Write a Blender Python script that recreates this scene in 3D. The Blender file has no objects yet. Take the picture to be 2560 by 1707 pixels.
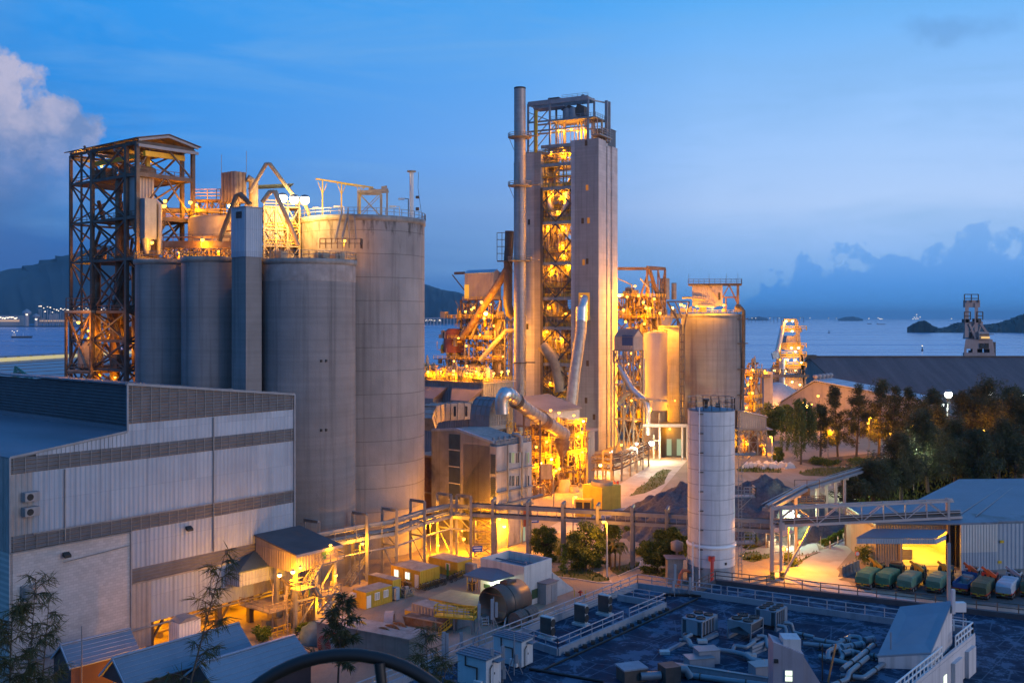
import bpy,bmesh,math,random
from mathutils import Vector,Matrix
R=math.radians
rnd=random.Random(11)
SC=bpy.context.scene
COL=SC.collection
F,HZ,CX,CH=2488.9,795.0,1280.0,42.0
Q={'A':(0,900,1.9425),'B':(100,300,2.24),'C':(500,380,2.613),'D':(1020,600,2.613),'E':(1220,200,3.137),
     'F':(1500,640,2.8),'G':(1860,700,2.24),'H':(1860,1180,2.976),'a':(500,1260,3.508),'b':(950,1250,3.431),
     'c':(1300,1380,3.36),'d':(1000,900,3.136),'e':(1300,1100,3.92),'f':(0,700,5.2275),'g':(2100,600,4.3565),
     'h':(1600,880,2.6125),'P':(0,0,1.0),'S':(0,0,.91875)}
def q(k,x,y):
    o=Q[k]; return o[0]+x/o[2],o[1]+y/o[2]
def G(k,x,y,z=0.0):
    a,b=q(k,x,y); Y=(CH-z)*F/(b-HZ)
    return Vector(((a-CX)/F*Y,Y,z))
def D(k,x,y,Y):
    a,b=q(k,x,y)
    return Vector(((a-CX)/F*Y,Y,CH-(b-HZ)*Y/F))
def kx(k,x):return (q(k,x,0)[0]-CX)/F
class Fr:
    def __init__(s,o,ang=0.0):
        s.o=Vector(o); s.ang=ang; s.c=math.cos(R(ang)); s.s=math.sin(R(ang))
    def w(s,x,y,z=0.0):
        return Vector((s.o.x+x*s.c-y*s.s,s.o.y+x*s.s+y*s.c,s.o.z+z))
    def l(s,p):
        dx,dy=p[0]-s.o.x,p[1]-s.o.y
        return Vector((dx*s.c+dy*s.s,-dx*s.s+dy*s.c,p[2]-s.o.z))
    def pl(s,k,x,y,ax,val):
        a,b=q(k,x,y)
        C=s.l((0,0,CH)); E=s.l(((a-CX)/F,1,CH-(b-HZ)/F))-C
        t=(val-C[ax])/E[ax]
        return C+E*t
    def lenx(s,k,x,off=(0,0)):
        p=s.w(off[0],off[1]); kk=kx(k,x)
        return (kk*p.y-p.x)/(s.c-kk*s.s)
    def leny(s,k,x,off=(0,0)):
        p=s.w(off[0],off[1]); kk=kx(k,x)
        return (kk*p.y-p.x)/(-s.s-kk*s.c)
    def z(s,k,y,off=(0,0)):
        p=s.w(off[0],off[1]); return CH-(q(k,0,y)[1]-HZ)*p.y/F-s.o.z
FR={}
def tag(o,label=None,cat=None,group=None,kind=None):
    if label:o['label']=label
    if cat:o['category']=cat
    if group:o['group']=group
    if kind:o['kind']=kind
    return o
def thing(name,label,cat,loc,ang=0.0,group=None):
    o=bpy.data.objects.new(name,None); COL.objects.link(o)
    o.location=loc; o.rotation_euler=(0,0,R(ang)); o.empty_display_size=.5
    tag(o,label,cat,group); FR[o.name]=Fr(loc,ang)
    return o
def frm(o):
    while o.parent is not None:o=o.parent
    return FR.get(o.name)or Fr((0,0,0),0)
class MB:
    def __init__(s):s.v=[]; s.f=[]; s.m=[]; s.sm=[]; s.cur=0
    def add(s,vs,fs,smooth=False):
        b=len(s.v); s.v.extend([tuple(p)for p in vs])
        for f in fs:
            s.f.append(tuple(b+i for i in f)); s.m.append(s.cur); s.sm.append(smooth)
        return s
    def box(s,x0,y0,z0,x1,y1,z1):
        vs=[(x,y,z)for z in (z0,z1)for x,y in ((x0,y0),(x1,y0),(x1,y1),(x0,y1))]
        return s.add(vs,[(3,2,1,0),(4,5,6,7),(0,1,5,4),(1,2,6,5),(2,3,7,6),(3,0,4,7)])
    def hexa(s,lo,hi):
        return s.add(list(lo)+list(hi),[(3,2,1,0),(4,5,6,7),(0,1,5,4),(1,2,6,5),(2,3,7,6),(3,0,4,7)])
    def beam(s,p,r,w,h=None):
        p=Vector(p); r=Vector(r); d=r-p
        if d.length<1e-5:return s
        d.normalize(); h=h or w
        up=Vector((0,0,1))if abs(d.z)<.95 else Vector((1,0,0))
        a=d.cross(up).normalized(); b=a.cross(d)
        a=a*(w/2); b=b*(h/2)
        return s.hexa([p-a-b,p+a-b,p+a+b,p-a+b],[r-a-b,r+a-b,r+a+b,r-a+b])
    def tube(s,pts,r,n=10,cap=True,r1=None,smooth=True):
        pts=[Vector(p)for p in pts]; m=len(pts); vs=[]; pa=None
        for i,p in enumerate(pts):
            d=(pts[min(i+1,m-1)]-pts[max(i-1,0)]).normalized()
            if pa is None:
                up=Vector((0,0,1))if abs(d.z)<.9 else Vector((1,0,0))
                a=d.cross(up).normalized()
            else:
                a=(pa-d*pa.dot(d)).normalized()
            pa=a; b=d.cross(a)
            rr=r if r1 is None else r+(r1-r)*i/(m-1)
            sc=1.0
            if 0<i<m-1:
                c=(pts[i]-pts[i-1]).normalized().dot((pts[i+1]-pts[i]).normalized())
                sc=1/max(.6,math.sqrt(max(.01,(1+c)/2)))
            for j in range(n):
                t=2*math.pi*j/n
                vs.append(p+(a*math.cos(t)+b*math.sin(t))*rr*(1+(sc-1)*.5))
        fs=[(i*n+j,i*n+(j+1)%n,(i+1)*n+(j+1)%n,(i+1)*n+j)for i in range(m-1)for j in range(n)]
        s.add(vs,fs,smooth)
        if cap:s.add(vs[:n],[tuple(range(n-1,-1,-1))]); s.add(vs[-n:],[tuple(range(n))])
        return s
    def lathe(s,c,prof,n=32,smooth=True,cap=True,a0=0,a1=360):
        c=Vector(c); vs=[]; full=abs(a1-a0-360)<1e-3
        k=n if full else n+1
        for r,z in prof:
            for j in range(k):
                t=R(a0+(a1-a0)*j/n); vs.append((c.x+r*math.cos(t),c.y+r*math.sin(t),c.z+z))
        fs=[]
        for i in range(len(prof)-1):
            for j in range(n):
                jj=(j+1)%k
                fs.append((i*k+j,i*k+jj,(i+1)*k+jj,(i+1)*k+j))
        s.add(vs,fs,smooth)
        if cap and full:
            if prof[0][0]>1e-3:s.add(vs[:n],[tuple(range(n-1,-1,-1))])
            if prof[-1][0]>1e-3:s.add(vs[-n:],[tuple(range(n))])
        return s
    def cyl(s,c,r,h,n=24,r1=None,smooth=True):
        return s.lathe(c,[(r,0),(r if r1 is None else r1,h)],n,smooth)
    def prism(s,poly,vec):
        n=len(poly); poly=[Vector(p)for p in poly]; vec=Vector(vec)
        vs=poly+[p+vec for p in poly]
        return s.add(vs,[tuple(range(n-1,-1,-1)),tuple(range(n,2*n))]+[(i,(i+1)%n,n+(i+1)%n,n+i)for i in range(n)])
    def corr(s,o,u,v,per=.5,dep=.08,back=None):
        o=Vector(o); u=Vector(u); v=Vector(v); n=u.cross(v).normalized()*dep
        L=u.length; k=max(1,int(round(L/per))); vs=[]
        for i in range(k):
            for t,e in ((0,0),(.18,1),(.5,1),(.68,0)):
                p=o+u*((i+t)/k)+n*e; vs+=[p,p+v]
        vs+=[o+u,o+u+v]
        m=len(vs)//2
        return s.add(vs,[(2*i,2*i+2,2*i+3,2*i+1)for i in range(m-1)])
    def rail(s,pts,h=1.1,sp=2.0,r=.035,mids=1):
        pts=[Vector(p)for p in pts]
        for a,b in zip(pts,pts[1:]):
            n=max(1,int(round((b-a).length/sp)))
            for i in range(n+1):
                p=a.lerp(b,i/n); s.beam(p,p+Vector((0,0,h)),2*r)
            for m in range(mids+1):
                z=Vector((0,0,h*(1-m/(mids+1.0)))); s.beam(a+z,b+z,2*r)
        return s
    def stair(s,p,r,w=1.0,side=None,rails=True):
        p=Vector(p); r=Vector(r); d=r-p; hd=Vector((d.x,d.y,0)).normalized()
        sd=Vector((-hd.y,hd.x,0))*(w/2)
        for k in (-1,1):
            s.beam(p+sd*k,r+sd*k,.08,.28)
            if rails:
                s.beam(p+sd*k+Vector((0,0,1)),r+sd*k+Vector((0,0,1)),.07)
                s.beam(p+sd*k+Vector((0,0,.55)),r+sd*k+Vector((0,0,.55)),.05)
                m=max(2,int(d.length/1.5))
                for i in range(m+1):
                    a=p.lerp(r,i/m)+sd*k; s.beam(a,a+Vector((0,0,1)),.06)
        n=max(2,int(abs(d.z)/.28))
        for i in range(n):
            c=p.lerp(r,(i+.5)/n); s.beam(c-sd,c+sd,.26,.05)
        return s
    def lat(s,xs,ys,zs,cw=.4,bw=.3,br=.18,brace=True,faces=(1,1,1,1),alt=False):
        for x in xs:
            for y in ys:
                if x in (xs[0],xs[-1])or y in (ys[0],ys[-1]):s.beam((x,y,zs[0]),(x,y,zs[-1]),cw)
        edges=[]
        if faces[0]:edges+=[((a,ys[0]),(b,ys[0]))for a,b in zip(xs,xs[1:])]
        if faces[1]:edges+=[((xs[0],a),(xs[0],b))for a,b in zip(ys,ys[1:])]
        if faces[2]:edges+=[((a,ys[-1]),(b,ys[-1]))for a,b in zip(xs,xs[1:])]
        if faces[3]:edges+=[((xs[-1],a),(xs[-1],b))for a,b in zip(ys,ys[1:])]
        for (a,b)in edges:
            for i,z in enumerate(zs):
                if i or zs[0]>.5:s.beam((a[0],a[1],z),(b[0],b[1],z),bw*.8,bw)
                if brace and i<len(zs)-1:
                    z1=zs[i+1]
                    if not alt or i%2==0:s.beam((a[0],a[1],z),(b[0],b[1],z1),br)
                    if not alt or i%2==1:s.beam((b[0],b[1],z),(a[0],a[1],z1),br)
        return s
    def bd(s,name,mats,parent=None,world=False,label=None,bevel=0):
        me=bpy.data.meshes.new(name)
        vs=s.v
        if world and parent is not None:
            fr=frm(parent); vs=[tuple(fr.l(p))for p in vs]
        me.from_pydata(vs,[],s.f)
        for m in (mats if isinstance(mats,(list,tuple))else [mats]):me.materials.append(m)
        me.polygons.foreach_set('material_index',s.m); me.polygons.foreach_set('use_smooth',s.sm)
        bm=bmesh.new(); bm.from_mesh(me); bmesh.ops.recalc_face_normals(bm,faces=bm.faces); bm.to_mesh(me); bm.free()
        me.update()
        o=bpy.data.objects.new(name,me); COL.objects.link(o)
        if parent is not None:o.parent=parent
        if label:o['label']=label
        if bevel:
            b=o.modifiers.new('bevel','BEVEL'); b.width=bevel; b.segments=2; b.limit_method='ANGLE'
        return o
MATS={}
class NT:
    def __init__(s,m):s.t=m.node_tree; s.n=s.t.nodes; s.l=s.t.links
    def new(s,t,**kw):
        n=s.n.new(t)
        for k,v in kw.items():
            if k.startswith('i_'):n.inputs[k[2:].replace('_',' ')].default_value=v
            elif k.startswith('n'):n.inputs[int(k[1:])].default_value=v
            else:setattr(n,k,v)
        return n
    def link(s,a,b):s.l.new(a,b)
    def math(s,op,a,b=None,clamp=False):
        n=s.new('ShaderNodeMath',operation=op,use_clamp=clamp)
        for i,v in enumerate((a,b)):
            if v is None:continue
            if isinstance(v,(int,float)):n.inputs[i].default_value=v
            else:s.link(v,n.inputs[i])
        return n.outputs[0]
    def mix(s,fac,a,b,mode='MIX'):
        n=s.new('ShaderNodeMix',data_type='RGBA',blend_type=mode)
        for sock,v in ((n.inputs[0],fac),(n.inputs[6],a),(n.inputs[7],b)):
            if isinstance(v,(int,float)):sock.default_value=v
            elif isinstance(v,(tuple,list)):sock.default_value=(*v[:3],1)
            else:s.link(v,sock)
        return n.outputs[2]
    def noise(s,vec,scale,detail=4,rough=.55,dist=0):
        n=s.new('ShaderNodeTexNoise'); n.inputs['Scale'].default_value=scale; n.inputs['Detail'].default_value=detail
        n.inputs['Roughness'].default_value=rough; n.inputs['Distortion'].default_value=dist
        s.link(vec,n.inputs['Vector']); return n.outputs['Fac']
    def ramp(s,fac,stops,interp='LINEAR'):
        n=s.new('ShaderNodeValToRGB'); r=n.color_ramp; r.interpolation=interp
        while len(r.elements)<len(stops):r.elements.new(.5)
        for e,(p,c)in zip(r.elements,stops):
            e.position=p; e.color=(*c,1)if isinstance(c,(tuple,list))else (c,c,c,1)
        s.link(fac,n.inputs[0]); return n.outputs[0]
    def mapping(s,vec,sc):
        n=s.new('ShaderNodeMapping'); n.inputs['Scale'].default_value=sc; s.link(vec,n.inputs['Vector']); return n.outputs[0]
def mat(name,col,rough=.8,metal=0.0,var=.18,scale=.35,streak=0.0,band=0.0,bump=0.0,joint=None,col2=None,c2=(.45,.65),stretch=(1,1,1),spec=.4,bscale=4.0,panel=None,soot=None):
    if name in MATS:return MATS[name]
    m=bpy.data.materials.new(name); m.use_nodes=True; MATS[name]=m
    t=NT(m); b=t.n['Principled BSDF']
    co=t.new('ShaderNodeTexCoord').outputs['Object']
    v=t.mapping(co,stretch)
    n1=t.noise(v,scale,6,.6)
    c=t.mix(t.ramp(n1,[(.3,0.0),(.7,1.0)]),tuple(x*(1-var)for x in col),tuple(min(1,x*(1+var))for x in col))
    if col2:
        n2=t.noise(v,scale*.6+.01,7,.65,.4)
        c=t.mix(t.ramp(n2,[(c2[0],0.0),(c2[1],1.0)]),c,col2)
    if band:
        nb=t.noise(t.mapping(co,(.03,.03,1.6)),1.0,4,.6)
        c=t.mix(t.ramp(nb,[(.3,band),(.7,0.0)]),c,tuple(x*.45 for x in col))
    if streak:
        ns=t.noise(t.mapping(co,(1.1,1.1,.035)),1.0,5,.65)
        c=t.mix(t.ramp(ns,[(.5,0.0),(.75,streak)]),c,tuple(x*.3 for x in col))
    if joint:
        sep=t.new('ShaderNodeSeparateXYZ'); t.link(co,sep.inputs[0])
        z=t.math('FRACT',t.math('DIVIDE',t.math('ADD',sep.outputs[2],t.math('MULTIPLY',n1,.25)),joint))
        g=t.math('LESS_THAN',z,.12/joint)
        c=t.mix(t.math('MULTIPLY',g,.55),c,tuple(x*.25 for x in col))
    if panel:
        mp=t.new('ShaderNodeMapping'); mp.inputs['Rotation'].default_value=(R(-90),0,0); t.link(co,mp.inputs['Vector'])
        br=t.new('ShaderNodeTexBrick',offset=panel[3]); t.link(mp.outputs[0],br.inputs['Vector'])
        for k,v_ in (('Scale',1.0),('Mortar Size',panel[2]),('Brick Width',panel[0]),('Row Height',panel[1]),('Bias',0.0)):br.inputs[k].default_value=v_
        br.inputs['Color1'].default_value=(1,1,1,1); br.inputs['Color2'].default_value=(.84,.85,.87,1); br.inputs['Mortar'].default_value=(.55,.52,.5,1)
        c=t.mix(.9,c,br.outputs['Color'],'MULTIPLY')
    if soot:
        sep=t.new('ShaderNodeSeparateXYZ'); t.link(co,sep.inputs[0])
        nz=t.noise(t.mapping(co,(.9,.9,.22)),.9,7,.68)
        zz=t.math('DIVIDE',t.math('SUBTRACT',sep.outputs[2],soot[0]),soot[1]-soot[0],True)
        g=t.ramp(t.math('ADD',nz,t.math('MULTIPLY',zz,soot[2])),[(.66,0.0),(.80,.8)])
        c=t.mix(g,c,(.035,.032,.03))
    t.link(c,b.inputs['Base Color'])
    b.inputs['Roughness'].default_value=rough; b.inputs['Metallic'].default_value=metal
    b.inputs['Specular IOR Level'].default_value=spec
    if bump:
        bn=t.new('ShaderNodeBump'); bn.inputs['Strength'].default_value=bump; bn.inputs['Distance'].default_value=.15
        t.link(t.noise(co,bscale,5,.6),bn.inputs['Height']); t.link(bn.outputs[0],b.inputs['Normal'])
    return m
def emis(name,col,st):
    if name in MATS:return MATS[name]
    m=bpy.data.materials.new(name); m.use_nodes=True; MATS[name]=m
    b=m.node_tree.nodes['Principled BSDF']; b.inputs['Base Color'].default_value=(.02,.02,.02,1)
    b.inputs['Emission Color'].default_value=(*col,1); b.inputs['Emission Strength'].default_value=st
    m.cycles.emission_sampling='NONE'
    return m
def leafmat(name,a,b2,tr=.25):
    m=bpy.data.materials.new(name); m.use_nodes=True; MATS[name]=m
    t=NT(m); b=t.n['Principled BSDF']
    g=t.new('ShaderNodeNewGeometry'); co=t.new('ShaderNodeTexCoord').outputs['Object']
    f=t.math('ADD',t.math('MULTIPLY',g.outputs['Random Per Island'],.6),t.math('MULTIPLY',t.noise(co,.5,3),.5))
    c=t.mix(t.ramp(f,[(.2,0.0),(.85,1.0)]),a,b2)
    t.link(c,b.inputs['Base Color']); b.inputs['Roughness'].default_value=.6; b.inputs['Specular IOR Level'].default_value=.25
    tn=t.new('ShaderNodeBsdfTranslucent'); t.link(c,tn.inputs['Color'])
    mx=t.new('ShaderNodeMixShader'); mx.inputs[0].default_value=tr
    t.link(b.outputs[0],mx.inputs[1]); t.link(tn.outputs[0],mx.inputs[2]); t.link(mx.outputs[0],t.n['Material Output'].inputs[0])
    return m
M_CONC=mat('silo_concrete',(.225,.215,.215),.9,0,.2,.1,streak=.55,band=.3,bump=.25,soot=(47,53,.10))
M_CONCJ=mat('jointed_concrete',(.28,.26,.252),.9,0,.18,.15,streak=.5,joint=4.1,bump=.25,soot=(53,59.5,.24),panel=(4.5,4.1,.004,.5))
mCD=mat('stained_concrete',(.27,.26,.245),.9,0,.28,.2,streak=.6,bump=.3,col2=(.10,.095,.09),c2=(.5,.72))
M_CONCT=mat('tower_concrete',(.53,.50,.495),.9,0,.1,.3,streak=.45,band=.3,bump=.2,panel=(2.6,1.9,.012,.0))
mCL=mat('pale_concrete',(.50,.49,.47),.85,0,.1,.4,streak=.35,bump=.15)
mWH=mat('white_paint',(.66,.64,.62),.6,0,.06,.3,streak=.25); M_WSILO=mat('stained_white_paint',(.62,.595,.58),.65,0,.1,.35,streak=.65,joint=2.3,col2=(.52,.48,.45),c2=(.55,.8))
mSH=mat('pale_sheeting',(.35,.405,.475),.5,.1,.1,.2,streak=.45,panel=(2.4,3.5,.012,.0))
M_LOUV=mat('brown_louvre',(.135,.132,.135),.6,.1,.2,.5,streak=.2,col2=(.23,.17,.13),c2=(.6,.8))
mRF=mat('blue_grey_roof',(.145,.18,.22),.55,.1,.15,.12,stretch=(1,.2,1),col2=(.10,.125,.15),c2=(.5,.7))
M_BLOCK=None
mSD=mat('dark_steel',(.10,.085,.075),.6,.3,.3,.8,col2=(.12,.07,.045),c2=(.5,.7))
mSG=mat('grey_steel',(.26,.255,.25),.5,.3,.2,.7,streak=.2)
mSR=mat('rusty_steel',(.17,.10,.06),.75,.2,.3,.8,col2=(.22,.19,.16),c2=(.5,.65))
mSB=mat('blue_grey_steel',(.24,.25,.27),.5,.2,.15,.6,streak=.25)
mDU=mat('dusty_steel',(.32,.26,.19),.75,.1,.25,.6,streak=.3)
mGA=mat('bare_aluminium',(.62,.60,.58),.32,.85,.1,.6,streak=.15)
M_DUCT=mat('dull_duct',(.34,.31,.28),.5,.5,.2,.7,streak=.3)
mCG=mat('grey_cladding',(.30,.29,.29),.6,.1,.15,.4,streak=.4)
mCB=mat('brown_cladding',(.30,.25,.21),.65,.05,.2,.4,streak=.45)
mCP=mat('pink_grey_cladding',(.37,.32,.30),.65,.05,.12,.4,streak=.3)
mYE=mat('yellow_paint',(.62,.40,.03),.5,0,.1,.8,streak=.2)
mYC=mat('yellow_container',(.55,.36,.04),.55,0,.12,.8,streak=.3)
mDR=mat('dusty_roof',(.33,.29,.25),.9,0,.2,.9,col2=(.20,.17,.15),c2=(.5,.7))
M_RED=mat('red_paint',(.50,.04,.025),.45,0,.1,1)
mBK=mat('black_paint',(.012,.012,.013),.5,0,.1,1)
mDK=mat('dark_interior',(.035,.033,.03),.8,0,.2,1)
M_GLASS=mat('window_glass',(.03,.04,.05),.12,0,.05,1,spec=.6)
M_BLUEP=mat('navy_paint',(.03,.06,.16),.5,0,.1,1)
mWT=mat('white_trim',(.75,.75,.73),.5,0,.05,1)
mRB=mat('rail_paint',(.33,.36,.40),.5,.2,.1,1)
M_TEAL=mat('dark_teal_panel',(.06,.09,.10),.5,.1,.15,.5)
mWR=mat('dusty_purple_roof',(.23,.19,.18),.7,.1,.2,.25,stretch=(.3,1,1))
E_SOD=emis('sodium_bulb',(1,.48,.05),7)
E_SODB=emis('bright_sodium_bulb',(1,.64,.16),16)
E_WHT=emis('white_bulb',(.9,1,.92),9); E_FAR=emis('far_lamp',(1,.82,.6),2.2)
E_WINW=emis('lit_window_white',(.85,1,.75),1.6)
E_WINY=emis('lit_window_yellow',(1,.42,.03),1.0)
SOD=(1.0,.345,.002); WHT=(.85,1.0,.85)
LK=1.4
_lampmesh={}
def lamp(T,p,P=2500,r=.35,col=SOD,bulb=None,post=0.0,rad=.35,drop=.0,name='lamp',light=True):
    r=round(r*.95,3); p=Vector(p); key=(r,bulb.name if bulb else 'E',post)
    fr=frm(T); lp=fr.l(p)
    if key not in _lampmesh:
        h=MB(); h.lathe((0,0,r*.55),[(r*1.05,0),(r*.8,r*.5),(r*.15,r*.7)],10)
        if post:h.beam((0,0,r*1.2),(-.5*r,0,r*1.35),r*.25); h.beam((-.5*r,0,-post),(-.5*r,0,r*1.4),.12)
        a=h.bd(name,mSG,T)
        b=MB(); b.lathe((0,0,0),[(.01,-r),(r*.6,-r*.8),(r*.95,-r*.3),(r,.15*r),(r*.8,r*.5)],10)
        c=b.bd('bulb',bulb or E_SOD,a); _lampmesh[key]=(a.data,c.data)
    else:
        a=bpy.data.objects.new(name,_lampmesh[key][0]); COL.objects.link(a); a.parent=T
        c=bpy.data.objects.new('bulb',_lampmesh[key][1]); COL.objects.link(c); c.parent=a
    a.location=lp
    if light and P:
        L=bpy.data.lights.new('lamp_light','POINT'); L.energy=P*LK; L.color=col; L.shadow_soft_size=rad
        o=bpy.data.objects.new('lamp_light',L); COL.objects.link(o); o.parent=T
        o.location=lp+Vector((0,0,-r-rad-.05-drop))
        o.visible_camera=False
    return a
def glo(T,p,P,col=SOD,rad=.5):
    fr=frm(T)
    L=bpy.data.lights.new('lamp_light','POINT'); L.energy=P*LK; L.color=col; L.shadow_soft_size=rad
    o=bpy.data.objects.new('lamp_light',L); COL.objects.link(o); o.parent=T; o.location=fr.l(p); o.visible_camera=False
def tangle(T,box,n,seed,mats,name='service_steel',th=(.08,.26),yard=1.0):
    rr=random.Random(seed); x0,y0,z0,x1,y1,z1=box; b=MB()
    for i in range(n):
        b.cur=rr.randrange(len(mats)); x,y,z=rr.uniform(x0,x1),rr.uniform(y0,y1),rr.uniform(z0,z1); w=rr.uniform(*th); k=rr.random()
        if k<.30:b.beam((x,y,z),(x,y,min(z1,z+rr.uniform(2,7))),w)
        elif k<.52:b.beam((x,y,z),(x,max(y0,min(y1,y+rr.uniform(-6,6))),z),w)
        elif k<.66:b.beam((x,y,z),(max(x0,min(x1,x+rr.uniform(-6,6))),y,z),w)
        elif k<.76:b.beam((x,y,z),(x,max(y0,min(y1,y+rr.uniform(-5,5))),min(z1,z+rr.uniform(2,5))),w)
        elif k<.86:s=rr.uniform(.4,1.3); b.box(x,y,z,x+s,y+s*rr.uniform(.6,1.6),z+s*rr.uniform(.5,1.8))
        elif k<.93:r=rr.uniform(.25,.8); b.lathe((x,y,z),[(r,0),(r,rr.uniform(1,3)),(r*.4,3.2)],10)
        else:L=rr.uniform(2,5); ya=min(y1,y+L); b.box(x,y,z-.12,x+1.2,ya,z); b.rail([(x,y,z),(x,ya,z)],1.1,1.2,.05,2)
    return b.bd(name,mats,T)
def glo(T,p,P,col=SOD,rad=.3):return lamp(T,p,P,r=.22,col=col,rad=rad)
def mk_block():
    m=bpy.data.materials.new('block_wall'); m.use_nodes=True; t=NT(m); b=t.n['Principled BSDF']
    co=t.new('ShaderNodeTexCoord').outputs['Object']
    mp=t.new('ShaderNodeMapping'); mp.inputs['Rotation'].default_value=(R(-90),0,0); t.link(co,mp.inputs['Vector'])
    br=t.new('ShaderNodeTexBrick'); t.link(mp.outputs[0],br.inputs['Vector'])
    for k,v in (('Scale',1.0),('Mortar Size',.02),('Brick Width',.62),('Row Height',.33),('Bias',-.2)):br.inputs[k].default_value=v
    br.inputs['Color1'].default_value=(.50,.47,.45,1); br.inputs['Color2'].default_value=(.40,.375,.36,1); br.inputs['Mortar'].default_value=(.36,.34,.33,1)
    n=t.noise(t.mapping(co,(.5,.5,.9)),.5,5)
    c=t.mix(t.ramp(n,[(.48,0.0),(.7,.4)]),br.outputs['Color'],(.24,.23,.22))
    t.link(c,b.inputs['Base Color']); b.inputs['Roughness'].default_value=.9
    return m
M_BLOCK=mk_block()
def mk_ground():
    m=bpy.data.materials.new('yard_ground'); m.use_nodes=True; t=NT(m); b=t.n['Principled BSDF']
    co=t.new('ShaderNodeTexCoord').outputs['Object']
    a=t.noise(co,.035,8,.62); d=t.noise(co,.35,6,.65); e=t.noise(t.mapping(co,(1,.25,1)),.12,5,.6,.6)
    c=t.mix(t.ramp(a,[(.38,0.0),(.62,1.0)]),(.235,.185,.125),(.31,.25,.18))
    c=t.mix(t.ramp(d,[(.45,0.0),(.75,.55)]),c,(.22,.16,.12))
    c=t.mix(t.ramp(e,[(.5,0.0),(.68,.5)]),c,(.38,.34,.30))
    tr=t.noise(t.mapping(co,(.9,.06,1)),1.0,4,.7,1.2); c=t.mix(t.ramp(tr,[(.55,0.0),(.66,.35)]),c,(.17,.13,.105))
    pd=t.ramp(t.noise(co,.16,5,.55),[(.66,0.0),(.70,1.0)]); c=t.mix(t.math('MULTIPLY',pd,.6),c,(.10,.085,.07))
    t.link(c,b.inputs['Base Color']); t.link(t.math('SUBTRACT',.92,t.math('MULTIPLY',pd,.55)),b.inputs['Roughness'])
    bn=t.new('ShaderNodeBump'); bn.inputs['Strength'].default_value=.4; bn.inputs['Distance'].default_value=.2
    t.link(t.noise(co,1.2,6,.65),bn.inputs['Height']); t.link(bn.outputs[0],b.inputs['Normal'])
    return m
M_GROUND=mk_ground()
M_ROAD=mat('concrete_road',(.40,.36,.32),.85,0,.14,.2,col2=(.24,.20,.17),c2=(.52,.72),bump=.2)
M_ASPH=mat('asphalt',(.10,.095,.09),.8,0,.2,.25,col2=(.22,.19,.165),c2=(.5,.7),bump=.2)
M_GRASS=mat('grass_soil',(.07,.085,.025),.95,0,.3,.6,col2=(.16,.12,.06),c2=(.5,.7))
def mk_sea():
    m=bpy.data.materials.new('sea_water'); m.use_nodes=True; t=NT(m); b=t.n['Principled BSDF']
    g=t.new('ShaderNodeNewGeometry').outputs['Position']
    n=t.noise(t.mapping(g,(.0022,.021,1)),1.0,6,.6,.3)
    n2=t.noise(t.mapping(g,(.0006,.006,1)),1.0,4,.6)
    f=t.math('ADD',t.math('MULTIPLY',n,.6),t.math('MULTIPLY',n2,.4))
    b.inputs['Base Color'].default_value=(.008,.19,.42,1)
    t.link(t.ramp(f,[(.36,.10),(.64,.34)]),b.inputs['Roughness'])
    b.inputs['IOR'].default_value=1.33
    bn=t.new('ShaderNodeBump'); bn.inputs['Strength'].default_value=.16; bn.inputs['Distance'].default_value=6.0
    t.link(n,bn.inputs['Height'])
    bn2=t.new('ShaderNodeBump'); bn2.inputs['Strength'].default_value=.12; bn2.inputs['Distance'].default_value=.4
    t.link(t.noise(t.mapping(g,(.08,.25,1)),1.0,4,.6),bn2.inputs['Height']); t.link(bn.outputs[0],bn2.inputs['Normal'])
    t.link(bn2.outputs[0],b.inputs['Normal'])
    return m
M_SEA=mk_sea()
M_HILL=mat('hill_forest',(.018,.035,.034),.95,0,.3,.004)
cam=bpy.data.cameras.new('camera'); co=bpy.data.objects.new('camera',cam); COL.objects.link(co)
co.location=(0,0,CH); co.rotation_euler=(R(90),0,0)
cam.lens=35; cam.sensor_width=36; cam.shift_y=-(853.5-HZ)/2560; cam.clip_start=.2; cam.clip_end=120000
cam.dof.use_dof=True; cam.dof.focus_distance=200; cam.dof.aperture_fstop=5.6
SC.camera=co
SC.view_settings.view_transform='Standard'; SC.view_settings.look='None'; SC.view_settings.exposure=.05; SC.view_settings.gamma=1
SC.cycles.use_light_tree=True; SC.cycles.max_bounces=6; SC.cycles.diffuse_bounces=3; SC.cycles.glossy_bounces=3
SC.cycles.sample_clamp_indirect=4; SC.cycles.caustics_reflective=False; SC.cycles.caustics_refractive=False
SC.cycles.use_denoising=True; SC.cycles.use_adaptive_sampling=True; SC.cycles.adaptive_threshold=.015
W=bpy.data.worlds.new('World'); SC.world=W; W.use_nodes=True
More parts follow.
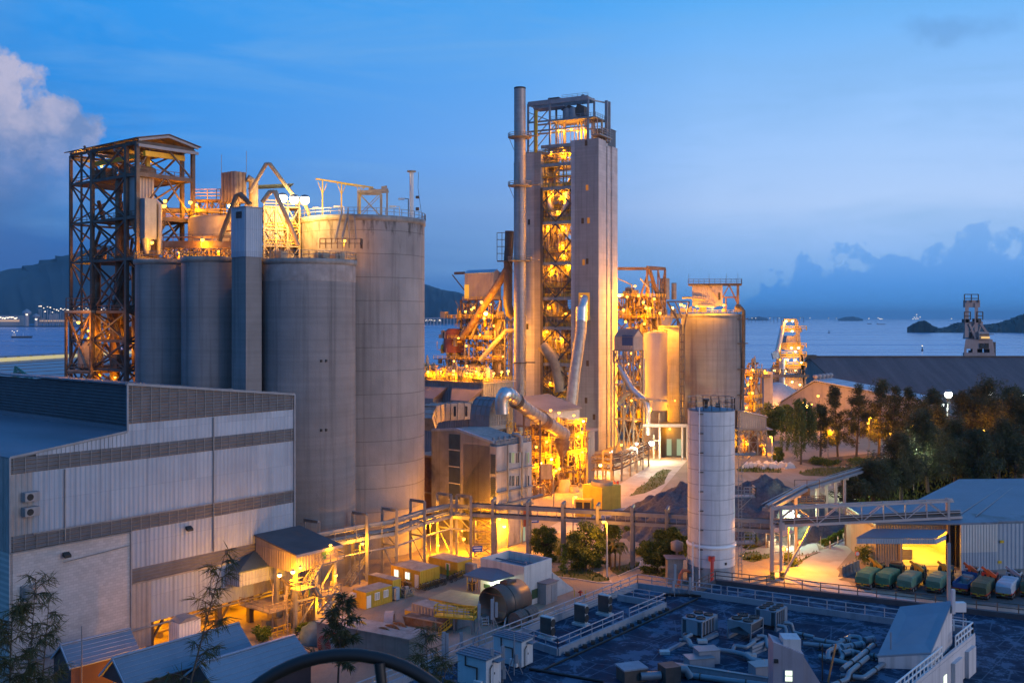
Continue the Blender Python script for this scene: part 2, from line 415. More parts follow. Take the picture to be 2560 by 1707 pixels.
def mk_world():
    t=NT(W); bg=t.n['Background']
    co=t.new('ShaderNodeTexCoord').outputs['Generated']
    sp=t.new('ShaderNodeSeparateXYZ'); t.link(co,sp.inputs[0]); x,y,z=sp.outputs
    hl=t.math('SQRT',t.math('ADD',t.math('MULTIPLY',x,x),t.math('MULTIPLY',y,y)))
    el=t.math('DIVIDE',z,t.math('MAXIMUM',hl,.02)); az=t.math('DIVIDE',x,t.math('MAXIMUM',hl,.02))
    e1=t.math('MULTIPLY',el,1.0,True)
    left=t.ramp(e1,[(0,(.006,.085,.32)),(.06,(.008,.12,.42)),(.16,(.014,.25,.76)),(.33,(.018,.30,.84)),(1,(.018,.21,.70))])
    right=t.ramp(e1,[(0,(.06,.36,.86)),(.05,(.25,.50,.94)),(.11,(.45,.64,.98)),(.17,(.36,.59,.98)),(.34,(.07,.40,.90)),(1,(.02,.22,.70))])
    a=t.ramp(t.math('ADD',az,.5),[(.12,0.0),(.50,.40),(.70,.9),(.85,1.0)])
    c=t.mix(a,left,right)
    w=t.noise(t.mapping(co,(2.2,2.2,14)),1.6,6,.6,.5)
    c=t.mix(t.ramp(w,[(.46,0.0),(.72,.42)]),c,(.19,.42,.76))
    nz=t.noise(co,9,7,.62,.3)
    wl=t.math('ADD',t.math('MULTIPLY',t.math('SUBTRACT',-.36,az),6.0),t.math('MULTIPLY',t.math('SUBTRACT',nz,.5),1.6))
    wl=t.math('MULTIPLY',wl,1.0,True)
    wl=t.math('MULTIPLY',wl,t.ramp(e1,[(.0,0.2),(.09,.75),(.16,.9),(.22,.2)]))
    c=t.mix(wl,c,(.055,.12,.32))
    nb=t.noise(co,22,8,.62,.15)
    def blob(a0,e0,ra,re,amp):
        da=t.math('DIVIDE',t.math('SUBTRACT',az,a0),ra); de=t.math('DIVIDE',t.math('SUBTRACT',el,e0),re)
        d=t.math('SQRT',t.math('ADD',t.math('MULTIPLY',da,da),t.math('MULTIPLY',de,de)))
        return t.math('ADD',t.math('SUBTRACT',1.0,d),t.math('MULTIPLY',t.math('SUBTRACT',nb,.5),amp))
    cl=t.math('MAXIMUM',blob(-.485,.175,.075,.095,1.5),blob(-.42,.165,.05,.045,1.6))
    cl=t.math('MAXIMUM',cl,blob(-.47,.12,.10,.05,1.2))
    m=t.ramp(cl,[(.12,0.0),(.30,.9)])
    m=t.mix(t.ramp(e1,[(.10,0.0),(.17,1.0)]),(0,0,0),m)
    m=t.mix(t.ramp(y,[(0,0.0),(.1,1.0)]),(0,0,0),m)
    lit=t.ramp(t.noise(t.mapping(co,(1,1,1.3)),17,6,.6),[(.38,(.16,.25,.50)),(.62,(.50,.47,.62))])
    c=t.mix(m,c,lit)
    nr=t.noise(t.mapping(co,(1,1,1.1)),19,9,.6,.1)
    hgt=t.ramp(t.math('ADD',az,.5),[(.68,0.0),(.735,.030),(.785,.052),(.855,.072),(.925,.084),(.965,.060)])
    nq=t.noise(co,46,6,.55); bank=t.math('SUBTRACT',t.math('ADD',t.math('ADD',hgt,t.math('MULTIPLY',t.math('SUBTRACT',nr,.5),.12)),t.math('MULTIPLY',t.math('SUBTRACT',nq,.5),.07)),el)
    bk=t.math('MULTIPLY',t.ramp(bank,[(0,0.0),(.006,.72)]),t.ramp(t.math('ADD',az,.5),[(.62,0.0),(.74,1.0)]))
    bk=t.math('MULTIPLY',bk,t.ramp(y,[(0,0.0),(.1,1.0)]))
    bcol=t.ramp(e1,[(0,(.06,.32,.82)),(.03,(.05,.30,.84)),(.07,(.13,.38,.86)),(.12,(.22,.43,.86))])
    c=t.mix(bk,c,bcol)
    wv=t.math('ADD',blob(.405,.265,.055,.02,2.2),0)
    c=t.mix(t.math('MULTIPLY',t.ramp(wv,[(.2,0.0),(.8,.3)]),t.ramp(y,[(0,0.0),(.1,1.0)])),c,(.09,.22,.50))
    d=t.math('ADD',t.math('MULTIPLY',x,.80),t.math('MULTIPLY',y,-.60))
    gl=t.math('MULTIPLY',t.ramp(d,[(.25,0.0),(1,1.0)]),t.ramp(e1,[(0,1.0),(.6,0.0)]))
    c=t.mix(gl,c,(.50,.48,.62))
    sky=t.new('ShaderNodeTexSky',sky_type='NISHITA',sun_disc=False,sun_elevation=R(2),sun_rotation=R(127))
    mm=t.new('ShaderNodeMix',data_type='RGBA',blend_type='ADD'); mm.inputs[0].default_value=.012
    t.link(c,mm.inputs[6]); t.link(sky.outputs[0],mm.inputs[7])
    t.link(mm.outputs[2],bg.inputs['Color']); bg.inputs['Strength'].default_value=1.0
mk_world()
S=bpy.data.lights.new('sun','SUN'); S.energy=.9; S.angle=R(28); S.color=(1,.87,.88)
so=bpy.data.objects.new('sun',S); COL.objects.link(so)
so.rotation_euler=Vector((-.82,.56,-.15)).to_track_quat('-Z','Y').to_euler(); so.location=(100,-100,100)
def sheet(name,pts,z,m,kind='structure'):
    b=MB(); b.add([(p[0],p[1],z)for p in pts],[tuple(range(len(pts)))]); o=b.bd(name,m)
    return tag(o,kind=kind)
def slab(name,poly,z0,z1,m):
    b=MB(); b.prism([(p[0],p[1],z0)for p in poly],(0,0,z1-z0)); return tag(b.bd(name,m),kind='structure')
slab('ground',[(-600,-60),(600,-60),(600,640),(150,640),(-40,600),(-600,560)],-7,0,M_GROUND)
b=MB(); b.add([(-60000,300,-4),(60000,300,-4),(60000,60000,-4),(-60000,60000,-4)],[(0,1,2,3)])
tag(b.bd('sea',M_SEA),kind='structure')
def ridge(name,Y,prof,z0=-4,depth=None,seed=1,amp=.06,m=None):
    rr=random.Random(seed); pts=[]
    pr=[(q(k,x,y))for k,x,y in prof]
    depth=depth or Y*.12; n=120; rows=9; vs=[]
    for i in range(n+1):
        t=i/n*(len(pr)-1); j=min(int(t),len(pr)-2); u=t-j; u=u*u*(3-2*u)*.5+u*.5
        px=pr[j][0]*(1-u)+pr[j+1][0]*u; py=pr[j][1]*(1-u)+pr[j+1][1]*u
        H=CH-(py-HZ)*Y/F-z0; X=(px-CX)/F*Y
        for k in range(rows):
            s=k/(rows-1)*2-1; f=max(0,1-abs(s)**1.5)
            h=H*f*(1+(rr.uniform(-amp,amp)if 0<k<rows-1 else 0))
            vs.append((X*(1+s*depth/Y),Y+s*depth+rr.uniform(-.1,.1)*depth,z0+max(0,h)))
    fs=[(i*rows+k,i*rows+k+1,(i+1)*rows+k+1,(i+1)*rows+k)for i in range(n)for k in range(rows-1)]
    b=MB(); b.add(vs,fs,True)
    return tag(b.bd(name,m or M_HILL),kind='structure')
ridge('mountain',9000,[('P',-300,660),('P',-100,690),('P',60,668),('P',150,640),('P',262,612),('P',340,640),('P',420,690),('P',560,740),('P',700,735),('P',900,722),('P',1010,700),('P',1068,712),('P',1105,724),('P',1150,732),('P',1190,752),('P',1240,775),('P',1290,800)],seed=3,amp=.012)
ridge('headland',3300,[('P',2340,822),('P',2372,816),('P',2395,806),('P',2420,804),('P',2455,812),('P',2480,810),('P',2510,803),('P',2535,793),('P',2560,785),('P',2640,755),('P',2800,740)],depth=200,seed=5,amp=.04)
ridge('islet',3200,[('P',2268,818),('P',2282,810),('P',2296,803),('P',2312,801),('P',2322,807),('P',2334,815),('P',2344,818)],depth=40,seed=6,amp=.05)
ridge('far_island',16000,[('P',2096,797),('P',2112,793),('P',2130,791),('P',2145,794),('P',2156,797)],depth=500,seed=8)
ridge('far_island',18000,[('P',1870,797),('P',1886,793),('P',1898,791),('P',1910,794),('P',1920,797)],depth=500,seed=9)
b=MB(); vs=[]; n,k=24,18
for i in range(n+1):
    for j in range(k+1):
        X=-90+180*i/n; Y=-30+112*j/k; Z=max(-.3,39-.52*max(0,Y)-2.0*abs(math.sin(X*.13+Y*.09))*min(1,max(0,Y)/15))
        vs.append((X,Y,Z if Y<80 else -.3))
b.add(vs,[(i*(k+1)+j,(i+1)*(k+1)+j,(i+1)*(k+1)+j+1,i*(k+1)+j+1)for i in range(n)for j in range(k)],True)
tag(b.bd('hillside',M_GRASS),kind='structure')
def gp(*a):return [G(k,x,y)for k,x,y in a]
sheet('service_road',gp(('e',1000,940),('e',1640,195),('e',1420,195),('e',1250,260),('e',980,430),('e',560,700),('e',200,900)),.02,M_ROAD)
sheet('truck_road',gp(('H',190,790),('H',330,640),('H',520,600),('H',830,480),('H',840,540),('H',690,720),('H',820,860),('H',1500,1000),('H',700,930)),.02,M_ROAD)
sheet('gate_road',gp(('H',270,610),('H',400,500),('H',560,425),('H',660,410),('H',600,470),('H',540,530),('H',560,590),('H',330,690)),.04,mat('pale_road',(.48,.47,.43),.85,0,.08,.3))
sheet('parking_yard',gp(('H',700,800),('H',960,700),('H',1160,715),('H',2083,770),('H',2083,1010),('H',1500,960)),.05,M_ASPH)
M_TUFT=leafmat('grass_blades',(.05,.09,.015),(.14,.15,.03))
def grass(pts,dens=2.2,hgt=.5,seed=1):
    rr=random.Random(seed); P2=[(p.x,p.y)for p in pts]
    def inside(x,y):
        c=False; n=len(P2)
        for i in range(n):
            (x0,y0),(x1,y1)=P2[i],P2[i-1]
            if (y0>y)!=(y1>y)and x<(x1-x0)*(y-y0)/(y1-y0)+x0:c=not c
        return c
    b=MB(); out=[]
    n=len(P2)
    for i in range(n):
        for t in (0,.25,.5,.75):
            a,c=Vector(P2[i]),Vector(P2[(i+1)%n]); p=a.lerp(c,t); L=(c-a).length
            out.append((p.x+rr.uniform(-.05,.05)*min(L,12),p.y+rr.uniform(-.05,.05)*min(L,12),.03))
    b.add(out,[tuple(range(len(out)))])
    xs=[p[0]for p in P2]; ys=[p[1]for p in P2]; area=(max(xs)-min(xs))*(max(ys)-min(ys))
    b.cur=1
    for i in range(int(min(9000,area*dens))):
        x,y=rr.uniform(min(xs),max(xs)),rr.uniform(min(ys),max(ys))
        if not inside(x,y):continue
        for k in range(2):
            a=rr.uniform(0,6.28); w=rr.uniform(.08,.2); h=hgt*rr.uniform(.4,1.2); l=rr.uniform(-.3,.3)
            dx,dy=math.cos(a)*w,math.sin(a)*w
            b.add([(x-dx,y-dy,.02),(x+dx,y+dy,.02),(x+l*dy*3,y-l*dx*3,h)],[(0,1,2)])
    return tag(b.bd('grass',[M_GRASS,M_TUFT]),kind='stuff')
grass(gp(('e',330,1290),('e',640,1250),('e',890,1370),('e',760,1390),('e',330,1330)),seed=1)
grass(gp(('e',870,1250),('e',1180,1190),('e',1170,1240),('e',960,1330)),seed=2)
grass(gp(('e',1190,1310),('e',1270,1240),('e',1560,1260),('e',1540,1370)),seed=3)
grass(gp(('e',1080,545),('e',1240,400),('e',1400,285),('e',1470,290),('e',1400,430),('e',1220,520)),1.0,seed=4)
grass(gp(('G',-40,1060),('G',60,1045),('G',210,1062),('G',205,1078),('G',-30,1075)),1.5,.9,seed=5)
grass(gp(('G',300,1080),('G',420,1050),('G',660,1050),('G',600,1100),('G',340,1095)),1.2,.8,seed=6)
grass(gp(('H',395,515),('H',440,430),('H',580,405),('H',480,460)),3,.35,seed=7)
grass(gp(('H',540,525),('H',640,440),('H',790,425),('H',800,470),('H',600,560)),3,.5,seed=8)
grass(gp(('e',2140,1000),('e',2160,800),('e',2352,830),('e',2352,1040),('e',2200,1060)),2,.5,seed=9)
grass(gp(('e',2160,1110),('e',2352,1090),('e',2352,1180),('e',2170,1170)),2,.5,seed=10)
grass(gp(('e',320,1200),('e',330,960),('e',560,960),('e',800,1160),('e',640,1230)),1.2,.5,seed=11)
grass(gp(('H',-10,560),('H',180,470),('H',185,540),('H',20,580)),2,.5,seed=12)
grass(gp(('H',-10,650),('H',190,600),('H',190,640),('H',60,670)),2,.5,seed=13)
grass(gp(('H',310,690),('H',420,610),('H',560,590),('H',480,640),('H',350,710)),2,.4,seed=14)
HAZE=True
if HAZE:
    b=MB(); b.box(-30000,-300,-9,30000,61000,420); hz=b.bd('haze',mat('tmp_air',(1,1,1)))
    m=bpy.data.materials.new('sea_air'); m.use_nodes=True; t=NT(m); t.n.remove(t.n['Principled BSDF']); v=t.new('ShaderNodeVolumePrincipled'); v.inputs['Color'].default_value=(.45,.78,1,1); v.inputs['Density'].default_value=4e-5; v.inputs['Anisotropy'].default_value=.2
    t.link(v.outputs[0],t.n['Material Output'].inputs['Volume']); hz.data.materials[0]=m; hz['kind']='stuff'
M_GROVE=mat('grove_ground',(.07,.055,.04),.95,0,.35,.25,col2=(.13,.10,.075),c2=(.5,.7))  # darker ground patch beneath the grove
sheet('grove_ground',gp(('G',280,1010),('G',560,985),('G',800,960),('G',1500,960),('G',1700,1120),('G',1300,1170),('G',1000,1260),('G',560,1290),('G',640,1110),('G',660,1040),('G',400,1035)),.03,M_GROVE)
grass(gp(('G',620,1060),('G',900,1000),('G',1560,1010),('G',1560,1120),('G',1000,1250),('G',580,1290),('G',700,1120)),1.0,.8,seed=21)
def kerb(pts,w=.3,h=.14):
    b=MB()
    for a,c in zip(pts,pts[1:]):b.beam((a.x,a.y,h/2),(c.x,c.y,h/2),w,h)
    return tag(b.bd('kerb',mat('kerb_stone',(.42,.38,.34),.85,0,.1,.6)),kind='structure')
kerb(gp(('e',325,1335),('e',560,1365),('e',760,1398),('e',895,1402),('e',880,1375))); kerb(gp(('e',480,1190),('e',640,1250),('e',800,1320))); kerb(gp(('e',960,1335),('e',1175,1240),('e',1180,1190)))
kerb(gp(('H',395,518),('H',450,470),('H',560,425))); kerb(gp(('H',536,530),('H',600,565),('H',800,475))); kerb(gp(('H',310,705),('H',430,625),('H',560,592)))
GA=50.9
T=thing('factory_shed','huge pale corrugated factory shed with brown louvre bands and a block wall corner','factory shed',(-56.56,112,0),GA); SH=T; fs=FR[T.name]
LX,LYd=40.0,70.0
b=MB(); b.box(.1,.0,0,14.7,.4,15.55); b.box(0,.0,0,.4,LYd,15.55); b.bd('block_wall',M_BLOCK,T)
def sheetx(mb,x0,x1,z0,z1,y=0.0,per=.62,dep=.055):mb.corr((x0,y,z0),(x1-x0,0,0),(0,0,z1-z0),per,dep)
def louv(mb,x0,x1,z0,z1,y=0.0,per=.42):mb.corr((x1,y,z0),(0,0,z1-z0),(-(x1-x0),0,0),per,.1)
for a in ((2.6,LX,17.4,24.4),(14.75,LX,10.9,15.6),(17.5,33,3.7,9.1)):b=MB(); sheetx(b,*a,-.02); b.bd('wall_sheeting',mSH,T)
for a in ((14.75,17.5,.8,9.1),(33,39.9,3.7,9.1),(0,2.6,17.4,24.4)):b=MB(); sheetx(b,*a,-.02,.65,.07); b.bd('weathered_sheeting',mCG,T,label='weathered grey wall sheeting')
b=MB(); n=42
for i in range(n):
    x0=3.0+(14.2-3.0)*i/n; x1=x0+(14.2-3.0)/n
    za=26.2+1.7*x0/14.2; zb=26.2+1.7*x1/14.2; d=-.1 if i%2 else -.03
    b.add([(x0,d,26.2),(x1,d,26.2),(x1,d,zb-.1),(x0,d,za-.1)],[(0,1,2,3)])
sheetx(b,14.2,LX,26.2,28.9,-.02); b.bd('gable_sheeting',mSH,T)
for z0,z1,xa in ((15.6,17.4,0),(24.4,26.2,0),(9.1,10.9,14.75)):b=MB(); louv(b,xa,LX,z0,z1,-.04); b.bd('louvre_band',M_LOUV,T)
b=MB()
z=28.9; k=0
while z<33.7:
    xe=LX if z<31 else 14.2+(33.8-z)/2.8*25.8
    if xe-14.2>.3:b.add([(14.2,-.04,z),(xe,-.04,z),(xe,-.15,z+.2),(14.2,-.15,z+.2),(14.2,-.04,z+.4),(xe-.5,-.04,z+.4)],[(0,1,2,3),(3,2,5,4)])
    z+=.4
b.bd('louvre_band',M_LOUV,T)
b=MB()
for i in range(31):x=.4+i*1.3; b.beam((x,-.2,15.6),(x,-.2,17.4),.06); b.beam((x,-.2,24.4),(x,-.2,26.2),.06)
for i in range(20):x=14.8+i*1.3; b.beam((x,-.2,28.9),(x,-.2,33.8-2.8*(x-14.2)/25.8),.06)
b.bd('band_clip',mSG,T)
b=MB(); b.beam((0,-.12,26.3),(14.2,-.12,28.0),.18,.25)
b.beam((14.2,-.15,33.85),(LX,-.15,31.05),.3,.3); b.beam((14.2,-.15,28),(14.2,-.15,33.9),.22); b.beam((LX,-.1,10.9),(LX,-.1,31),.25); b.beam((14.72,-.1,.5),(14.72,-.1,15.6),.2)
b.beam((0,-.12,15.6),(0,-.12,26.3),.2); b.bd('edge_trim',mSB,T)
b=MB(); b.prism([(0,0,26.3),(14.2,0,28.0),(14.2,0,27.7),(0,0,26.0)],(0,LYd,0)); b.bd('roof',mRF,T)
b=MB(); b.prism([(13.9,-.2,33.95),(LX+.2,-.2,31.1),(LX+.2,-.2,30.9),(13.9,-.2,33.75)],(0,LYd,0)); b.bd('monitor_roof',mRF,T)
b=MB(); b.corr((14.2,LYd,28.6),(0,0,5.0),(0,-LYd,0),.4,.1); b.bd('monitor_louvre',mat('dark_louvre',(.075,.08,.09),.6,.1,.15,.5),T)
b=MB(); b.corr((14.15,LYd,27.6),(0,-LYd,0),(0,0,1.0),.4,.06); b.bd('monitor_skirt',mRF,T)
b=MB()
for z0,z1,lv in ((0,0,0),(15.6,17.4,1),(17.4,24.4,0),(24.4,26.2,1)):
    if z1:b.corr((0,LYd,z0),(0,-LYd,0),(0,0,z1-z0),.62,.08)
b.bd('side_sheeting',mCG,T)
b=MB(); b.box(39.6,.2,0,39.95,LYd,31); b.box(14.5,LYd-.3,0,39.6,LYd,30.8); b.box(14.8,17,0,39.6,17.3,12); b.bd('rear_wall',mCG,T)
b=MB()
for x in (14.9,17.6,21.2,27.7,32.8,38.5):
    b.box(x-.35,.15,0,x+.35,.85,9)
    b.beam((x+.3,.5,1.2),(x+1.9,.5,3.6),.25)
b.bd('column',mSD,T)
b=MB(); b.tube([(0,-.5,2.9),(14.5,-.5,3.3),(38,-.5,3.6)],.12,8); b.tube([(6.2,-.15,13.4),(14.5,-.15,13.9)],.06,6); b.bd('wall_pipe',mSG,T)
for z in (21.2,19.5):
    b=MB(); b.box(1.3,-1.0,z,3.0,-.1,z+1.05); o=b.bd('air_conditioner',mCG,T,bevel=.05)
    g=MB(); g.lathe((0,0,0),[(.38,0),(.38,.03),(.3,.04)],16); f2=g.bd('fan_grille',mDK,o); f2.rotation_euler=(R(90),0,0); f2.location=(1.9,-1.0,z+.52)
b=MB(); b.lathe((2.0,-.55,10.0),[(.75,0),(.75,1.5)],20,a0=180,a1=360); b.box(1.2,-.5,9.9,2.8,0,11.6); b.bd('vent_hood',mCG,T)
for k_,x_,y_ in (('A',325,945),('A',920,817)):
    p=fs.pl(k_,x_,y_,1,-.6); g=MB(); g.hexa([(p.x-.4,-.9,p.z-.3),(p.x+.4,-.9,p.z-.3),(p.x+.4,-.3,p.z-.1),(p.x-.4,-.3,p.z-.1)],[(p.x-.4,-.9,p.z),(p.x+.4,-.9,p.z),(p.x+.4,-.3,p.z+.3),(p.x-.4,-.3,p.z+.3)]); g.beam((p.x,-.4,p.z+.2),(p.x,0,p.z+.2),.1); g.bd('floodlight',mDK,T)
b=MB(); rr=random.Random(4)
for i in range(16):
    x=rr.uniform(15.5,38); y=rr.uniform(3,13); w=rr.uniform(.5,1.4); h=rr.uniform(.8,3.2)
    b.box(x,y,0,x+w,y+rr.uniform(.5,1.5),h)
    b.tube([(x,y,h*.7),(x+rr.uniform(1,4),y,h*.7),(x+2,y+1,4.5)],rr.uniform(.1,.3),8)
b.bd('machinery',mDU,T)
b=MB()
for x in (6.3,26.5):b.tube([(x,-.22,24.3 if x<7 else 28.8),(x,-.22,15.9 if x<7 else 11)],.09,6)
b.beam((0,-.3,15.55),(14.6,-.3,15.5),.12); b.beam((14.8,-.25,9.05),(LX,-.25,9.0),.12,.16); b.beam((2.6,-.25,17.35),(LX,-.25,17.35),.1,.12); b.bd('gutter_pipe',mSG,T)
for x,y in ((20,4),(24.5,6),(30,5),(36,5)):lamp(T,fs.w(x,y,4.6),1500,r=.25)
T2=thing('door_shelter','small white corrugated shelter with domed roof at the shed opening','shelter',fs.w(20.0,-2.2,0),GA)
b=MB(); b.corr((0,0,0),(3.2,0,0),(0,0,3.3),.45,.07); b.corr((0,2.2,0),(0,-2.2,0),(0,0,3.3),.45,.07); b.box(.05,.05,0,3.15,2.1,3.2); b.bd('wall',mWT,T2)
b=MB(); b.prism([(0,-.2,3.3),(.9,-.2,3.75),(2.2,-.2,3.8),(3.3,-.2,3.35)],(0,2.4,0)); b.bd('roof',mCG,T2)
T=thing('packing_annex','raised brown sheet-metal annex with sloping roof and lit stairs beside the shed','annex',fs.w(33.2,0,0),GA); fa=FR[T.name]
b=MB(); b.hexa([(0,-8.8,8.3),(7.4,-8.8,8.3),(7.4,-.25,8.3),(0,-.25,8.3)],[(0,-8.8,10.6),(7.4,-8.8,10.6),(7.4,-.25,11.8),(0,-.25,11.8)])
b.corr((0,-.25,8.2),(0,-8.6,0),(0,0,2.5),.5,.06); b.corr((0,-8.82,8.2),(7.4,0,0),(0,0,2.35),.5,.06); b.bd('wall',mCB,T)
b=MB(); b.prism([(-.3,-9.3,10.55),(-.3,-.2,12.0),(-.3,-.2,12.15),(-.3,-9.3,10.7)],(8.0,0,0)); b.bd('roof',mat('rust_patched_roof',(.085,.08,.085),.7,.1,.2,.3,col2=(.16,.09,.07),c2=(.55,.7)),T)
b=MB(); b.beam((-.3,-9.3,10.5),(7.8,-9.3,10.5),.25,.35); b.bd('fascia',mCP,T)
b=MB(); b.box(4.5,-8.98,8.4,5.2,-8.86,10.2); b.bd('door',mat('green_door',(.03,.10,.06),.5),T)
b=MB()
for x in (.3,3.8,7.1):
    for y in (-8.4,-4.5):b.beam((x,y,0),(x,y,8.3),.45)
for y in (-8.4,-4.5):b.beam((.3,y,4.2),(7.1,y,4.2),.3); b.beam((.3,y,.2),(3.8,y,4.2),.2); b.beam((3.8,y,4.2),(7.1,y,8.2),.22)
b.bd('column',mSG,T)
P_=lambda x,y,v=-9.9:fa.pl('a',x,y,1,v)
top=P_(1060,515); tend=P_(1245,490); l0=P_(950,705); l1=P_(815,715)
mid0=P_(1045,805,-10.9); mid1=P_(1215,775,-10.9); low=P_(1050,968,-10.9)
for a in ((top.x,-10.4,top.z-.15,tend.x,-9.0,top.z),(l1.x,-11.4,l0.z-.15,l0.x,-9.3,l0.z),(mid0.x,-11.4,mid0.z-.15,mid1.x,-9.3,mid0.z),(-3.2,-7.5,3.2,2.5,-1.0,3.35)):b=MB(); b.box(*a); b.bd('platform',mDU,T)
b=MB(); b.stair(top,l0,.95); b.stair((l0.x,-10.9,l0.z),mid0,.95); b.stair(mid1,low,.95); b.bd('stair',mDU,T)
b=MB(); b.rail([(tend.x,-9.0,top.z),(tend.x,-10.4,top.z),(top.x,-10.4,top.z)],1,1.2,.04)
b.rail([(l0.x,-11.4,l0.z),(l1.x,-11.4,l0.z),(l1.x,-9.3,l0.z),(l0.x-.2,-9.3,l0.z)],1,1.2,.04)
b.rail([(mid0.x,-11.4,mid0.z),(mid1.x,-11.4,mid0.z),(mid1.x,-9.3,mid0.z)],1,1.2,.04)
b.rail([(-3.2,-1,3.35),(-3.2,-7.5,3.35),(2.5,-7.5,3.35),(2.5,-5.5,3.35)],1,1.2,.04); b.bd('railing',mDU,T)
b=MB(); rr=random.Random(9)
for i in range(14):
    x,y=rr.uniform(-2.5,7),rr.uniform(-8,-1); b.tube([(x,y,0),(x,y,rr.uniform(2,5)),(x+rr.uniform(-2,2),y+1,rr.uniform(5,8))],rr.uniform(.08,.25),8)
for i in range(6):x,y=rr.uniform(-2,6),rr.uniform(-8,-2); b.box(x,y,.0,x+1.3,y+1,rr.uniform(1,2.4))
b.bd('machinery',mDU,T)
b=MB(); b.cyl((2.6,-8.5,4.5),.12,3.4,8); b.bd('hanging_tarp',mat('green_tarp',(.04,.12,.07),.8),T)
for x,y,P,r in ((1145,358,500,.22),(815,592,1500,.3),(880,555,900,.26),(698,622,1200,.28),(1192,622,900,.24),(1112,858,900,.22),(1022,590,200,.14)):
    p=fa.pl('a',x,y,1,-9.6); lamp(T,fa.w(*p),P,r=r,bulb=E_SODB if P>1000 else None)
T=thing('side_awning','pale corrugated lean-to box with dark fan-shaped roof on the shed wall','lean-to',fs.w(28.5,0,0),GA)
b=MB(); b.corr((0,-3,6.3),(7.6,0,0),(0,0,2.0),.5,.07); b.corr((0,-.2,6.3),(0,-2.8,0),(0,0,2.0),.5,.07); b.box(.05,-2.9,6.35,7.55,-.25,8.25); b.bd('wall',mSH,T)
b=MB(); b.add([(-.2,-3.2,8.3),(7.7,-3.2,8.3),(7.7,-.2,8.5),(4.5,-.2,9.9),(-.2,-.2,8.4),(-.2,-3.2,8.15),(7.7,-3.2,8.15)],[(0,1,3),(1,2,3),(0,3,4),(0,5,6,1)]); b.bd('roof',M_TEAL,T)
T=thing('machine_box','square yellow-lit steel box standing on the ground under the shed edge','machine box',fs.w(33.5,-4.2,0),GA)
b=MB(); b.box(0,0,.15,2.1,1.8,2.2); b.bd('housing',mDU,T,bevel=.05); b=MB(); b.box(.1,.1,0,2,1.7,.15); b.bd('base',mDK,T)
T=thing('yard_ramp','low yellow-railed ramp below the annex stairs','ramp',G('a',735,1040),GA); fr=FR[T.name]
L=fr.lenx('a',1190)
b=MB(); b.hexa([(0,0,0),(L,0,0),(L,1.4,0),(0,1.4,0)],[(0,0,.55),(L,0,.9),(L,1.4,.9),(0,1.4,.55)]); b.bd('deck',mCL,T)
b=MB(); b.rail([(0,0,.55),(L,0,.9)],1.2,1.8,.06,1); b.box(-.3,-.2,0,.4,.4,3.2); b.bd('railing',mYE,T)
def silo(name,label,c,r,h,m,kerb=True,rail=True,seg=72):
    T=thing(name,label,'silo',(c[0],c[1],0),GA)
    b=MB(); b.lathe((0,0,0),[(r,0),(r,h)],seg); b.bd('wall',m,T)
    if kerb:
        b=MB(); b.lathe((0,0,h-.9),[(r,0),(r+.28,.15),(r+.32,.9),(r-.6,.95),(.01,1.2)],seg); b.bd('roof_slab',mCD,T)
    if rail:
        b=MB(); pts=[(math.cos(R(a))*(r+.2),math.sin(R(a))*(r+.2),h+.05)for a in range(0,361,8)]
        b.rail(pts,1.15,3,.04); b.bd('railing',mSG,T)
    return T
cA=(-59.9,172.5); cB=(-49.8,166.0); cD=(-33.9,165.2); cE=(-27.8,184.5)
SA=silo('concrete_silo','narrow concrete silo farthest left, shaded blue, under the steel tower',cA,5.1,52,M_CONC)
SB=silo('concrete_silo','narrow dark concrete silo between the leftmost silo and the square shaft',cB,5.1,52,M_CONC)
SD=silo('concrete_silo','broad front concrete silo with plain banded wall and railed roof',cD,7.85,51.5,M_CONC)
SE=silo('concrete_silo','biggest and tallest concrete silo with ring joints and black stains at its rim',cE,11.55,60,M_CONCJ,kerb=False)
b=MB(); b.lathe((0,0,59.0),[(11.55,0),(11.75,.1),(11.75,1.0),(11.0,1.0),(.01,1.3)],72); b.bd('roof_slab',mCD,SE)
b=MB(); b.lathe((0,0,51.5-3.6),[(7.86,0),(7.88,.05),(7.88,2.7)],72,cap=False); b.bd('cap_band',mat('patched_concrete',(.30,.275,.27),.9,0,.2,.6,streak=.4,col2=(.40,.37,.36),c2=(.55,.7),bump=.3),SD)
b=MB()
for an,zz in ((297,35),(303,35),(297,24),(303,24)):
    x,y=math.cos(R(an-GA))*7.85,math.sin(R(an-GA))*7.85
    b.box(x-.15,y-.15,zz,x+.15,y+.15,zz+.4)
b.bd('anchor_socket',mDK,SD)
b=MB(); rr=random.Random(3)
for i in range(9):
    a=rr.uniform(180,360); x,y=math.cos(R(a-GA))*rr.uniform(3,6.6),math.sin(R(a-GA))*rr.uniform(3,6.6)
    b.box(x-.6,y-.6,51.7,x+rr.uniform(.2,.9),y+.5,51.7+rr.uniform(.6,1.4))
b.bd('roof_machine',mDU,SD)
fD=FR[SD.name]
for x,y,P in ((500,547,1200),):
    p=D('C',x,y,163); lamp(SD,p,P,r=.3,post=3.0)
p=D('C',943,580,168); lamp(SD,p,720,r=.3,post=3.0)
pc=D('C',300,700,156.5)
T=thing('lift_shaft','square concrete shaft carrying a tall corrugated cabin between the silos','shaft',(pc.x,pc.y,0),GA); fc=FR[T.name]
lx=fc.lenx('C',408); ly=fc.leny('C',207); zc=fc.z('C',683); zt=fc.z('C',360)
b=MB(); b.box(0,0,0,lx*.95,ly,zc); b.bd('shaft_wall',M_CONC,T)
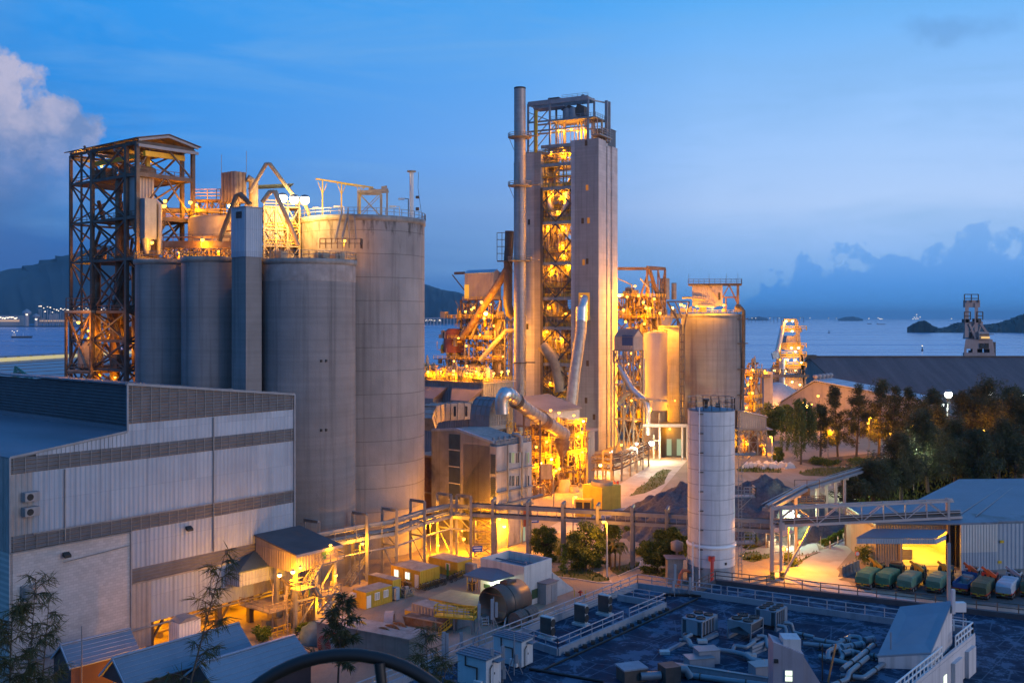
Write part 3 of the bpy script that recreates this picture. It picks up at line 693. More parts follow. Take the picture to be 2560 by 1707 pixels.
b=MB(); b.box(-.05,-.05,zc,lx-.05,ly-.05,zt); b.corr((-.1,ly,zc),(0,-ly,0),(0,0,zt-zc),.4,.06); b.corr((-.1,-.08,zc),(lx,0,0),(0,0,zt-zc),.4,.06); b.bd('cabin',mSH,T)
b=MB(); b.box(-.25,-.25,zt,lx,ly+.1,zt+.15); b.bd('roof',mCG,T)
p=fc.pl('C',235,390,0,-.2); p2=fc.pl('C',270,430,0,-.2); b=MB()
for i in range(6):z=p2.z+(p.z-p2.z)*i/6; b.box(-.24,p2.y,z,-.16,p.y,z+.12)
b.bd('vent_louvre',mDK,T)
zE=60.3
o=D('C',800,395,178); T=thing('lifting_gantry','slim yellow gantry with short crossbeams on the tallest silo, left of its roof','gantry',(o.x,o.y,zE),20)
b=MB(); z=6.4
for x in (0,3.4,6.8):
    b.beam((x,0,0),(x,0,z*(1-.03*x)),.2); b.beam((x-.8,0,z*.93),(x,0,z*.6),.11); b.beam((x+.8,0,z*.9),(x,0,z*.6),.11)
b.bd('post',mYE,T); b=MB(); b.beam((-1.2,0,z+.1),(9.2,0,z-1.0),.2,.26); b.beam((-.6,1.2,z+.2),(8,1.2,z-1),.12); b.bd('beam',mYE,T)
o=D('C',1033,400,178); T=thing('hoist_gantry','yellow-brown box frame with crossed bracing on the tallest silo roof','hoist frame',(o.x,o.y,zE),5)
fr=FR[T.name]; L=fr.lenx('C',1222); z=fr.z('C',262)
b=MB(); b.lat([0,L*.78],[0,3.2],[0,z],.3,.28,.11,True,(1,0,1,0)); b.beam((L,0,0),(L,0,z+.6),.3); b.bd('steel_frame',mDU,T)
b=MB(); b.beam((-.2,0,z),(L+.2,0,z+.5),.3,.38); b.beam((-.2,3.2,z),(L+.2,3.2,z+.5),.26,.34); b.beam((L*.4,0,z+.6),(L*.6,3.2,z+.7),.4); b.beam((L*.8,0,z+.8),(L*1.0,0,z+1.0),.4); b.bd('top_beam',mDU,T)
o=D('C',1382,400,186); T=thing('vent_stack','thin white vent pipe with capped top on the right of the tallest silo','vent stack',(o.x,o.y,zE),0)
fr=FR[T.name]; z=fr.z('C',132)
b=MB(); b.lathe((0,0,0),[(.38,0),(.38,z)],16); b.bd('pipe',mWH,T); b=MB(); b.lathe((0,0,z),[(.85,0),(.85,.25)],12); b.bd('cap',mSG,T)
b=MB(); b.tube([(1.3,0,z),(1.2,0,6),(2,0,0)],.04,5); b.box(.8,-.4,z*.45,1.4,.4,z*.5); b.box(.8,-.4,z*.2,1.4,.4,z*.26); b.bd('stay',mSD,T)
for i,(x,y,yb,lb)in enumerate(((785,367,400,'white lamp post at the left edge of the tallest silo roof'),(922,357,400,'white lamp post beside the yellow gantry'),(1285,357,415,'white lamp post between box frame and vent pipe'),(1343,307,400,'tall dark lamp post next to the white vent pipe'))):
    p=D('C',x,y,180); T=thing('lamp_post',lb,'lamp post',(p.x,p.y,zE),0,'lamp posts on the tallest silo')
    h=p.z-zE; b=MB(); b.beam((.5,0,0),(.5,0,h),.16); b.beam((.5,0,h),(-.6,0,h+.1),.12); b.bd('post',mWH if i!=3 else mSD,T)
    b=MB(); b.box(-1.3,-.3,h-.15,-.2,.3,h+.15); b.bd('lamp_head',mWH,T)
b=MB(); p=D('C',945,390,174); r2=D('C',905,595,166)
T=thing('roof_stair','steep lattice stair climbing from the front silo to the tallest silo','stair',(r2.x,r2.y,r2.z),0); b=MB(); fr=FR[T.name]
b.stair(fr.l(r2),fr.l(D('C',950,400,172.6)),1.1); b.stair(fr.l(r2+Vector((2.4,0,0))),fr.l(D('C',985,400,172.6)),1.1); b.bd('flight',mSG,T)
b=MB(); b.rail([(-3,-.6,-.9),(3.8,-.6,-.9),(3.8,1.2,-.9)],1.6,1,.06); b.bd('landing',mSR,T)
o=D('C',222,330,172); T=thing('dust_filter','rusty ribbed box filter on legs above the silos','filter',(o.x,o.y,52),GA); fr=FR[T.name]
lx=fr.lenx('C',303); ly=fr.leny('C',140); z0=fr.z('C',322); z1=fr.z('C',125)
m_rib=mat('rust_ribbed_panel',(.22,.17,.14),.65,.2,.25,.5,streak=.5)
b=MB(); b.box(.05,.05,z0,lx,ly,z1); b.corr((0,ly,z0),(0,-ly,0),(0,0,z1-z0),.9,.18); b.corr((0,0,z0),(lx,0,0),(0,0,z1-z0),.9,.18); b.bd('housing',m_rib,T)
b=MB(); b.lathe((lx/2,ly/2,z0-2.6),[(.4,0),(min(lx,ly)*.6,2.6)],4); b.bd('hopper',mDU,T)
b=MB(); b.lat([0,lx],[0,ly],[0,z0*.5,z0],.3,.25,.15); b.bd('leg_frame',mSR,T)
b=MB(); b.tube([(lx+.2,0,z1-1),(lx+1.2,-.4,z1-1.4),(lx+1.3,-.4,1)],.75,12); b.bd('duct',mDU,T)
b=MB(); b.beam((0,ly,z1),(0,ly,z1+3.2),.06); b.beam((lx,0,z1),(lx,0,z1+3.8),.06); b.bd('antenna',mSG,T)
p=D('C',197,352,170); lamp(T,p,1320,r=.4,bulb=E_SODB)
b=MB(); b.rail([(-.2,ly+1.2,z1-5),(-.2,ly,z1-5)],2.2,1,.05); b.bd('ladder',mSD,T)
T=thing('day_bin','orange-lit round steel bin behind the dark chute legs','bin',D('C',128,560,178),0); fr=FR[T.name]; T.location.z=50; fr.o.z=50
b=MB(); b.lathe((0,0,0),[(5.4,0),(5.4,9.5),(5.0,9.9),(.01,10.6)],40); b.bd('shell',mDU,T); b=MB(); b.rail([(math.cos(R(a))*5.3,math.sin(R(a))*5.3,9.8)for a in range(0,361,24)],1.1,3,.05); b.bd('railing',mYE,T)
def chute(name,label,pts,r,m,k='C'):
    P=[D(k,x,y,Y)for x,y,Y in pts]; T=thing(name,label,'chute',P[-1]); fr=FR[T.name]; b=MB()
    L=[fr.l(p)for p in P]; b.tube(L,r,12)
    for a,c in zip(L,L[1:]):
        n=max(2,int((c-a).length/3))
        for i in range(n):b.tube([a.lerp(c,(i+.5)/n-.01),a.lerp(c,(i+.5)/n+.01)],r*1.15,12)
    b.bd('pipe',m,T); return T
chute('spout_pipe','tall tan inverted-V spout pipe peaking above the silo roofs',[(325,265,172),(432,78,172),(455,78,172),(615,290,176),(690,350,178),(715,415,178)],.33,mDU)
chute('spout_pipe','dark inverted-V chute in front of the orange bin',[(125,582,168),(238,285,168),(262,275,168),(330,345,168)],.42,mSD)
chute('spout_pipe','mottled pale chute slanting down to the front silo roof',[(405,330,166),(455,262,166),(490,258,166),(550,390,166),(590,480,166),(640,612,166)],.38,mDU)
o=D('C',420,610,176); T=thing('conveyor_tower','yellow-lit steel conveyor tower with three glaring floodlights behind the corrugated cabin','conveyor tower',(o.x,o.y,51.7),20); fr=FR[T.name]
L=fr.lenx('C',650); zt=fr.z('C',355)
b=MB(); b.lat([0,L*.33,L*.66,L],[0,5],[0,zt*.3,zt*.6,zt],.3,.25,.14); b.bd('steel_frame',mDU,T)
b=MB()
for z in (zt*.3,zt*.6,zt):b.box(-.1,.1,z-.12,L,4.9,z)
b.bd('deck',mDU,T)
b=MB()
for z in (zt*.3,zt*.6,zt):b.rail([(0,0,z),(L,0,z),(L,5,z)],1.1,1.8,.05)
b.bd('railing',mYE,T)
b=MB(); b.corr((0,.2,zt*.3),(L*.55,0,0),(0,0,zt*.7),.5,.06); b.bd('side_panel',mCG,T)
b=MB(); rr=random.Random(21)
for i in range(14):
    x,y=rr.uniform(0,L),rr.uniform(.5,4.5); b.tube([(x,y,0),(x,y,rr.uniform(zt*.4,zt)),(x+rr.uniform(-3,3),y,rr.uniform(zt*.5,zt))],rr.uniform(.12,.35),8)
b.lathe((L*.72,2,0),[(1.1,0),(1.1,zt*.8)],16); b.bd('process_pipe',mDU,T)
b=MB(); b.prism([(-2.5,-1,zt+3.3),(5,-1,zt+4.0),(5,4,zt+4.0),(-2.5,4,zt+3.3)],(0,0,.15)); b.bd('canopy',M_TEAL,T)
for x,y in ((540,303),(615,312),(685,315)):lamp(T,D('C',x,y,172),1600,r=.8,bulb=emis('floodlight_bulb',(1,.80,.42),60),col=(1,.56,.10))
lamp(T,D('C',590,440,174),1500,r=.3); lamp(T,D('C',690,440,170),900,r=.25)
o=D('B',690,745,168); T=thing('conveyor_gallery','long brown belt gallery on trestles running over the narrow silos','conveyor',(o.x,o.y,52),0); fr=FR[T.name]
L=fr.lenx('B',1075); b=MB(); b.box(0,0,1.9,L,2.4,3.0); b.beam((0,-.1,3.6),(L,-.1,3.8),.2); b.bd('trough',mSR,T)
b=MB(); b.lat([L*i/6 for i in range(7)],[0,2.4],[0,1.9],.25,.2,.14); b.bd('trestle',mSR,T)
b=MB(); b.rail([(0,0,3.0),(L,0,3.0)],1.1,1.6,.05); b.bd('railing',mSR,T)
lamp(T,D('B',910,672,167),1320,r=.35,post=2.5); lamp(T,D('B',1000,735,170),720,r=.22); lamp(T,D('B',780,740,170),540,r=.22)
o=D('B',865,470,182); T=thing('upper_gallery','yellow-railed upper gallery linking the steel tower to the filter','conveyor',(o.x,o.y,59.5),0); fr=FR[T.name]; L=fr.lenx('B',1010)
b=MB(); b.box(-12,0,0,L,3,.5); b.tube([(-12,-.2,2.2),(L,-.2,2.0)],.5,10); b.bd('deck',mDU,T)
b=MB(); b.rail([(-12,0,.5),(L,0,.5)],1.2,1.6,.06,2); b.rail([(0,0,4.2),(L,0,4.2)],1.8,2.2,.06,2); b.box(0,0,3.9,L,3,4.2); b.bd('railing',mYE,T)
b=MB(); b.lat([0,L/2,L],[0,3],[-7.5,0,4],.3,.25,.15); b.bd('leg_frame',mSR,T)
lamp(T,D('B',872,475,181),1080,r=.3); lamp(T,D('B',940,545,180),900,r=.25)
T=thing('mill_tower','tall open dark steel tower with pitched roof behind the shed','steel tower',(-64,170,0),GA); ft=FR[T.name]
zs=[0,9,18,26,32.9,38,43.1,52.2,59.3,66.6,72]
b=MB(); b.lat([0,10.8],[3.4,15],zs,.62,.5,.28,True,(1,1,1,1)); b.lat([0,10.8],[15.05,22.8],zs,.5,.4,.24)
for z in zs[1:]:b.beam((0,9,z),(0,9,z),.1)
for i in range(len(zs)-1):
    z0,z1=zs[i],zs[i+1]
    for x in (0,10.8):b.beam((x,18.9,z0),(x,18.9,z1),.3)
for z in (52.2,59.3,66.6,72):b.beam((0,0,z),(0,3.4,z),.5,.6); b.beam((10.8,0,z),(10.8,3.4,z),.5,.6); b.beam((0,0,z),(10.8,0,z),.5,.7)
for x in (0,10.8):b.beam((x,0,51.8),(x,0,72),.62)
for z0,z1 in ((52.2,59.3),(59.3,66.6)):b.beam((0,0,z0),(5.4,0,z1),.25); b.beam((10.8,0,z0),(5.4,0,z1),.25)
b.beam((0,0,67),(3,0,72),.25); b.beam((10.8,0,66.6),(5.4,0,72),.25); b.beam((0,0,66.6),(0,8,72),.25)
b.bd('steel_frame',mSD,T)
b=MB()
for z in (26,32.9,43.1,52.2,59.3,66.6):
    b.box(.3,4 if z<52 else .2,z-.1,10.6,15,z+.08); b.box(.3,15.2,z-.1,10.6,22.6,z+.05)if z in (43.1,66.6)else None
b.bd('deck',mSR,T)
b=MB()
for z in (32.9,43.1,52.2,59.3,66.6):y0=4 if z<52 else .1; b.rail([(10.8,y0,z),(0,y0,z),(0,15,z),(0,22.8,z)],1.1,1.9,.045)
b.bd('railing',mSR,T)
b=MB(); b.prism([(-.8,-1.2,72.5),(5.4,-1.2,73.9),(11.8,-1.2,72.5),(11.8,-1.2,72.65),(5.4,-1.2,74.05),(-.8,-1.2,72.65)],(0,25,0)); b.bd('roof',mSD,T)
b=MB()
for y in (-.9,7,15,22.5):b.beam((-.3,y,72.3),(5.4,y,73.6),.3,.4); b.beam((5.4,y,73.6),(11.3,y,72.3),.3,.4); b.beam((-.3,y,71.4),(11.3,y,71.4),.35,.5)
b.bd('truss',mSB,T)
b=MB(); b.box(.4,1.2,59.7,3.9,5.2,66.3); b.corr((.38,1.18,59.7),(3.5,0,0),(0,0,6.6),.6,.08); b.corr((.38,5.2,59.7),(0,-4,0),(0,0,6.6),.6,.05); b.bd('hopper_box',mCG,T)
b=MB(); b.lathe((5.2,3,56.5),[(.6,0),(2.6,3.2)],12); b.lathe((1.9,3.2,56.6),[(.5,0),(1.8,3)],4); b.bd('hopper',mDU,T)
b=MB(); p=ft.pl('B',605,600,1,-.8); b.box(p.x-1.2,-1.8,55.5,p.x+1.0,.2,62.4); b.tube([(p.x+1.2,-1,62),(p.x+2.0,-1,61.5),(p.x+2.1,-1,53)],.45,10); b.lathe((p.x-.2,-.8,53),[(.4,0),(1.0,2.6)],10); b.bd('small_filter',mSB,T)
b=MB(); rr=random.Random(5)
for x,y,z0,z1,r in ((1,7.8,53,66,.55),(2.5,10,44,60,.8),(5,8,33,52,1.2),(8,12,10,50,1.5),(3,13,26,43,.7),(2,17,20,52,.6),(6,6,53,58,1.6)):
    b.tube([(x,y,z0),(x,y,z1),(x+2.5,y+2,z1+3)],r,12)
for i in range(46):
    z=rr.choice([9,18,26,33,38,43,52.3,59.4,66.7]); x,y=rr.uniform(.5,10),rr.uniform(4,21)
    if rr.random()<.5:w=rr.uniform(.5,2); b.box(x,y,z,x+w,y+w*1.3,z+rr.uniform(.8,3.2))
    else:b.tube([(x,y,z),(x,y+rr.uniform(-3,3),z+rr.uniform(1,5)),(x+rr.uniform(-3,3),y,z+rr.uniform(3,7))],rr.uniform(.12,.45),8)
b.lathe((5,12,66.7),[(1.5,0),(1.5,2.6),(.6,3.4)],14); b.lathe((4,5,66.8),[(2.2,0),(2.2,1.6),(1.6,2.0)],16); b.bd('process_equipment',mSR,T)
b=MB(); b.beam((1,-.5,70.2),(10,1.6,70.6),.6,.9); b.beam((2,3,70.2),(2,18,70.2),.5,.8); b.beam((4,3.5,66.6),(4,3.5,71),.7); b.bd('crane_beam',mYE,T)
b=MB()
for i,(z0,z1)in enumerate(((26,32.9),(32.9,43.1),(43.1,52.2))):b.stair((1.2,5.0 if i%2 else 11.5,z0),(1.2,11.5 if i%2 else 5.0,z1),1.0)
b.bd('stair',mSD,T)
for x,y,Y,P,r in ((700,455,175,1800,.33),(695,482,175,1500,.4),(842,462,176,2000,.36),(627,687,168,1500,.3),(390,1195,182,1500,.33),(350,1408,182,1200,.28),(330,760,185,900,.2),(230,220,190,900,.2),(600,235,176,1400,.2),(345,260,186,900,.22),(470,1240,178,900,.2),(420,1440,178,900,.2)):
    lamp(T,D('B',x,y,Y),P*.8,r=r)
o=D('B',285,1460,178); T=thing('hoist_tower','short lattice frame with lit orange hopper at the foot of the steel tower','steel frame',(o.x,o.y,0),62); fr=FR[T.name]
ly=fr.leny('B',146); z1=fr.z('B',1078)
b=MB(); b.lat([0,6],[0,ly],[z1-26.5,z1-21,z1-16,z1-10.8,z1],.4,.35,.22); b.lat([0,6],[0,ly],[0,z1-26.5],.4,.3,.2); b.bd('steel_frame',mSR,T)
b=MB(); b.box(-.2,-.2,z1,6.2,ly+.2,z1+.4); b.box(0,0,z1-10.8,6,ly,z1-10.4); b.bd('deck',mDU,T)
b=MB(); b.rail([(6,0,z1+.4),(0,0,z1+.4),(0,ly,z1+.4),(6,ly,z1+.4)],2.2,2,.05,2); b.rail([(0,0,z1-10.4),(0,ly,z1-10.4)],1.1,2,.05); b.bd('railing',mSR,T)
b=MB(); b.lathe((2.6,ly*.5,z1-10),[(2.2,0),(2.2,3.2),(.4,5.6)],20); b.tube([(1,ly*.7,z1-12),(1,ly*.4,z1-17),(2,ly*.4,z1-22)],.7,12); b.bd('hopper',mDU,T)
lamp(T,D('B',215,1133,176.5),960,r=.3); lamp(T,D('B',270,1180,181),540,r=.2)
o=G('f',0,1060,24.5)
T=thing('storage_hall','long pale-roofed storage hall by the water behind the steel tower','storage hall',(o.x,o.y,0),0)
ridge0=D('f',-300,1092,420); ridge1=D('f',1750,960,620)
b=MB(); fr=FR[T.name]; near0=D('f',-300,1420,330); near1=D('f',1900,1340,430)
P4=[fr.l(p)for p in (near0,near1,ridge1,ridge0)]; b.prism(P4,(0,0,-.4)); b.bd('roof',mat('pale_ribbed_roof',(.30,.32,.34),.6,.1,.08,.1),T)
b=MB(); P5=[fr.l(p)for p in (near0,near1,ridge1,ridge0)]; n=[Vector((p.x,p.y,0))for p in P5]
b.hexa(n,[p-Vector((0,0,.6))for p in P5]); b.bd('wall',mCG,T)
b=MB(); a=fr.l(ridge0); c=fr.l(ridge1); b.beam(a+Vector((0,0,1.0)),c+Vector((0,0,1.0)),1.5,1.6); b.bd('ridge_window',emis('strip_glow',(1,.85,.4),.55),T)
b=MB(); b.beam(a+Vector((0,0,2.4)),c+Vector((0,0,2.4)),4,.5);
for i in range(16):p=a.lerp(c,i/15); b.beam(p,p+Vector((0,-.9,2.2)),.9,.9)
b.bd('ridge_cap',mSB,T)
b=MB()
for i in range(7):
    t=(i+.6)/7.5; b.beam(P4[0].lerp(P4[3],t)+Vector((0,0,.1)),P4[1].lerp(P4[2],t)+Vector((0,0,.1)),.35,.15)
b.bd('roof_seam',mSR,T)
for i in range(4):
    x,y,yb=((715,1100,1300),(680,1220,1300),(190,1240,1275),(530,1240,1300))[i]
    p=D('f',x,y,320); r2=D('f',x,yb,320)
o=D('f',290,1300,300); T=thing('jib_crane','small teal lattice crane jib leaning left behind the shed roof','crane',(o.x,o.y,0),0); fr=FR[T.name]
b=MB(); tip=fr.l(D('f',200,1125,300)); p0=[Vector((-2,0,12)),Vector((4,0,12)),Vector((1,2,13))]; bs=fr.l(D('f',300,1290,300))
for k in p0:b.beam(bs+(k-Vector((1,0,12))),tip,.4)
for i in range(8):
    t0,t1=i/8,(i+1)/8; b.beam((bs+Vector((-3,0,0))).lerp(tip,t0),(bs+Vector((3,0,0))).lerp(tip,t1),.25); b.beam((bs+Vector((3,0,0))).lerp(tip,t0),(bs+Vector((-3,0,0))).lerp(tip,t1),.25)
b.bd('jib',mat('teal_paint',(.03,.16,.16),.5),T); b=MB(); b.box(-3,-2,0,5,4,max(2,bs.z-1)); b.bd('base',mSD,T)
TA=62.0
p0=G('D',1245,1378)
T=thing('preheater_tower','tallest twin-pier concrete tower with amber-lit equipment floors between its piers','tower',p0,TA); PT=T; fp=FR[T.name]
yR=fp.leny('E',648); yG=fp.leny('E',415); yL=fp.leny('E',300); xS=fp.lenx('E',1016); ZT=fp.z('E',455)
b=MB(); b.box(.6,.6,0,xS-.5,yR,ZT-.3); b.box(0,.0,0,.62,yR-1.4,ZT); b.box(.25,yR-1.4,0,1.0,yR,ZT)
def rx(e):return fp.lenx('E',e)
x1,x2,x3,x4=rx(925),rx(940),rx(960),rx(975)
b.box(.6,0,0,x1,.62,ZT); b.box(x2,.15,0,x3,.62,ZT-1.5); b.box(x4,0,0,xS,.62,ZT-1); b.bd('pier',M_CONCT,T,label='right-hand pier with vertical grooves')
b=MB(); b.box(0.2,yG,0,xS*.9,yL+.6,ZT-2.5); b.box(0,yG,0,.5,yG+2.4,ZT-2.4); b.bd('pier',M_CONCT,T,label='left-hand pier behind the steel stack')
ym=(yR+yG)/2
zf=[fp.z('E',e,(0,ym))for e in (508,655,840,1110,1430)]+[fp.z('D',e,(0,ym))for e in (375,568,805,1030)]
for z in zf:b=MB(); b.box(.5,yR,z-.25,xS-.6,yG,z); b.bd('floor',mSG,T); b=MB(); b.box(0,yR,z-.9,.5,yG,z+.15); b.bd('girder',mSG,T)
b=MB()
zb=[zf[0]]+zf[1:]
for za,zc in zip(zf[2:],zf[3:]):
    zm=(za+zc)/2
    if za-zc>9:b.beam((.1,yR,zm),(.1,ym,za-.8),.42); b.beam((.1,yG,zm),(.1,ym,za-.8),.42); b.beam((.1,yR,zm),(.1,ym,zc),.42); b.beam((.1,yG,zm),(.1,ym,zc),.42)
    else:b.beam((.1,yG,zc),(.1,yR,za),.4)
b.beam((.1,yG-.4,0),(.1,yG-.4,zf[2]),.9); b.bd('brace',mSD,T)
b=MB()
for z in zf[1:]:b.rail([(.2,yR,z+.1),(.2,yG,z+.1)],1.1,1.6,.05,2); b.rail([(.4,yR,z+3.6),(.4,yG,z+3.6)],1.1,1.6,.05,1); b.box(.6,yR,z+3.4,3.5,yG,z+3.6)
b.bd('railing',mYE,T)
for i,(y,za,r)in enumerate(((yR+3.6,zf[2],2.7),(yG-3.2,zf[3],2.7),(yR+3.5,zf[4],2.8),(yG-3.3,zf[5],2.6),(yR+3.4,zf[6],2.6),(yG-3.4,zf[7],2.4))):
    b=MB(); b.lathe((6.0,y,za-10.5),[(.6,0),(.7,1.2),(r,6.0),(r,9.5),(r*.6,10.6),(r*.6,12.3)],24); b.bd('cyclone',mDU if i%2 else mSR,T)
b=MB(); rr=random.Random(8)
b.tube([(2.2,yR+2.0,zf[2]-1.5),(2.0,yR+2.2,zf[2]-5),(2,yR+4,zf[2]-9),(2,ym,zf[3]+1.5)],.95,14)
b.tube([(2.2,yG-2,zf[2]-2),(2,yG-2.2,zf[2]-5),(2,yG-3.4,zf[3]+1)],.8,14); b.bd('feed_duct',mWH,T)
b=MB()
for i in range(60):
    k=rr.randrange(0,len(zf)-1); za,zc=zf[k],zf[k+1]; x,y=rr.uniform(.8,9),rr.uniform(yR+.5,yG-.5)
    if rr.random()<.35:w=rr.uniform(.6,1.8); b.box(x,y,zc,x+w,min(yG,y+w),zc+rr.uniform(.8,3))
    else:b.tube([(x,y,zc),(x,y,rr.uniform(zc+2,za)),(x+rr.uniform(-.5,2),min(yG-.3,max(yR+.3,y+rr.uniform(-3,3))),za-.5)],rr.uniform(.12,.55),8)
b.bd('process_equipment',mDU,T)
b=MB()
for za,zc in zip(zf[3:],zf[2:]):b.corr((10,yG,za),(0,yR-yG,0),(0,0,(zc-za)*.62),.8,.1)
b.bd('bounce_sheeting',mCB,T)  # sheets added behind the floors to bounce the amber lamp light
b=MB()
for za,zc in zip(zf[1:],zf[:-1]):
    for k in range(9):y=rr.uniform(yR+.3,yG-.3); b.beam((rr.uniform(.6,3),y,za),(rr.uniform(.6,3),y,zc),rr.uniform(.1,.3))
    for k in range(5):z=rr.uniform(za+1,zc-1); b.beam((rr.uniform(.6,4),yR,z),(rr.uniform(.6,4),yG,z),rr.uniform(.1,.3))
    b.stair((1.4,yR+1,za),(1.4,yG-1,za+min(5,zc-za-1)),.9)
b.bd('secondary_steel',mDU,T)
b=MB(); b.tube([fp.pl('D',880,690,0,1),fp.pl('D',960,780,0,1),fp.pl('D',975,840,0,1),fp.pl('D',1000,990,0,1)],2.0,16); b.bd('lower_duct',mDU,T)
for k,x,y,P in (('E',495,567,900),('E',587,572,1800),('E',643,560,900),('E',595,892,2200),('E',580,915,2200),('E',500,880,1500),('E',545,1030,1200),('E',587,1150,1800),('E',470,1150,1200),('E',586,1295,1300),('E',595,1375,900),('E',500,1452,1400),('E',632,1452,1400),('D',1012,35,900),('D',1018,100,900),('D',1045,165,1200),('D',922,425,1700),('D',940,200,1600),('D',1030,480,1600),('D',905,600,1300),('D',945,818,1800),('D',1000,640,1300),('D',930,930,1700),('D',1000,900,1200)):
    lamp(T,fp.w(*fp.pl(k,x,y,0,.9)),P*1.0,r=.33,rad=.4)
for i,z in enumerate(zf[1:]):lamp(T,fp.w(6.0,ym,z+5.2),1600,r=.25)
tangle(T,(.5,yR+.2,zf[8],3.4,yG-.2,zf[2]),330,5,[mDU,mYE,mSR,mCP],th=(.1,.34)); tangle(T,(.5,yR+.2,zf[1],3,yG-.2,zf[0]),30,6,[mDU,mYE],'upper_steel')
b=MB()
for k,x,y in (('E',770,495),('E',777,845),('E',742,1105),('E',788,1103),('E',750,1430),('E',778,1422),('D',1173,805),('D',1215,1155),('D',1163,1047)):
    p=fp.pl(k,x,y,0,0); w=MB(); w.box(-.03,p.y-.45,p.z-.9,.01,p.y+.45,p.z+.9); lit=k=='E' and y in (845,1103,1430)
    w.bd('window',emis('amber_slot',(1,.32,.01),.4)if lit else mat('dim_opening',(.10,.05,.02),.8),T)
for k,x,y in (('E',322,1115),('D',780,565)):
    p=fp.pl(k,x,y,0,.2); w=MB(); w.box(.15,p.y-.4,p.z-.9,.2,p.y+.4,p.z+.9); w.bd('window',mDK,T)
def E0(x,y,v=.6):return fp.pl('E',x,y,0,v)
b=MB(); zt=E0(780,140).z; yA,yB=E0(315,0).y,E0(785,0).y
cols=[yA,E0(485,0).y,yB]
zb_=ZT-1
for x in (.6,5.5):
    for y in cols:b.beam((x,y,zb_-3),(x,y,zt),.55)
    b.beam((x,yA,zt),(x,yB,zt),.6,1.5)
    for z in (E0(0,370).z,E0(0,440).z):b.beam((x,yA,z),(x,yB,z),.45,.5)
    za,zc=E0(0,290).z,E0(0,370).z
    b.beam((x,yA,za),(x,cols[1],zc),.25); b.beam((x,yA,zb_),(x,cols[1],zc),.25); b.beam((x,yA,zc),(x,cols[1],za+4),.25)
b.beam((.6,yA,zt),(5.5,yA,zt),.5,.8); b.beam((.6,yB,zt),(5.5,yB,zt),.5,.8)
z=E0(0,262).z; b.box(.6,E0(590,0).y,z-.3,5.5,E0(355,0).y,z)
for x in (7.5,9.5):b.beam((x,.4,ZT),(x,.4,zt),.9)
b.beam((5.5,yB,zt),(9.5,.4,zt-.5),.4); b.beam((5.5,yB,(zt+ZT)/2),(9.5,.4,(zt+ZT)/2),.35); b.beam((5.5,yB,ZT),(9.5,.4,(zt+ZT)/2),.25)
b.bd('top_frame',mSB,T)
b=MB(); zd=E0(0,372).z; b.box(0,1,zd-.4,9,E0(500,0).y,zd); b.box(-.3,-.6,ZT+1.0,10,2.5,ZT+1.4); b.box(.5,yR,ZT-3.6,9,yG+3,ZT-3.2); b.bd('top_deck',mSG,T)
b=MB(); b.rail([(0,E0(500,0).y,zd),(0,1,zd),(9,1,zd)],1.2,1.8,.05); b.rail([(-.3,2.5,ZT+1.4),(-.3,-.6,ZT+1.4),(10,-.6,ZT+1.4)],2.2,1.6,.06,2); b.rail([(.6,E0(580,0).y,zt+.6),(.6,yB,zt+.6)],1.1,2,.04)
b.rail([(.6,E0(590,0).y,z),(.6,E0(355,0).y,z)],1.2,1.5,.05); b.rail([(.2,yR,ZT-3.2),(.2,yL,ZT-3.2)],1.1,1.6,.05); b.bd('top_railing',mSB,T)
b=MB(); b.beam((.2,E0(383,0).y,ZT-3),(.2,E0(383,0).y,E0(0,285).z),.75); b.bd('yellow_post',mYE,T)
for xe in (622,670):
    w=MB(); p=E0(xe,350,3); w.lathe((3,p.y,zd+.6),[(1.5,0),(1.5,E0(0,280).z-zd-1),(1.2,E0(0,280).z-zd-.6)],18); w.bd('tank',mSB,T)
b=MB(); p=E0(590,330,2); b.prism([(2,p.y+1,zd+3.5),(2,p.y-4,zd+1),(2,p.y-5,zd+3.5),(2,p.y-2,zd+4.8)],(3,0,0)); p=E0(720,330,2); b.prism([(2,p.y+2,zd+1.2),(2,p.y-1.5,zd+1.2),(2,p.y-1.5,zd+4),(2,p.y+1,zd+5)],(3,0,0))
b.beam((2,E0(730,0).y,zt-1),(2,E0(730,0).y,E0(0,270).z),.12); b.box(1.5,E0(738,0).y,E0(0,222).z,2.5,E0(722,0).y,E0(0,195).z); b.box(1,E0(550,0).y,E0(0,225).z,3,E0(465,0).y,E0(0,195).z); b.bd('hoist',mSD,T)
b=MB()
for i in range(24):x,y=rr.uniform(.6,8),rr.uniform(1,E0(500,0).y); b.tube([(x,y,ZT-2),(x,y,zd-.3)],rr.uniform(.1,.4),8)
for i in range(8):x,y=rr.uniform(.6,6),rr.uniform(2,E0(520,0).y); b.box(x,y,ZT-3,x+1.5,y+1.5,ZT-rr.uniform(0,1.5))
b.bd('pipework',mDU,T)
for x,y,P in ((560,383,1500),(595,400,1500),(655,390,1200),(755,390,1500),(700,405,900)):lamp(T,fp.w(*E0(x,y,1.5)),P,r=.33)
b=MB(); xa=fp.lenx('E',955); xb=fp.lenx('E',1013); za=fp.z('E',380,(xa,0)); b.box(xa,.5,ZT-1,xb,5.5,za); b.corr((xa,.5,ZT-1),(xb-xa,0,0),(0,0,za-ZT+1),.7,.08); b.corr((xa,5.5,ZT-1),(0,-5,0),(0,0,za-ZT+1),.7,.08); b.bd('lift_house',mat('slate_cladding',(.10,.13,.16),.6,.1,.1,.5),T)
b=MB(); b.box(xa-.2,.3,za,xb+.2,5.7,za+.2); b.bd('lift_roof',mSD,T)
P_=D('E',250,62,321); T=thing('steel_chimney','slender ribbed steel chimney rising above the twin-pier tower on its left','chimney',(P_.x,P_.y,0),TA); fr=FR[T.name]
r=45.5/3.137/F*321; zt=P_.z
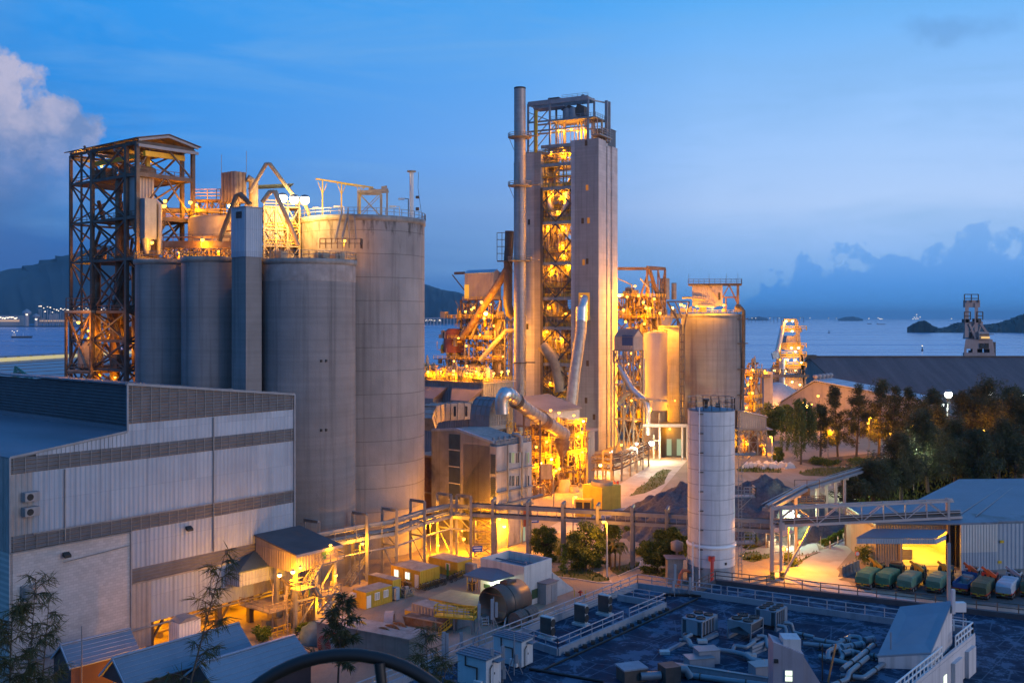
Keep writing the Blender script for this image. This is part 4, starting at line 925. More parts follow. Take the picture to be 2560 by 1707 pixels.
b=MB(); b.lathe((0,0,0),[(r*1.05,0),(r*1.05,92),(r,92.2),(r,zt)],36)
z=4
while z<zt-2:k=1.05 if z<92 else 1.0; b.lathe((0,0,z),[(r*k,0),(r*k+.05,.02),(r*k+.05,.14),(r*k,.16)],28,False,False); z+=4.6
b.bd('shell',mat('chimney_metal',(.33,.30,.29),.5,.4,.15,.5,streak=.3,band=.35),T)
b=MB(); b.lathe((0,0,zt-.5),[(r*1.02,0),(r*1.02,.52),(r*.8,.52)],24); b.bd('rim',mDK,T)
for e in (450,830,1415):
    z=fr.z('E',e); w=MB(); w.lathe((0,0,z-.35),[(r,0),(r+2.0,.15),(r+2.0,.4),(r,.4)],20,cap=False); w.beam((0,-r-5,z),(0,r,z),1.2,.25)
    w.rail([(math.cos(R(a))*(r+1.9),math.sin(R(a))*(r+1.9),z)for a in range(0,361,30)],1.2,2,.06); w.beam((-1,r+1.6,z),(-.5,r,z-4),.15)
    w.bd('platform',mDU,T)
z=fr.z('D',800); w=MB(); w.lathe((0,0,z-.3),[(r,0),(r+.6,.1),(r+.6,.4),(r,.4)],20,cap=False); w.beam((0,0,z),(3,-4,z),.4); w.bd('brace_ring',mSD,T)
b=MB()
for a in (200,207):x,y=math.cos(R(a))*(r+.15),math.sin(R(a))*(r+.15); b.beam((x,y,2),(x,y,92),.08)
b.bd('ladder',mSG,T)
T=thing('gas_duct','dark banded gas duct dropping beside the chimney and slanting into the amber plant','duct',D('E',165,1190,326),0); fr=FR[T.name]
def dpath(T,pts,r,m,ring=3.0,name='duct',n=16,rb=1.07):
    fr=frm(T); L=[fr.l(D(k,x,y,Y))for k,x,y,Y in pts]; b=MB(); b.tube(L,r,n)
    for a,c in zip(L,L[1:]):
        k=max(1,int((c-a).length/ring)); d=(c-a).normalized()*.12
        for i in range(k):p=a.lerp(c,(i+.5)/k); b.tube([p-d,p+d],r*rb,n)
    return b.bd(name,m,T)
dpath(T,(('E',168,1185,326),('E',166,1300,326),('D',655,120,326),('D',652,420,326),('D',665,480,326),('D',690,500,326)),1.45,mSD,name='riser')
dpath(T,(('D',645,195,326),('D',610,255,327),('D',500,425,331),('D',400,580,335),('D',350,640,337)),1.25,mSR,name='branch')
b=MB(); p=fr.l(D('D',630,135,324)); b.box(p.x-2.4,p.y-1,p.z-.3,p.x+8,p.y+2,p.z); b.rail([(p.x-2.4,p.y-1,p.z),(p.x+.8,p.y-1,p.z)],9,1.5,.1,3); b.bd('platform',mSD,T)
T=thing('insulated_duct','long scaled grey duct leaving a lit hole in the right pier and curving down','duct',fp.w(-3,yR*.6,0),0); fr=FR[T.name]
dpath(T,(('D',1132,530,310),('D',1128,600,309),('D',1110,720,307),('D',1088,870,305),('D',1075,1000,303),('D',1062,1125,302)),1.75,M_DUCT,ring=1.5,name='sleeve',rb=1.04)
dpath(T,(('D',1150,380,314),('D',1146,410,312),('D',1132,500,311)),1.35,mGA,ring=2,name='elbow')
dpath(T,(('D',1135,440,311),('D',1132,535,310)),1.8,mGA,ring=1.6,name='collar')
p=fp.pl('D',1115,345,0,-.02); p2=fp.pl('D',1187,520,0,-.02)
w=MB(); w.box(-.06,p2.y,p2.z,.0,p.y,p.z); w.bd('window',emis('amber_recess',(1,.36,.02),.6),PT)
w=MB(); w.rail([(-.3,p2.y-.3,p2.z),(-2.6,p2.y-.3,p2.z),(-2.6,p.y+.3,p2.z),(-.3,p.y+.3,p2.z)],1.2,1,.06); w.box(-2.6,p2.y-.3,p2.z-.2,0,p.y+.3,p2.z); w.bd('balcony',mDU,PT)
pc=D('D',555,390,335)
T=thing('clinker_plant','amber-lit lattice plant with gabled cladding head left of the chimney','process building',(pc.x,pc.y,0),GA); fr=FR[T.name]
lx=fr.lenx('D',608); ly=fr.leny('D',370); ly2=fr.leny('D',345); z0=fr.z('D',390); z1=fr.z('D',212); zr=fr.z('D',192)
b=MB(); b.box(0,0,z0,lx,ly,z1); b.corr((0,ly,z0),(0,-ly,0),(0,0,z1-z0),.7,.1); b.corr((0,0,z0),(lx,0,0),(0,0,z1-z0),.7,.1); b.prism([(0,0,z1),(lx,0,z1),(lx/2,0,zr)],(0,ly,0)); b.bd('cladding_head',mCP,T)
b=MB(); b.prism([(-.3,-.3,z1),(lx/2,-.3,zr+.2),(lx/2,-.3,zr),(0,-.3,z1-.3)],(0,ly+.6,0)); b.bd('roof',mSH,T)
p=fr.pl('D',385,337,0,-.02); b=MB(); b.box(-.2,p.y-1.0,p.z-2.4,-.1,p.y+1.0,p.z+2.4); b.bd('window',E_WINY,T)
b=MB(); p=fr.pl('D',305,218,0,-.1); b.beam((0,ly,p.z),(-.2,p.y,p.z),.5,.9); b.beam((0,ly,p.z-6),(-.2,p.y+1,p.z-.5),.3); b.bd('jib',mSD,T)
b=MB(); zz=[22,28,35,42,z0]; b.lat([0,lx],[0,ly2*.5,ly2],zz,.5,.4,.22); b.bd('steel_frame',mSR,T)
b=MB(); fx=fr.pl('D',680,600,1,-6)
b.corr((0,-3,15),(fx.x,0,0),(0,0,fr.z('D',545,(0,-3))-15),.8,.1); b.box(.1,-2.9,15,fx.x,0,fr.z('D',545,(0,-3))); b.bd('wall_sheeting',mCB,T)
b=MB(); g=fr.pl('D',600,465,1,-2); b.prism([(2,-3.3,fr.z('D',545,(0,-3))),(fx.x*.6,-3.3,g.z),(fx.x,-3.3,fr.z('D',545,(0,-3)))],(0,5,0)); b.bd('gable',mCB,T)
b=MB(); zz2=[12,19,26,33,fr.z('D',525)]; xs2=[-1,fx.x*.35,fx.x*.7,fx.x]; b.lat(xs2,[-6,-3.2],zz2,.35,.3,.2,True,(1,1,0,1),True); b.bd('outer_frame',mDU,T)
b=MB(); rr=random.Random(31)
p=fr.pl('D',445,700,0,-2); b.lathe((-2,p.y,14),[(4,0),(4.2,8),(3.6,11.5),(1,13)],24); p=fr.pl('D',430,770,0,-3.5); b.lathe((-3.5,p.y,18),[(2.2,0),(2.2,4),(.5,5.5)],20); b.bd('vessel',mDU,T)
p=fr.pl('D',300,730,0,-1); b=MB(); b.lathe((-1,p.y,fr.z('D',740)),[(3.6,0),(3.6,fr.z('D',605)-fr.z('D',740)),(2,fr.z('D',600)-fr.z('D',740)+1)],20); b.bd('vessel',mat('rust_red',(.20,.06,.04),.7),T,label='rust-red round vessel')
b=MB()
for i in range(60):
    y=rr.uniform(-5,ly2*1.5); x=rr.uniform(-5,3); z=rr.choice([20,22,28,35,42]);
    if rr.random()<.4:w=rr.uniform(.6,2.2); b.box(x,y,z,x+w,y+w,z+rr.uniform(.8,3))
    else:b.tube([(x,y,z),(x,y+rr.uniform(-4,4),z+rr.uniform(1,6)),(x+1,y+rr.uniform(-3,3),z+rr.uniform(4,8))],rr.uniform(.15,.5),8)
b.bd('process_equipment',mDU,T)
b=MB()
for z in (22,28,35,42):b=MB(); b.box(-6,-5,z-.2,3,ly2*(1.5 if z<30 else 1.05),z); b.bd('deck',mSR,T)
b=MB()
for z in (22,28,35,42,z0):yy=ly2*(1.5 if z<30 else 1.05); b.rail([(3,-5,z),(-6,-5,z),(-6,yy,z)]if z<48 else [(lx,-1,z),(0,-1,z),(-1,ly,z)],1.1,2,.06)
b.bd('railing',mYE,T)
b=MB(); b.tube([fr.l(D('D',470,790,326)),fr.l(D('D',560,680,326)),fr.l(D('D',640,595,326)),fr.l(D('D',690,590,326))],.75,10); b.bd('duct',mDU,T)
tangle(T,(-6,-6,12,2,ly2*1.5,34),330,11,[mDU,mYE,mSR,mCP],th=(.12,.34)); tangle(T,(-3,-1,33,2,ly2,47),120,12,[mDU,mYE,mSR],'upper_steel',th=(.12,.3))
for x,y,P,rr_ in ((508,480,5000,.7),(430,440,2500,.4),(415,452,1800,.4),(375,467,2500,.4),(480,405,2500,.5),(497,512,2500,.4),(380,690,2000,.35),(384,822,2000,.35),(470,620,1800,.3),(560,560,2000,.3),(620,760,2000,.3),(540,420,1500,.3),(330,640,1500,.3),(300,790,1500,.3),(600,640,1500,.25)):
    lamp(T,D('D',x,y,323),P,r=rr_,bulb=E_SODB if P>4000 else None)
pc=D('D',492,940,272)
T=thing('mill_shed','blue-grey clad mill shed with hopper dormers and a row of lamps along its roof deck','mill shed',(pc.x,pc.y,0),GA); fr=FR[T.name]
lx=fr.lenx('D',688); ly=fr.leny('D',20); zt=fr.z('D',940)
M_MS=mat('blue_cladding',(.20,.215,.23),.6,.1,.12,.4,streak=.45,col2=(.20,.14,.10),c2=(.6,.8))
b=MB(); b.box(0,0,0,lx,ly,zt); b.corr((0,ly,0),(0,-ly,0),(0,0,zt),.9,.1); b.corr((0,0,0),(lx,0,0),(0,0,zt),.9,.1); b.bd('wall',M_MS,T)
b=MB(); b.box(-.5,-.5,zt,lx+.5,ly,zt+.35); b.bd('roof_deck',mDU,T)
b=MB(); b.rail([(lx,-.3,zt+.35),(-.3,-.3,zt+.35),(-.3,ly,zt+.35)],1.2,1.8,.06,2); b.bd('railing',mYE,T)
for ya,yb in ((fr.pl('D',485,975,0,-.5).y,fr.pl('D',285,975,0,-.5).y),(fr.pl('D',253,970,0,-.5).y,fr.pl('D',60,970,0,-.5).y)):
    za,zc=fr.z('D',972),fr.z('D',1050)
    b=MB(); m2=(ya+yb)/2; b.hexa([(-3.5,ya+2.4,zc),(0,ya+2.4,zc),(0,yb-2.4,zc),(-3.5,yb-2.4,zc)],[(-.3,ya,za),(0,ya,za),(0,yb,za),(-.3,yb,za)]); b.bd('dormer',mWR,T)
    b=MB(); b.box(-3.4,ya+2.6,zc-4,-.1,yb-2.6,zc); b.bd('dormer_wall',M_MS,T)
b=MB(); rr=random.Random(41)
for i in range(40):
    y=rr.uniform(.5,ly); x=rr.uniform(.3,5); h=rr.uniform(1.2,4)
    if rr.random()<.5:b.box(x,y,zt+.3,x+1.4,y+rr.uniform(.7,2),zt+h)
    else:b.tube([(x,y,zt),(x,y,zt+h),(x,y+rr.uniform(-4,4),zt+h)],rr.uniform(.15,.4),8)
b.bd('roof_machine',mDU,T)
tangle(T,(-.4,0,zt+.3,4,ly,zt+4.5),150,13,[mDU,mYE,mCP],'deck_steel')
for x,y,s in ((135,860,1.4),(215,857,.8),(300,855,1.1),(297,878,1),(445,858,.9),(463,880,.8),(528,855,.6),(560,870,1),(612,862,1),(655,855,1),(384,868,.8)):
    p=fr.pl('D',x,y,0,-.2); lamp(T,fr.w(*p),1700*s,r=.38*s,post=1.6)
T=thing('shore_hall','low pink-lit hall by the water beyond the mill shed','hall',D('D',95,880,430),0); T.location.z=0; FR[T.name].o.z=0
b=MB(); b.hexa([(-8,0,0),(32,0,0),(32,14,0),(-8,14,0)],[(-8,0,12),(32,0,12),(32,14,12),(-8,14,12)]); b.bd('wall',mCP,T); b=MB(); b.hexa([(-9,-1,12),(33,-1,12),(33,15,12),(-9,15,12)],[(-9,6,15.4),(33,6,17.5),(33,8,17.5),(-9,8,15.4)]); b.bd('roof',mCP,T)
lamp(T,D('D',160,870,420),5000,r=.5)
T=thing('exhaust_duct','square banded exhaust duct turning down behind the concrete building','duct',D('d',400,400,225),0); fr=FR[T.name]
def sqduct(T,pts,w,m,name='duct'):
    fr=frm(T); L=[fr.l(p)for p in pts]; b=MB()
    for a,c in zip(L,L[1:]):
        b.beam(a,c,w); n=max(2,int((c-a).length/1.8))
        for i in range(n+1):p=a.lerp(c,i/n); d=(c-a).normalized()*.1; b.beam(p-d,p+d,w*1.07)
    b.bd(name,m,T)
sqduct(T,[D('d',515,395,222),D('d',300,405,216),D('d',225,425,212),D('d',200,500,210)],3.6,M_DUCT,'main_run'); sqduct(T,[D('d',520,340,222),D('d',520,440,222)],2.6,mSG,'end_box')
b=MB()
for x in (240,330,430,520):p=fr.l(D('d',x,440,215)); b.beam(p,(p.x,p.y,2),.5);
b.bd('leg',mSD,T)
pc=D('D',905,1130,262)
T=thing('kiln_house','dusty purple sloping roof house at the foot of the twin-pier tower','kiln house',(pc.x,pc.y,0),GA); fr=FR[T.name]
lx=fr.lenx('D',1125); ly=fr.leny('D',690); z0=fr.z('D',1130); b=MB()
b.prism([(0,-.5,z0),(lx,-.5,z0+.2),(lx,-.5,z0+.5),(0,-.5,z0+.3)],(0,ly+.5,3.2)); b.bd('roof',mWR,T)
b=MB(); b.box(.3,0,z0-4,lx-.3,ly*.95,z0-.1); b.corr((.25,ly*.95,z0-4),(0,-ly*.95,0),(0,0,3.9),.7,.08); b.bd('wall',mCG,T)
b=MB(); b.lat([0,lx*.33,lx*.66,lx],[0,ly*.5,ly*.95],[0,5,z0-4],.5,.4,.25); b.bd('steel_frame',mSR,T)
p=fr.l(D('D',932,1110,258)); lamp(T,D('D',932,1110,256),2500,r=.38)
for x,y in ((2,2),(8,2),(14,2),(4,8)):lamp(T,fr.w(x,y-3,7),2500,r=.25)
T=thing('vault_filter','round-topped ribbed filter housing on a stand beside the silver elbow','filter',D('d',700,520,205),GA); fr=FR[T.name]
z=-.0; b=MB(); lxv=fr.lenx('d',830); lyv=fr.leny('d',548); hv=5.2
n=14; arc=[(lxv*0-0,0)]; vs=[]
w2=lxv/2
ring=[(w2-w2*math.cos(math.pi*i/n),hv*math.sin(math.pi*i/n)*.9+1.0)for i in range(n+1)]
b.prism([(x,0,zz)for x,zz in ring]+[(lxv,0,-1),(0,0,-1)],(0,lyv,0)); b.bd('housing',mSB,T)
b=MB()
for j in range(int(lyv/1.3)+1):
    y=min(lyv,j*1.3)
    for a,c in zip(ring,ring[1:]):b.beam((a[0],y,a[1]+.08),(c[0],y,c[1]+.08),.14)
for a in ring[1:-1:2]:b.beam((a[0],0,a[1]+.1),(a[0],lyv,a[1]+.1),.14)
for a in ring:b.beam((a[0],-.05,0),(a[0],-.05,a[1]),.14)
for zz in (1,2.2,3.4):b.beam((0,-.05,zz),(lxv,-.05,zz),.14)
b.bd('rib',mSG,T)
b=MB(); b.lat([0,lxv],[0,lyv],[-7,-4,-1],.35,.3,.15); b.bd('stand',mSD,T)
b=MB(); b.lathe((2,-1,-6),[(1.3,0),(1.3,2.6)],16); b.lathe((7,-2,-6),[(1.3,0),(1.3,2.8)],16); b.bd('drum',mCP,T)
b=MB(); b.rail([(lxv+2,-1,-1),(lxv+2,lyv,-1)],1.2,1.2,.06,2); b.rail([(lxv,-1,-3),(lxv+7,-1,-3)],1.2,1.2,.06,1); b.box(lxv,-1,-3.2,lxv+7,0,-3); b.bd('railing',mYE,T)
T=thing('silver_duct','shiny silver elbow duct sloping down over brown bands to the kiln','duct',D('d',800,400,204),0)
dpath(T,(('d',800,420,203),('d',797,330,203),('d',806,290,203),('d',826,268,203),('d',850,266,204),('d',878,285,205)),1.42,mGA,ring=1.6,name='elbow',n=20)
dpath(T,(('d',878,285,205),('d',925,330,207),('d',1000,390,211),('d',1090,450,217),('d',1170,505,223),('d',1250,555,229),('d',1292,580,232)),1.42,mat('warm_silver',(.42,.38,.36),.4,.6,.15,.5,streak=.2),ring=2.0,name='slope',n=20)
dpath(T,(('d',905,312,206),('d',925,330,207)),1.55,mSD,ring=9,name='band'); dpath(T,(('d',1105,462,218),('d',1150,490,221)),1.52,mat('rust_band',(.16,.09,.06),.7),ring=9,name='band')
b=MB(); fr=FR[T.name]
for x,y in ((970,375),(1098,470)):p=fr.l(D('d',x,y,212)); b.beam(p,(p.x,p.y,-16),.4)
b.bd('support',mSR,T)
pc=G('d',757,1482)
T=thing('concrete_building','weather-stained five-storey concrete building with louvred stair strips','building',pc,GA); fr=FR[T.name]
lx=fr.lenx('d',1032); ly=fr.leny('d',247); z0=fr.z('d',655); zm=fr.z('d',553,(0,ly*.62)); zl=fr.z('d',556,(0,ly)); zp=fr.z('d',680)
ch=1.6
b=MB(); b.prism([(0,ly,0),(0,ch,0),(0,ch,z0),(0,ly*.6,zm),(0,ly,zl)],(lx*.9,0,0)); b.bd('wall',mCD,T)
b=MB(); b.box(.0,0,0,lx,ly*.5,zp); b.bd('office_wall',mat('grimy_render',(.42,.40,.38),.85,0,.15,.5,streak=.6,col2=(.20,.19,.18),c2=(.58,.75)),T)
b=MB(); b.prism([(-.15,ch-.8,z0-.1),(-.15,ly*.6,zm),(-.15,ly*.6,zm+.5),(-.15,ch-.8,z0+.4)],(.5,0,0)); b.prism([(-.15,ly*.6,zm),(-.15,ly,zl),(-.15,ly,zl+.4),(-.15,ly*.6,zm+.5)],(.5,0,0)); b.bd('coping',mSH,T)
b=MB(); b.box(.3,ly*.5,zp-.5,lx*.9,ly,zl-.3); b.bd('roof',mRF,T)
ya,yb=fr.pl('d',468,800,0,-.1).y,fr.pl('d',383,800,0,-.1).y
m_lv=mat('glass_louvre',(.10,.115,.105),.35,.1,.2,.6)
for k in range(4):
    za,zc=fr.z('d',1145-k*135),fr.z('d',1018-k*135)-.0
    zc=min(zc,fr.z('d',600)); w=MB(); n=14
    for i in range(n):zz=za+(zc-za)*i/n; w.add([(-.12,ya,zz),(-.12,yb,zz),(-.03,yb,zz+(zc-za)/n),(-.03,ya,zz+(zc-za)/n)],[(0,1,2,3)])
    w.box(-.02,ya,za,0.0,yb,zc); w.bd('louvre_window',m_lv,T); w=MB(); w.beam((-.1,ya,za),(-.1,yb,za),.15); w.bd('sill',mCL,T)
for k in range(4):
    za,zc=.8+k*4.3,4.4+k*4.3; w=MB(); x0,x1=-.05,.0
    w.add([(-.06,.25,za),(-.06,1.4,za),(-.06,1.4,min(zc,z0-2)),(-.06,.25,min(zc,z0-2))],[(0,1,2,3)])
    for i in range(10):zz=za+(min(zc,z0-2)-za)*i/10; w.beam((-.1,.25,zz),(-.1,1.4,zz),.08)
    w.bd('louvre_window',m_lv,T)
fl=[fr.z('d',e)for e in (880,1010,1120,1250)]
b=MB()
for e in (875,1040,1180):z=fr.z('d',e); b.box(-.1,-.45,z-.2,lx+.05,0,z+.1)
b.bd('ledge',mCD,T)
for e0,e1 in ((725,800),(905,990)):
    for j,xe in enumerate((855,884,920,1000)):
        p=fr.pl('d',xe,e0,1,-.03); zt_=p.z; zb2=zt_-1.9; w=MB(); w.box(p.x-.42,-.06,zb2,p.x+.42,.02,zt_); lit=(e0==725 and j in (1,3))
        o=w.bd('window',M_GLASS if not lit else emis('dim_window',(.55,.7,.35),.35),T); f2=MB()
        for (xa,xb,za,zb3)in ((-.5,-.42,zb2,zt_),(.42,.5,zb2,zt_),(-.5,.5,zt_,zt_+.1),(-.5,.5,zb2-.1,zb2),(-.04,.04,zb2,zt_)):f2.box(p.x+xa,-.1,za,p.x+xb,.0,zb3)
        f2.bd('frame',mCL,o)
b=MB()
for e in (840,952):x=fr.pl('d',e,900,1,-.4).x; b.beam((x,-.6,0),(x,-.6,zp+.3),.28)
x=fr.pl('d',945,650,1,-.4).x; b.tube([(x,-.5,zp-1.5),(x,-.5,zp+1.2),(x-.4,0,zp+1.7),(x-.8,1,zp+1.7)],.38,10); b.tube([(x+2,-.4,zp-2),(x+2,-.4,2)],.09,6)
b.bd('downpipe',mSG,T)
b=MB(); b.rail([(.2,.2,zp),(lx,.2,zp)],1.1,1.3,.06,2); b.tube([(.4,1,zp+.4),(lx,1,zp+.4)],.2,8); b.tube([(.4,2,zp+.7),(lx,2,zp+.7)],.25,8)
for i in range(5):b.lathe((1+i*1.6,1.6,zp-.2),[(.25,0),(.25,1.7)],10)
b.bd('roof_pipe',mSB,T)
x,y=815,1300
lamp(T,fr.w(*fr.pl('d',818,1302,1,-.8)),2600,r=.3,bulb=E_SODB); lamp(T,D('d',487,1335,178),700,r=.18); lamp(T,D('d',500,1400,177),2600,r=.3); lamp(T,D('d',300,1450,176),2000,r=.22)
b=MB(); b.beam((0,-.5,fr.z('d',1140)),(lx+1,-1.8,fr.z('d',1050,(lx,0))),.5,.3); b.bd('awning',mRF,T)
b=MB(); p=fr.pl('d',970,1380,1,-.02); b.box(p.x-.9,-.05,.2,p.x+.3,0.02,2.8); b.bd('door',emis('lit_doorway',(.6,.9,.6),.5),T)
b=MB(); p=fr.pl('d',980,1330,1,-.02); b.box(p.x-1,-.1,2.8,p.x+1.2,0,6.5); b.bd('door_panel',mat('dull_red',(.22,.04,.03),.6),T)
T=thing('brick_annex','dark brick annex glimpsed between the tallest silo and the concrete building','annex',fr.w(1.0,ly+.3,0),GA)
b=MB(); b.box(0,0,0,8,5,15); b.bd('wall',mat('brown_brick',(.18,.10,.06),.9,0,.3,1.2),T); b=MB(); b.box(-.3,-.1,15,8,5.2,15.4); b.box(-.3,-.1,8,0,5,8.3); b.bd('ledge',mDU,T)
pc=G('d',1175,985); pc=Vector(((kx('d',1180))*238,238,0))
T=thing('kiln_steelwork','rusty orange-lit multi-level steelwork where the silver duct comes down','steel structure',pc,GA); fr=FR[T.name]
lx=fr.lenx('d',1450); ly=fr.leny('d',1035)
zz=[0,4.5,8.5,12.5,16]
b=MB(); b.lat([0,lx*.33,lx*.66,lx],[0,ly*.5,ly],zz,.45,.4,.22); b.bd('steel_frame',mSR,T)
b=MB()
for z in zz[1:]:b=MB(); b.box(-.5,-.5,z-.15,lx*(1 if z<14 else .8),ly,z); b.bd('deck',mSR,T)
b=MB()
for z in zz[1:]:b.rail([(lx,-.5,z),(-.5,-.5,z),(-.5,ly,z)],1.1,1.6,.055,2)
b.bd('railing',mYE,T)
b=MB(); c=fr.l(D('d',1270,590,232)); b.lathe((c.x,c.y,c.z-5),[(.6,0),(1.7,2.5),(1.8,3.6),(1.5,4.4)],20); b.bd('hopper',mSR,T)
b=MB(); rr=random.Random(51)
for i in range(60):
    z=rr.choice(zz[:-1]); x,y=rr.uniform(0,lx),rr.uniform(-.3,ly)
    if rr.random()<.45:w=rr.uniform(.7,2.4); b.box(x,y,z,x+w,y+w,z+rr.uniform(.8,3))
    else:b.tube([(x,y,z),(x,y,z+rr.uniform(1,4)),(x+rr.uniform(-4,4),y+rr.uniform(-1,1),z+rr.uniform(2,5))],rr.uniform(.12,.5),8)
b.box(2,1,0,lx*.5,4,4.2); b.bd('process_equipment',mSR,T)
tangle(T,(-.8,-.8,0,lx*.9,ly,16),330,14,[mDU,mYE,mSR,mSR],th=(.1,.3))
for x,y,P in ((1180,393,1800),(1247,412,2200),(1363,432,2000),(1437,478,2500),(1345,575,1800),(1427,567,1800),(1395,598,1200),(1068,680,1500),(1360,685,1500),(1103,806,3000),(1187,776,2500),(1290,620,1500),(1250,850,1500),(1150,640,1500)):
    lamp(T,D('d',x,y,236 if x<1300 else 246),P,r=.33,bulb=E_SODB if P>2400 else None)
for x,y in ((3,3),(9,3),(15,3),(6,8)):lamp(T,fr.w(x,y,3.6),1500,r=.2)
T=thing('service_box','square tan sheet-metal house with flat brown roof against the pier foot','shed',G('d',1475,720,8.0),TA)
fr=FR[T.name]; T.location.z=0; fr.o.z=0
b=MB(); b.box(0,0,0,4.2,3.8,fr.z('d',565)); b.bd('wall',mCB,T); b=MB(); b.box(-.4,-.6,fr.z('d',565),5,4.2,fr.z('d',548)); b.bd('roof',mWR,T)
def cone(lbl,k,x,y,r0,r1,h):
    T=thing('steel_cone',lbl,'cone',G(k,x,y),0,'steel cones on the yard'); b=MB(); b.lathe((0,0,0),[(r0,0),(r1,h),(r1*.85,h),(r0*.85,.2)],28,cap=False); b.bd('shell',mDU,T); b=MB(); b.lathe((0,0,h-.15),[(r1*1.05,0),(r1*1.05,.17),(r1*.9,.17)],24,cap=False); b.bd('rim',mSR,T)
cone('large truncated steel cone on the orange-lit yard','e',425,500,2.3,1.4,3.2); cone('small truncated steel cone beside the larger cone','e',528,508,1.4,.9,1.6)
T=thing('cooling_unit','square yellow-lit cooling unit with round fan on top, in the yard','cooling unit',G('e',850,690),40); fr=FR[T.name]
b=MB(); b.box(-1.5,0,0,4.5,6,5.2); b.bd('casing',mYC,T,bevel=.08); b=MB(); b.lathe((1.5,3,5.2),[(2.4,0),(2.4,.7),(2.1,.7),(2.1,.1),(.01,.1)],28); b.bd('fan_ring',mDU,T)
T=thing('generator_box','low yellow box with two dark grilles behind the pipe bridge','generator',G('e',540,748),-15); fr=FR[T.name]
L=fr.lenx('e',700); b=MB(); b.box(0,0,0,L,2.6,3.6); b.bd('casing',mYC,T,bevel=.05)
for i in range(2):w=MB(); w.box(L*(.06+.48*i),-.04,.9,L*(.44+.48*i),0,3.1); w.bd('grille',mDK,T)
T=thing('scrap_crate','tall wire-sided scrap crate by the yard corner','crate',G('d',1050,1090),GA); b=MB(); b.lat([0,3.5,7],[0,3],[0,3.2],.2,.15,.1); b.box(.2,.2,0,6.8,2.8,.3); b.bd('frame',mSR,T)
b=MB(); rr=random.Random(2)
for i in range(14):x,y=rr.uniform(.3,6),rr.uniform(.3,2.2); b.box(x,y,.3,x+.8,y+.7,rr.uniform(.8,3.0))
b.bd('scrap',mDU,T)
T=thing('notice_board','blank pale square board standing on the scrap crate corner','board',G('d',1100,1075),10); b=MB(); b.box(0,0,4.2,2.9,.15,7.8); b.bd('board',mDU,T); b=MB(); b.beam((.2,.1,0),(.2,.1,4.3),.2); b.beam((2.7,.1,0),(2.7,.1,4.3),.2); b.bd('post',mSR,T)
T=thing('yard_pipe_rack','rusty pipe rack on square posts curving along the foot of the twin-pier tower','pipe rack',G('e',840,405),0); fr=FR[T.name]
A=[G('e',297,440),G('e',840,405),G('e',893,420),G('e',995,398),G('e',1080,352),G('e',1145,318),G('e',1205,290),G('e',1260,258)]
b=MB()
for i,p in enumerate(A):
    h=6.5 if i!=2 else 8; v=Vector((-2.0,1.6,0)); q0=fr.l(p); b.beam(q0,q0+Vector((0,0,h)),.45); b.beam(q0+v,q0+v+Vector((0,0,h)),.45)
    for z in (3.2,5,h):b.beam(q0+Vector((0,0,z)),q0+v+Vector((0,0,z)),.25,.35)
b.bd('post',mDU,T)
b=MB()
for a,c in zip(A,A[1:]):
    a,c=fr.l(a),fr.l(c)
    for z in (3.2,5,6.4):b.beam(a+Vector((0,0,z)),c+Vector((0,0,z)),.2,.3)
    for z,o in ((5.4,.3),(5.5,.9),(6.8,.5),(6.9,1.2),(3.5,1)):
        d=Vector((-2,1.6,0))*(o/2); b.tube([a+d+Vector((0,0,z)),c+d+Vector((0,0,z))],.16,8)
    b.beam(a+Vector((0,0,3.2)),c+Vector((0,0,6.4)),.12)
a,c=fr.l(D('e',0,280,225)),fr.l(A[0])
for z in (5,6.4):b.beam(a+Vector((0,0,0)),c+Vector((0,0,z)),.25)
b.bd('pipe',mSR,T)
for x,y,P,m,cl,r in ((310,183,2500,None,SOD,.36),(205,225,2500,None,SOD,.34),(788,245,3500,E_SODB,SOD,.42),(892,112,2200,E_WHT,(1,.9,.8),.45),(1143,33,2200,E_WHT,(1,.95,.8),.42),(993,45,1800,None,SOD,.34)):
    Y=238 if x<400 else 262 if x<800 else 270
    lamp(T,D('e',x,y,Y),P,r=r,bulb=m,col=cl)
pc=Vector((kx('F',330)*335,335,0))
T=thing('crusher_plant','dense amber-lit process steelwork right of the twin-pier tower','process building',pc,GA); fr=FR[T.name]
lx=fr.lenx('F',545); ly=fr.leny('F',95)
zz=[0,7,14,21,28,35,42,49]
b=MB(); b.lat([0,lx*.5,lx],[0,ly*.5,ly],zz[:7],.5,.4,.22); b.lat([0,lx*.5],[0,ly*.5,ly],[42,49],.4,.35,.2)
xa=fr.pl('F',420,100,1,2).x; zt=fr.z('F',80); b.beam((0,ly,zt),(xa,0,zt),.6,1.0); b.beam((0,0,zt),(xa,0,zt),.6,1.0); b.beam((xa,0,42),(xa,0,zt),.6); b.beam((xa*.6,0,42),(xa*.6,0,zt),.4); b.beam((0,0,49),(0,0,zt),.5); b.beam((0,ly,49),(0,ly,zt),.5)
b.beam((xa*.1,0,zt),(xa*.9,0,43),.9); b.beam((xa*.15,0,zt),(-3,2,46),.5); b.beam((xa*.6,0,45),(xa,0,zt),.3); b.beam((xa,0,45),(xa*.6,0,zt),.3)
b.bd('steel_frame',mSR,T)
b=MB()
for z in zz[1:7]:b.box(-1,-1,z-.2,lx,ly,z)
b.box(-1,-1,48.8,lx*.5,ly,49); b.bd('deck',mSR,T)
b=MB()
for z in zz[1:]:xe=lx if z<45 else lx*.5; b.rail([(xe,-1,z),(-1,-1,z),(-1,ly,z)],1.2,2,.06,2)
b.bd('railing',mYE,T)
